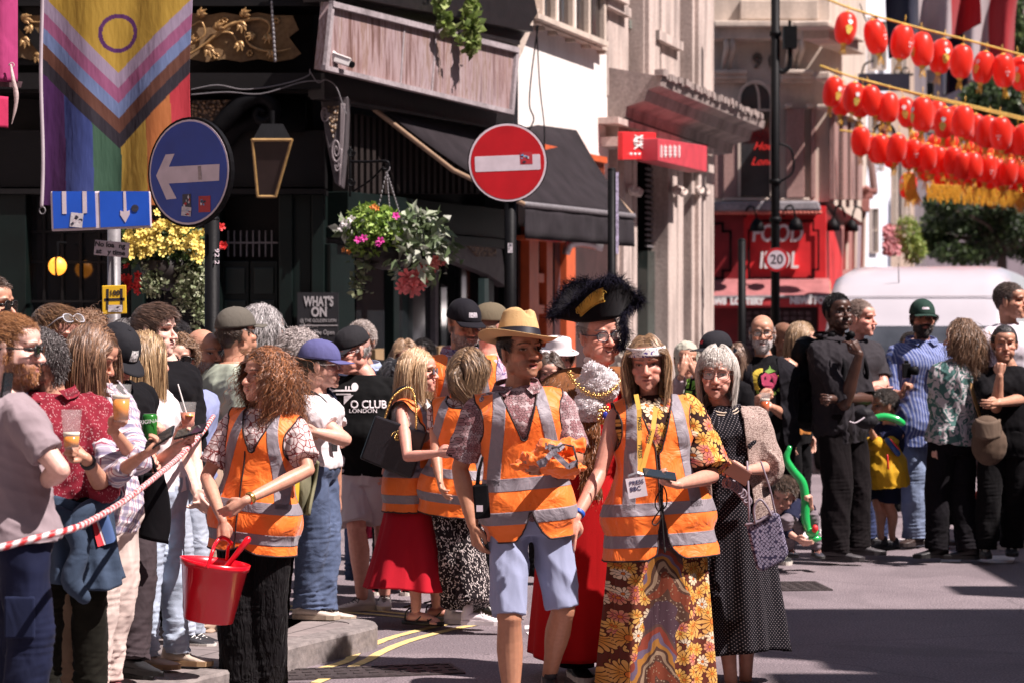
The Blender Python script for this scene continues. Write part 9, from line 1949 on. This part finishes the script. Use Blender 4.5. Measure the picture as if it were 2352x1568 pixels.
def hijab(P,col):
 X=hx(P);V=MB();V.ell((0,.022,.030),(.088,.108,.100),24,16);V.ell((0,.030,-.04),(.082,.085,.11),24,16);V.tube([(0,.02,-.09),(0,.015,-.17),(0,.01,-.26)],[.075,.10,.16],24,sub=3);me=vox(V,.006,4);p=getv(me);p=p+getn(me)*wrinkle(p,.005,18,(1,1,.6),2)[:,None];setv(me,p)
 b=surf_cut(me,lambda q_:np.where(q_[:,1]<-.03,((q_[:,0]/.056)**2+((q_[:,2]+.012)/.088)**2-1)*.05,1.));b.to_mesh(me);b.free();setv(me,X(getv(me)));link('headscarf',me,P['root'],cloth('scarf_cloth',col,.06,.5,9),True).modifiers.new('s','SOLIDIFY').thickness=.004
hijab(P,(.52,.45,.38))
P=person('woman in a pale headscarf covering her mouth with both hands',1577,786,336,10,4,4,skin='tan',fem=1,foot=0.,top_=dict(mat=cloth('lilac_blouse',(.36,.28,.30)),sleeve=1.8),legwear=dict(kind='trousers',mat=BLKT),armR=((1552,900,-.1),(1566,858,-.22)),armL=((1604,900,-.1),(1596,858,-.22)),handR=dict(dir=(.35,.1,1),palm=(0,1,0),curl=(.2,.2,.25,.3)),handL=dict(dir=(-.5,.1,1),palm=(0,1,0),curl=(.2,.2,.25,.3)));hijab(P,(.42,.40,.33))
P=person('man in a black cap with red logo and black T-shirt with green print',1642,766,350,-30,-62,4,skin='pink',foot=0.,w=1.1,hipx=1640,top_=dict(mat=BLK,sleeve=.7),legwear=dict(kind='trousers',mat=BLKT),hair=shorth((.10,.06,.04),under=.02),face=dict(beard=.4));cap_hat(P,(.020,.019,.024),tilt=.02,patch=(.03,.02,REDP));glasses(P,False);flat_print(P,'green_print',[[(1578,870),(1586,868),(1582,890),(1576,892)],[(1590,874),(1600,872),(1596,892),(1588,894)],[(1602,880),(1612,876),(1616,892),(1600,898)],[(1575,896),(1616,900),(1612,905),(1575,902)]],plain('print_green',(.22,.50,.06),.7))
P=person('fair haired woman with sunglasses on her head behind the grey bob',1692,792,322,-10,-40,5,skin='pink',fem=1,foot=0.,top_=dict(mat=cloth('brown_blouse',(.12,.07,.06))),legwear=dict(kind='trousers',mat=BLKT),hair=longh((.16,.09,.06),(.42,.28,.20),.2,n=1400));glasses(P,True,up=1.)
P=person('bald man with glasses and white beard in a black fruit print T-shirt',1751,724,322,-4,-4,0,skin='tan',foot=0.,w=1.12,belly=.3,hipx=1768,neckx=1755,top_=dict(mat=BLK,sleeve=0,hem=-.1),legwear=dict(kind='trousers',mat=BLKT),shoes=sneak((.02,.02,.02)),face=dict(bald=.045,scalp=.6,hairc=(.3,.28,.28),beard=.95,beardc=(.42,.38,.38),mouth=.6,nose=1.15),hair=H_('fuzz',(.3,.28,.28),(.5,.47,.47),n=500,len=.010,w=.003,bald=.04),armR=((1700,950,.0),(1745,912,-.26)),armL=((1815,960,.0),(1775,935,-.28)),handR=dict(dir=(.8,-.2,.3),palm=(.3,.9,0),curl=FIST),handL=dict(dir=(-.9,-.2,.1),palm=(-.2,.9,0),curl=FIST));glasses(P,False,(.05,.03,.02),.003,shape=1.05);beard3d(P,(.40,.36,.36),900,.018,(.72,.68,.66))
T=P['T'];V=MB();loft(V,torso_rings(P['B'],.030,-.2*T,T*.97),32)
for k_ in 'RL':sh,el,wr=P['arms'][k_];V.tube([tlocal(P,sh),tlocal(P,sh*.5+el*.5),tlocal(P,el),tlocal(P,el*.3+wr*.7)],[.068,.064,.060,.05],16,sub=3,flat=True)
me=vox(V,.008,4);p=getv(me);setv(me,p+getn(me)*wrinkle(p,.010,9,seed=4)[:,None]);b=surf_cut(me,lambda q_:np.minimum(np.where((q_[:,1]<0)&(np.abs(q_[:,0])<.16),np.abs(q_[:,0])-.088,1.),((q_[:,0]/.08)**2+((q_[:,2]-T)/.06)**2-1)*.05));b.to_mesh(me);b.free();link('jacket',me,P['root'],cloth('black_denim',(.008,.007,.010),.4,1.,8),True,basis=P['bm']).modifiers.new('s','SOLIDIFY').thickness=.006
PF=lambda c,n_='print':plain(n_,c,.75,.15,40);cr_=[(1748+24*math.cos(a),872+27*math.sin(a))for a in np.linspace(.6*PI,1.55*PI,12)]+[(1752+13*math.cos(a),874+20*math.sin(a))for a in np.linspace(1.5*PI,.65*PI,10)]
flat_print(P,'moon_print',[cr_],PF((.62,.45,.05),'print_yellow'));flat_print(P,'strawberry_print',[[(1748,862),(1758,855),(1768,858),(1780,855),(1786,864),(1782,880),(1770,898),(1760,893),(1750,880)]],PF((.50,.05,.13),'print_pink'));flat_print(P,'leaf_print',[[(1756,852),(1766,846),(1768,838),(1771,846),(1782,851),(1772,855),(1764,857)],[(1736,893),(1742,896),(1745,904),(1738,902)],[(1746,902),(1752,904),(1752,910),(1746,908)],[(1774,902),(1781,898),(1783,903),(1776,908)],[(1784,895),(1790,888),(1794,892),(1788,899)],[(1793,884),(1798,877),(1801,881),(1797,888)]],PF((.16,.28,.04),'print_green2'));flat_print(P,'star_print',[[(1790+(5 if k%2==0 else 2.2)*math.sin(k*PI/5),862-(5 if k%2==0 else 2.2)*math.cos(k*PI/5))for k in range(10)]],PF((.62,.38,.08),'print_gold'))
pint(1757,950,P['d']-.34,.150,.040,'plastic pint of amber ale held by the bald bearded man',BEERD,.62)
P=person('small bald dark figure just visible behind the street pole',1803,741,282,20,30,0,skin='brown',foot=0.,top_=dict(mat=BLK),legwear=dict(kind='trousers',mat=BLKT),face=dict(scalp=0))
P=person('blonde woman in a tan top behind the large black backpack',1842,742,292,60,62,14,skin='fair',fem=1,foot=0.,top_=dict(mat=tee((.48,.19,.05)),sleeve=1.5),legwear=dict(kind='trousers',mat=BLKT),hair=longh((.24,.14,.07),(.58,.40,.24),.3,n=2000))
P=person('tall man in a charcoal polo with headphones, resting his chin on his hand',1926,675,322,46,24,-4,skin='dark',foot=0.,w=1.16,belly=.2,hipx=1932,neckx=1916,top_=dict(mat=tee((.022,.019,.023)),collar=True,sleeve=.95,hem=-.24,sease=.026,ease=.02,wr=.010),legwear=dict(kind='trousers',mat=cloth('black_cotton',(.006,.004,.005),.3,.9,6),r=(.105,.095,.09),wr=.010),shoes=sneak((.05,.045,.05),(.035,.03,.032),(.16,.14,.14),yaw=(72,76),shs=1.15),hair=H_('fuzz',(.010,.008,.009),(.03,.026,.03),n=2600,len=.010,w=.003),face=dict(hairc=(.010,.008,.008),beard=.4,beardc=(.012,.009,.009),nose=1.25,lip=(.12,.045,.04)),armR=((1940,928,-.22),(1974,812,-.30)),armL=((1992,915,.02),(1905,915,-.28)),handR=dict(dir=(-.45,.0,.75),palm=(-.5,.8,.2),curl=(.5,.9,1.,1.),thumb=.6),handL=dict(curl=GRIP),ankR=(1918,1258,-.12),ankL=(1968,1245,.10))
m=MB();X=hx(P);m.tube([X([(.078*math.cos(a),.02+.085*math.sin(a),-.125)])[0]for a in np.linspace(-.2,PI+.2,14)],.007,8);m.ell(X([(-.07,-.03,-.14)])[0],(.03,.02,.03));m.ell(X([(.06,-.04,-.14)])[0],(.03,.02,.03));worn(P,'headphones',m,BLKM)
bp=empty('backpack',tuple(W(1865,900,17.3)),'large black backpack on the tall man with headphones','backpack');V=MB();tw=P['tw'];T=P['T']
for a,b,c,r in((0,.25,T*.80,(.15,.10,.14)),(0,.28,T*.45,(.17,.13,.20)),(0,.26,T*.12,(.165,.13,.13)),(0,.36,T*.3,(.12,.07,.15))):V.ell(tw([(a,b,c)])[0],r,20,14,rot=P['TR'])
me=vox(V,.009,6);p=getv(me);setv(me,p+getn(me)*wrinkle(p-tw([(0,0,0)])[0],.008,10,seed=6)[:,None]);bpo=link('bag',me,bp,cloth('black_nylon',(.004,.004,.005),.3,.7,7,rough=.6),True)
m=MB();
for sg in(-1,1):m.tube([tw([q_])[0]for q_ in((sg*.10,.17,T*.85),(sg*.115,.04,T*1.0-.02),(sg*.12,-.10,T*.84),(sg*.13,-.17,T*.62),(sg*.16,-.10,T*.40),(sg*.15,.16,T*.25))],.016,8,sub=5)
m.build('strap',BLK,bpo,True)
P=person('grey T-shirt man with folded arms partly hidden behind the tall man',1978,690,306,40,58,4,skin='pink',foot=0.,w=1.1,hipx=1986,top_=dict(mat=tee((.035,.031,.036)),sleeve=.8),legwear=dict(kind='trousers',mat=jean((.030,.040,.095)),r=(.10,.09,.085)),shoes=sneak((.02,.018,.02),(.02,.02,.02),yaw=(70,70)),hair=shorth((.25,.18,.15),ln=.015),armL=((2030,885,-.05),(1972,895,-.30)),armR=((1968,900,-.3),(2000,900,-.35)),ankR=(1985,1225,.1),ankL=(2012,1228,.2))
bb_=empty('hip_bag',tuple(W(1995,960,16.6)),'black hip bag with a pale zip beside the charcoal polo','bag');V=MB();V.ell(W(1990,965,16.62),(.085,.06,.06));V.ell(W(1985,950,16.62),(.07,.06,.05));me=vox(V,.006,3);bo=link('bag',me,bb_,cloth('black_nylon',(.016,.015,.018),.3,.7,9,rough=.6),True);m=MB();m.tube([W(1952,967,16.5),W(1965,970,16.5),W(1985,958,16.52)],.005,6,sub=3);m.build('zip',SWHITE,bo)
P=person('dark haired boy in navy crouching with a long green balloon',1800,1094,332,10,-14,28,8,skin='fair',foot=0.,H=1.20,hs=.92,hipx=1842,hipz=.34,top_=dict(mat=tee((.014,.016,.040)),sleeve=1.6),legwear=dict(kind='trousers',mat=cloth('grey_joggers',(.17,.14,.16),.1,.6),r=(.085,.075,.06)),shoes=sneak((.03,.03,.04),(.04,.04,.04),(.5,.2,.15)),hair=shorth((.035,.020,.014),(.16,.095,.06),.042,n=2200),armL=((1862,1175,-.05),(1862,1160,-.22)),armR=((1800,1215,-.15),(1830,1235,-.25)),handL=dict(dir=(-.1,-.2,1),palm=(-.8,-.3,0),curl=FIST),kneR=(1805,1195,-.22),kneL=(1865,1185,-.15),ankR=(1815,1248,-.05),ankL=(1875,1250,-.02))
bal=empty('balloon',tuple(W(1850,1130,16.9)),'long wavy green modelling balloon held by the crouching boy','balloon');GB=plain('balloon_green',(.02,.42,.10),.15,.05,5,coat=.6,spec=.7);m=MB();m.tube([W(a,b,16.35)for a,b in((1813,1028),(1806,1052),(1820,1078),(1843,1108),(1850,1150),(1850,1190),(1858,1222))],[.018,.025,.028,.030,.031,.031,.022],14,sub=5);m.ell(W(1866,1222,16.33),(.045,.04,.035));m.ell(W(1872,1236,16.33),(.045,.03,.025));b_=m.build('balloon_body',GB,bal,True);m=MB();m.ell(W(1872,1213,16.29),(.022,.02,.028));m.build('nose',REDP,b_,True)
P=person('small boy in navy with a yellow jacket tied round his waist looking left',2030,893,316,-55,-78,6,skin='tan',foot=0.,hs=.90,hipx=2036,top_=dict(mat=tee((.014,.016,.045)),sleeve=.8),legwear=dict(kind='shorts',mat=NAVY,len=.9,r=(.11,.10,.1)),legs=True,shoes=sneak((.02,.02,.025),(.03,.03,.03)),hair=shorth((.016,.010,.008),(.06,.04,.03),.035),armL=((2010,1010,-.1),(1998,985,-.25)),ankR=(2024,1232,0),ankL=(2050,1235,.05))
yj_=empty('yellow_jacket',tuple(W(2033,1050,17.8)),'yellow rain jacket with blue and red lining round the small boy','jacket');V=MB();V.tube([W(2028,1018,17.35),W(2030,1045,17.35),W(2036,1085,17.35),W(2040,1120,17.35)],[.12,.15,.165,.17],20,sub=3,flat=True);V.ell(W(2012,1018,17.30),(.09,.1,.06));V.ell(W(2045,1015,17.30),(.07,.1,.05));me=vox(V,.008,4);p=getv(me);setv(me,p+getn(me)*wrinkle(p-W(2030,1050,17.35),.012,9,seed=9)[:,None]);yo=link('jacket_body',me,yj_,cloth('yellow_shell',(.55,.31,.02),.1,.5,rough=.6),True);m=MB();m.tube([W(2038,1010,17.23),W(2050,1025,17.21),W(2062,1040,17.23)],.022,8,sub=3);m.build('lining',plain('blue_lining',(.02,.08,.28),.6),yo,True);m=MB();m.tube([W(2038,1045,17.17),W(2040,1075,17.17)],.008,6);m.tube([W(2046,1008,17.19),W(2064,1030,17.19)],.006,6);m.build('zip',REDP,yo,True)
b2_=empty('balloon',tuple(W(2030,965,17.7)),'curved green balloon arching in front of the small boy','balloon');m=MB();m.tube([W(a,b,17.10)for a,b in((1996,972),(2010,960),(2032,956),(2058,962),(2072,970))],[.02,.026,.028,.028,.025],14,sub=5);m.build('balloon_body',GB,b2_,True)
BS=cloth('blue_stripe',(.2,.2,.5),.1,.6,7,pattern=p_stripes((.095,.13,.33),(.34,.38,.56),.022,.35))
P=person('bearded man in a dark green cap and blue striped shirt holding a camera',2119,692,302,6,4,-4,skin='tan',foot=0.,w=1.12,hipx=2120,top_=dict(mat=BS,collar=True,sleeve=.95,hem=-.34,ease=.02,sease=.026,wr=.005,flare=.04),legwear=dict(kind='trousers',mat=jean((.20,.25,.37)),r=(.10,.09,.088),wr=.010),shoes=sneak((.03,.015,.012),(.03,.02,.02),yaw=(-40,35)),hair=shorth((.016,.011,.010),(.06,.04,.035),.045,under=.03),face=dict(beard=1.,beardc=(.012,.009,.009),hairc=(.02,.014,.012),nose=1.1,eye=.7),armR=((2048,908,-.05),(2072,905,-.30)),armL=((2186,900,.05),(2160,980,-.1)),handR=dict(dir=(.3,-.1,.9),palm=(.9,-.2,0),curl=FIST),ankR=(2102,1225,0),ankL=(2150,1222,.1));cap_hat(P,(.020,.045,.035),tilt=.12,patch=(.05,.014,SWHITE));beard3d(P,(.012,.009,.009),1200,.026,(.05,.035,.03))
strap(P,'camera_strap',[(-.10,.06,P['T']-.0),(-.075,-.08,P['T']-.035),(.0,-.155,P['T']-.19),(.12,-.16,P['T']-.36),(.19,-.06,P['T']-.46)],.045,.003,BLK)
cmo=empty('camera',tuple(W(2085,850,17.85)),'black camera held up at the chest of the man in the striped shirt','camera');m=MB();c=W(2082,850,17.82);m.obox(c,(.032,.01,.0),(0,.025,0),(0,0,.055));m.obox(c+(0,0,.062),(.015,0,0),(0,.018,0),(0,0,.014));cb2=m.build('camera_body',BLKM,cmo,bevel=.006);m=MB();m.cyl(c+(.02,-.0,0),c+(.075,-.035,0),.030,.034);m.build('lens',BLKM,cb2,True)
LEAFS=cloth('leaf_print_shirt',(.3,.4,.4),.1,.5,7,pattern=p_noise([(0,(.07,.15,.14)),(.46,(.48,.44,.46)),(.60,(.09,.18,.17)),(.68,(.46,.42,.44))],11,1,2.))
P=person('long haired man in a green leaf print shirt with his back turned',2206,736,320,-152,-96,2,skin='fair',foot=0.,w=1.08,hipx=2190,neckx=2206,top_=dict(mat=LEAFS,sleeve=.95,hem=-.10,sease=.035,ease=.03,wr=.010),legwear=dict(kind='trousers',mat=cloth('black_trousers',(.005,.004,.006),.3,.8,6),r=(.10,.092,.088),wr=.008),shoes=dict(kind='boot',c=(.010,.009,.010),sole=(.015,.015,.015),yaw=(-100,-70),shs=1.1),hair=curlyh((.085,.042,.022),(.36,.20,.11),.24,grav=.5,curl=.010,cfreq=45,n=3200,vol=.018),face=dict(beard=.9,beardc=(.05,.025,.015),hairc=(.08,.04,.02)),armL=((2158,948,-.02),(2148,1020,-.06)),armR=((2262,920,.1),(2262,980,0)),ankL=(2152,1252,-.05),ankR=(2222,1256,-.1));beard3d(P,(.045,.025,.015),500,.015)
m=MB();band(P,P['arms']['L'][1],P['arms']['L'][2],.82,.030,.02,BLKM,'watch')
sbg=empty('shoulder_bag',tuple(W(2270,1010,16.6)),'brown canvas shoulder bag with a tan strap on the long haired man','bag');BRC=cloth('brown_canvas',(.11,.075,.055),.15,.6,6);V=MB();V.ell(W(2272,1020,16.75),(.13,.08,.15));V.ell(W(2266,985,16.72),(.11,.08,.10));me=vox(V,.008,5);bo=link('bag',me,sbg,BRC,True);m=MB();m.grid(lambda u,v:W(2242+52*u,960+42*v+8*math.sin(u*3),16.62-.03*math.sin(PI*u)),12,6);m.build('flap',cloth('brown_canvas',(.14,.10,.075),.15,.6,6),bo,True).modifiers.new('s','SOLIDIFY').thickness=.02
strap(P,'bag_strap',[(-.08,-.02,P['T']+.0),(-.065,.09,P['T']-.03),(.0,.155,P['T']-.18),(-.09,.19,P['T']-.42),(-.14,.17,P['T']-.56)],.030,.003,plain('tan_leather',(.38,.22,.09),.6))
P=person('tall short haired man in a white T-shirt at the right edge',2322,650,302,22,58,0,skin='tan',foot=0.,w=1.15,hipx=2330,neckx=2318,top_=dict(mat=tee((.62,.56,.62)),sleeve=.7),legwear=dict(kind='trousers',mat=BLKT),shoes=sneak((.5,.45,.45)),hair=shorth((.05,.035,.03),(.22,.15,.12),.022),armR=((2252,905,.1),(2285,960,-.1)))
P=person('black haired man in a black T-shirt holding his chin at the right edge',2308,748,322,-8,-6,2,skin='tan',foot=0.,w=1.18,belly=.3,hipx=2312,neckx=2318,top_=dict(mat=tee((.004,.0035,.005)),sleeve=.8,sease=.03),legwear=dict(kind='trousers',mat=BLKT,r=(.10,.09,.085)),shoes=sneak((.012,.012,.014),(.015,.015,.015)),hair=H_('back',(.012,.010,.012),(.05,.04,.045),n=2200,len=.06,w=.004,seg=5,noise=.06),face=dict(hairc=(.012,.01,.01),eye=.65,beard=.12),armR=((2288,935,-.22),(2296,862,-.30)),armL=((2352,915,-.05),(2292,925,-.30)),handR=dict(dir=(.15,.05,1),palm=(.2,.9,0),curl=FIST),ankR=(2262,1250,.0),ankL=(2322,1245,.1))
P=person('small dark haired head behind the striped shirt',2090,764,262,0,0,0,skin='fair',foot=0.,top_=dict(mat=BLK),legwear=dict(kind='trousers',mat=BLKT),hair=shorth((.03,.02,.016)))
P=person('child in red partly visible behind the legs of the tall man',1955,1010,296,0,0,0,skin='fair',foot=0.,H=1.05,hs=.85,top_=dict(mat=tee((.45,.01,.02))),legwear=dict(kind='trousers',mat=tee((.40,.01,.02)),r=(.09,.08,.07)),hair=shorth((.03,.02,.016)),shoes=sneak((.3,.02,.03)))
orb=empty('orange_bag',tuple(W(2250,1160,18.5)),'red orange carrier bag standing on the road behind the long haired man','bag');m=MB();m.hexa([W(2222,1200,18.6),W(2262,1200,18.6),W(2262,1200,18.8),W(2222,1200,18.8),W(2236,1130,18.55),W(2256,1118,18.55),W(2256,1118,18.85),W(2236,1130,18.85)]);m.build('bag',plain('orange_plastic',(.60,.045,.015),.4),orb,bevel=.03)
m,nt,b=newmat('rope_stripes');at=N(nt,'ShaderNodeVertexColor',layer_name='Col');L(nt,at.outputs[0],b.inputs['Base Color']);b.inputs['Roughness'].default_value=.45;nz=N(nt,'ShaderNodeTexNoise');nz.inputs['Scale'].default_value=160;L(nt,texco(nt),nz.inputs[0]);bumpn(nt,b,nz.outputs[0],.4,.004);ROPEM=m
rp=[W(-60,1268,7.9),W(0,1256,7.95),W(90,1233,8.02),W(170,1212,8.15),W(225,1186,8.5),W(290,1146,9.0),W(350,1100,9.6),W(410,1049,10.35),W(460,998,11.3),W(490,955,12.4),W(503,934,13.1)]
Q,R2_=catmull(np.array(rp),np.zeros(len(rp)),30);sgl=np.concatenate([[0],np.cumsum(np.linalg.norm(np.diff(Q,axis=0),axis=1))]);nn=18;rr=.0115+.0009*np.sin(sgl*70)
vs,fs=tube_geo(Q,rr,nn,True);me=bpy.data.meshes.new('rope');me.from_pydata([tuple(v_)for v_ in vs],[],fs);ro=tag(link('barrier_rope',me,None,ROPEM,True),'red and white striped barrier rope strung in front of the crowd from the sign post','rope')
ri=np.repeat(np.arange(len(Q)),nn);ai=np.tile(np.arange(nn)/nn,len(Q));ph=(sgl[ri]/.052+ai)%1;cc=np.where((ph<.5)[:,None],np.array([[.55,.03,.035]]),np.array([[.68,.60,.60]]));setcol(me,cc)
kn_=empty('rope_knot',tuple(W(505,900,13.08)),'rope tail knotted round the black post above the striped rope','rope');m=MB();
for k in range(4):m.tube([W(487,905+6*k,13.15)+np.array([.052*math.cos(a),.052*math.sin(a),.004*math.sin(a*2)])for a in np.linspace(0,2*PI,18,endpoint=False)],.010,8,closed=True)
m.tube([W(500,930,13.1),W(507,905,13.08),W(509,860,13.1)],.010,8,sub=3);m.build('knot',plain('rope_red',(.50,.05,.06),.6,.3,60),kn_,True)
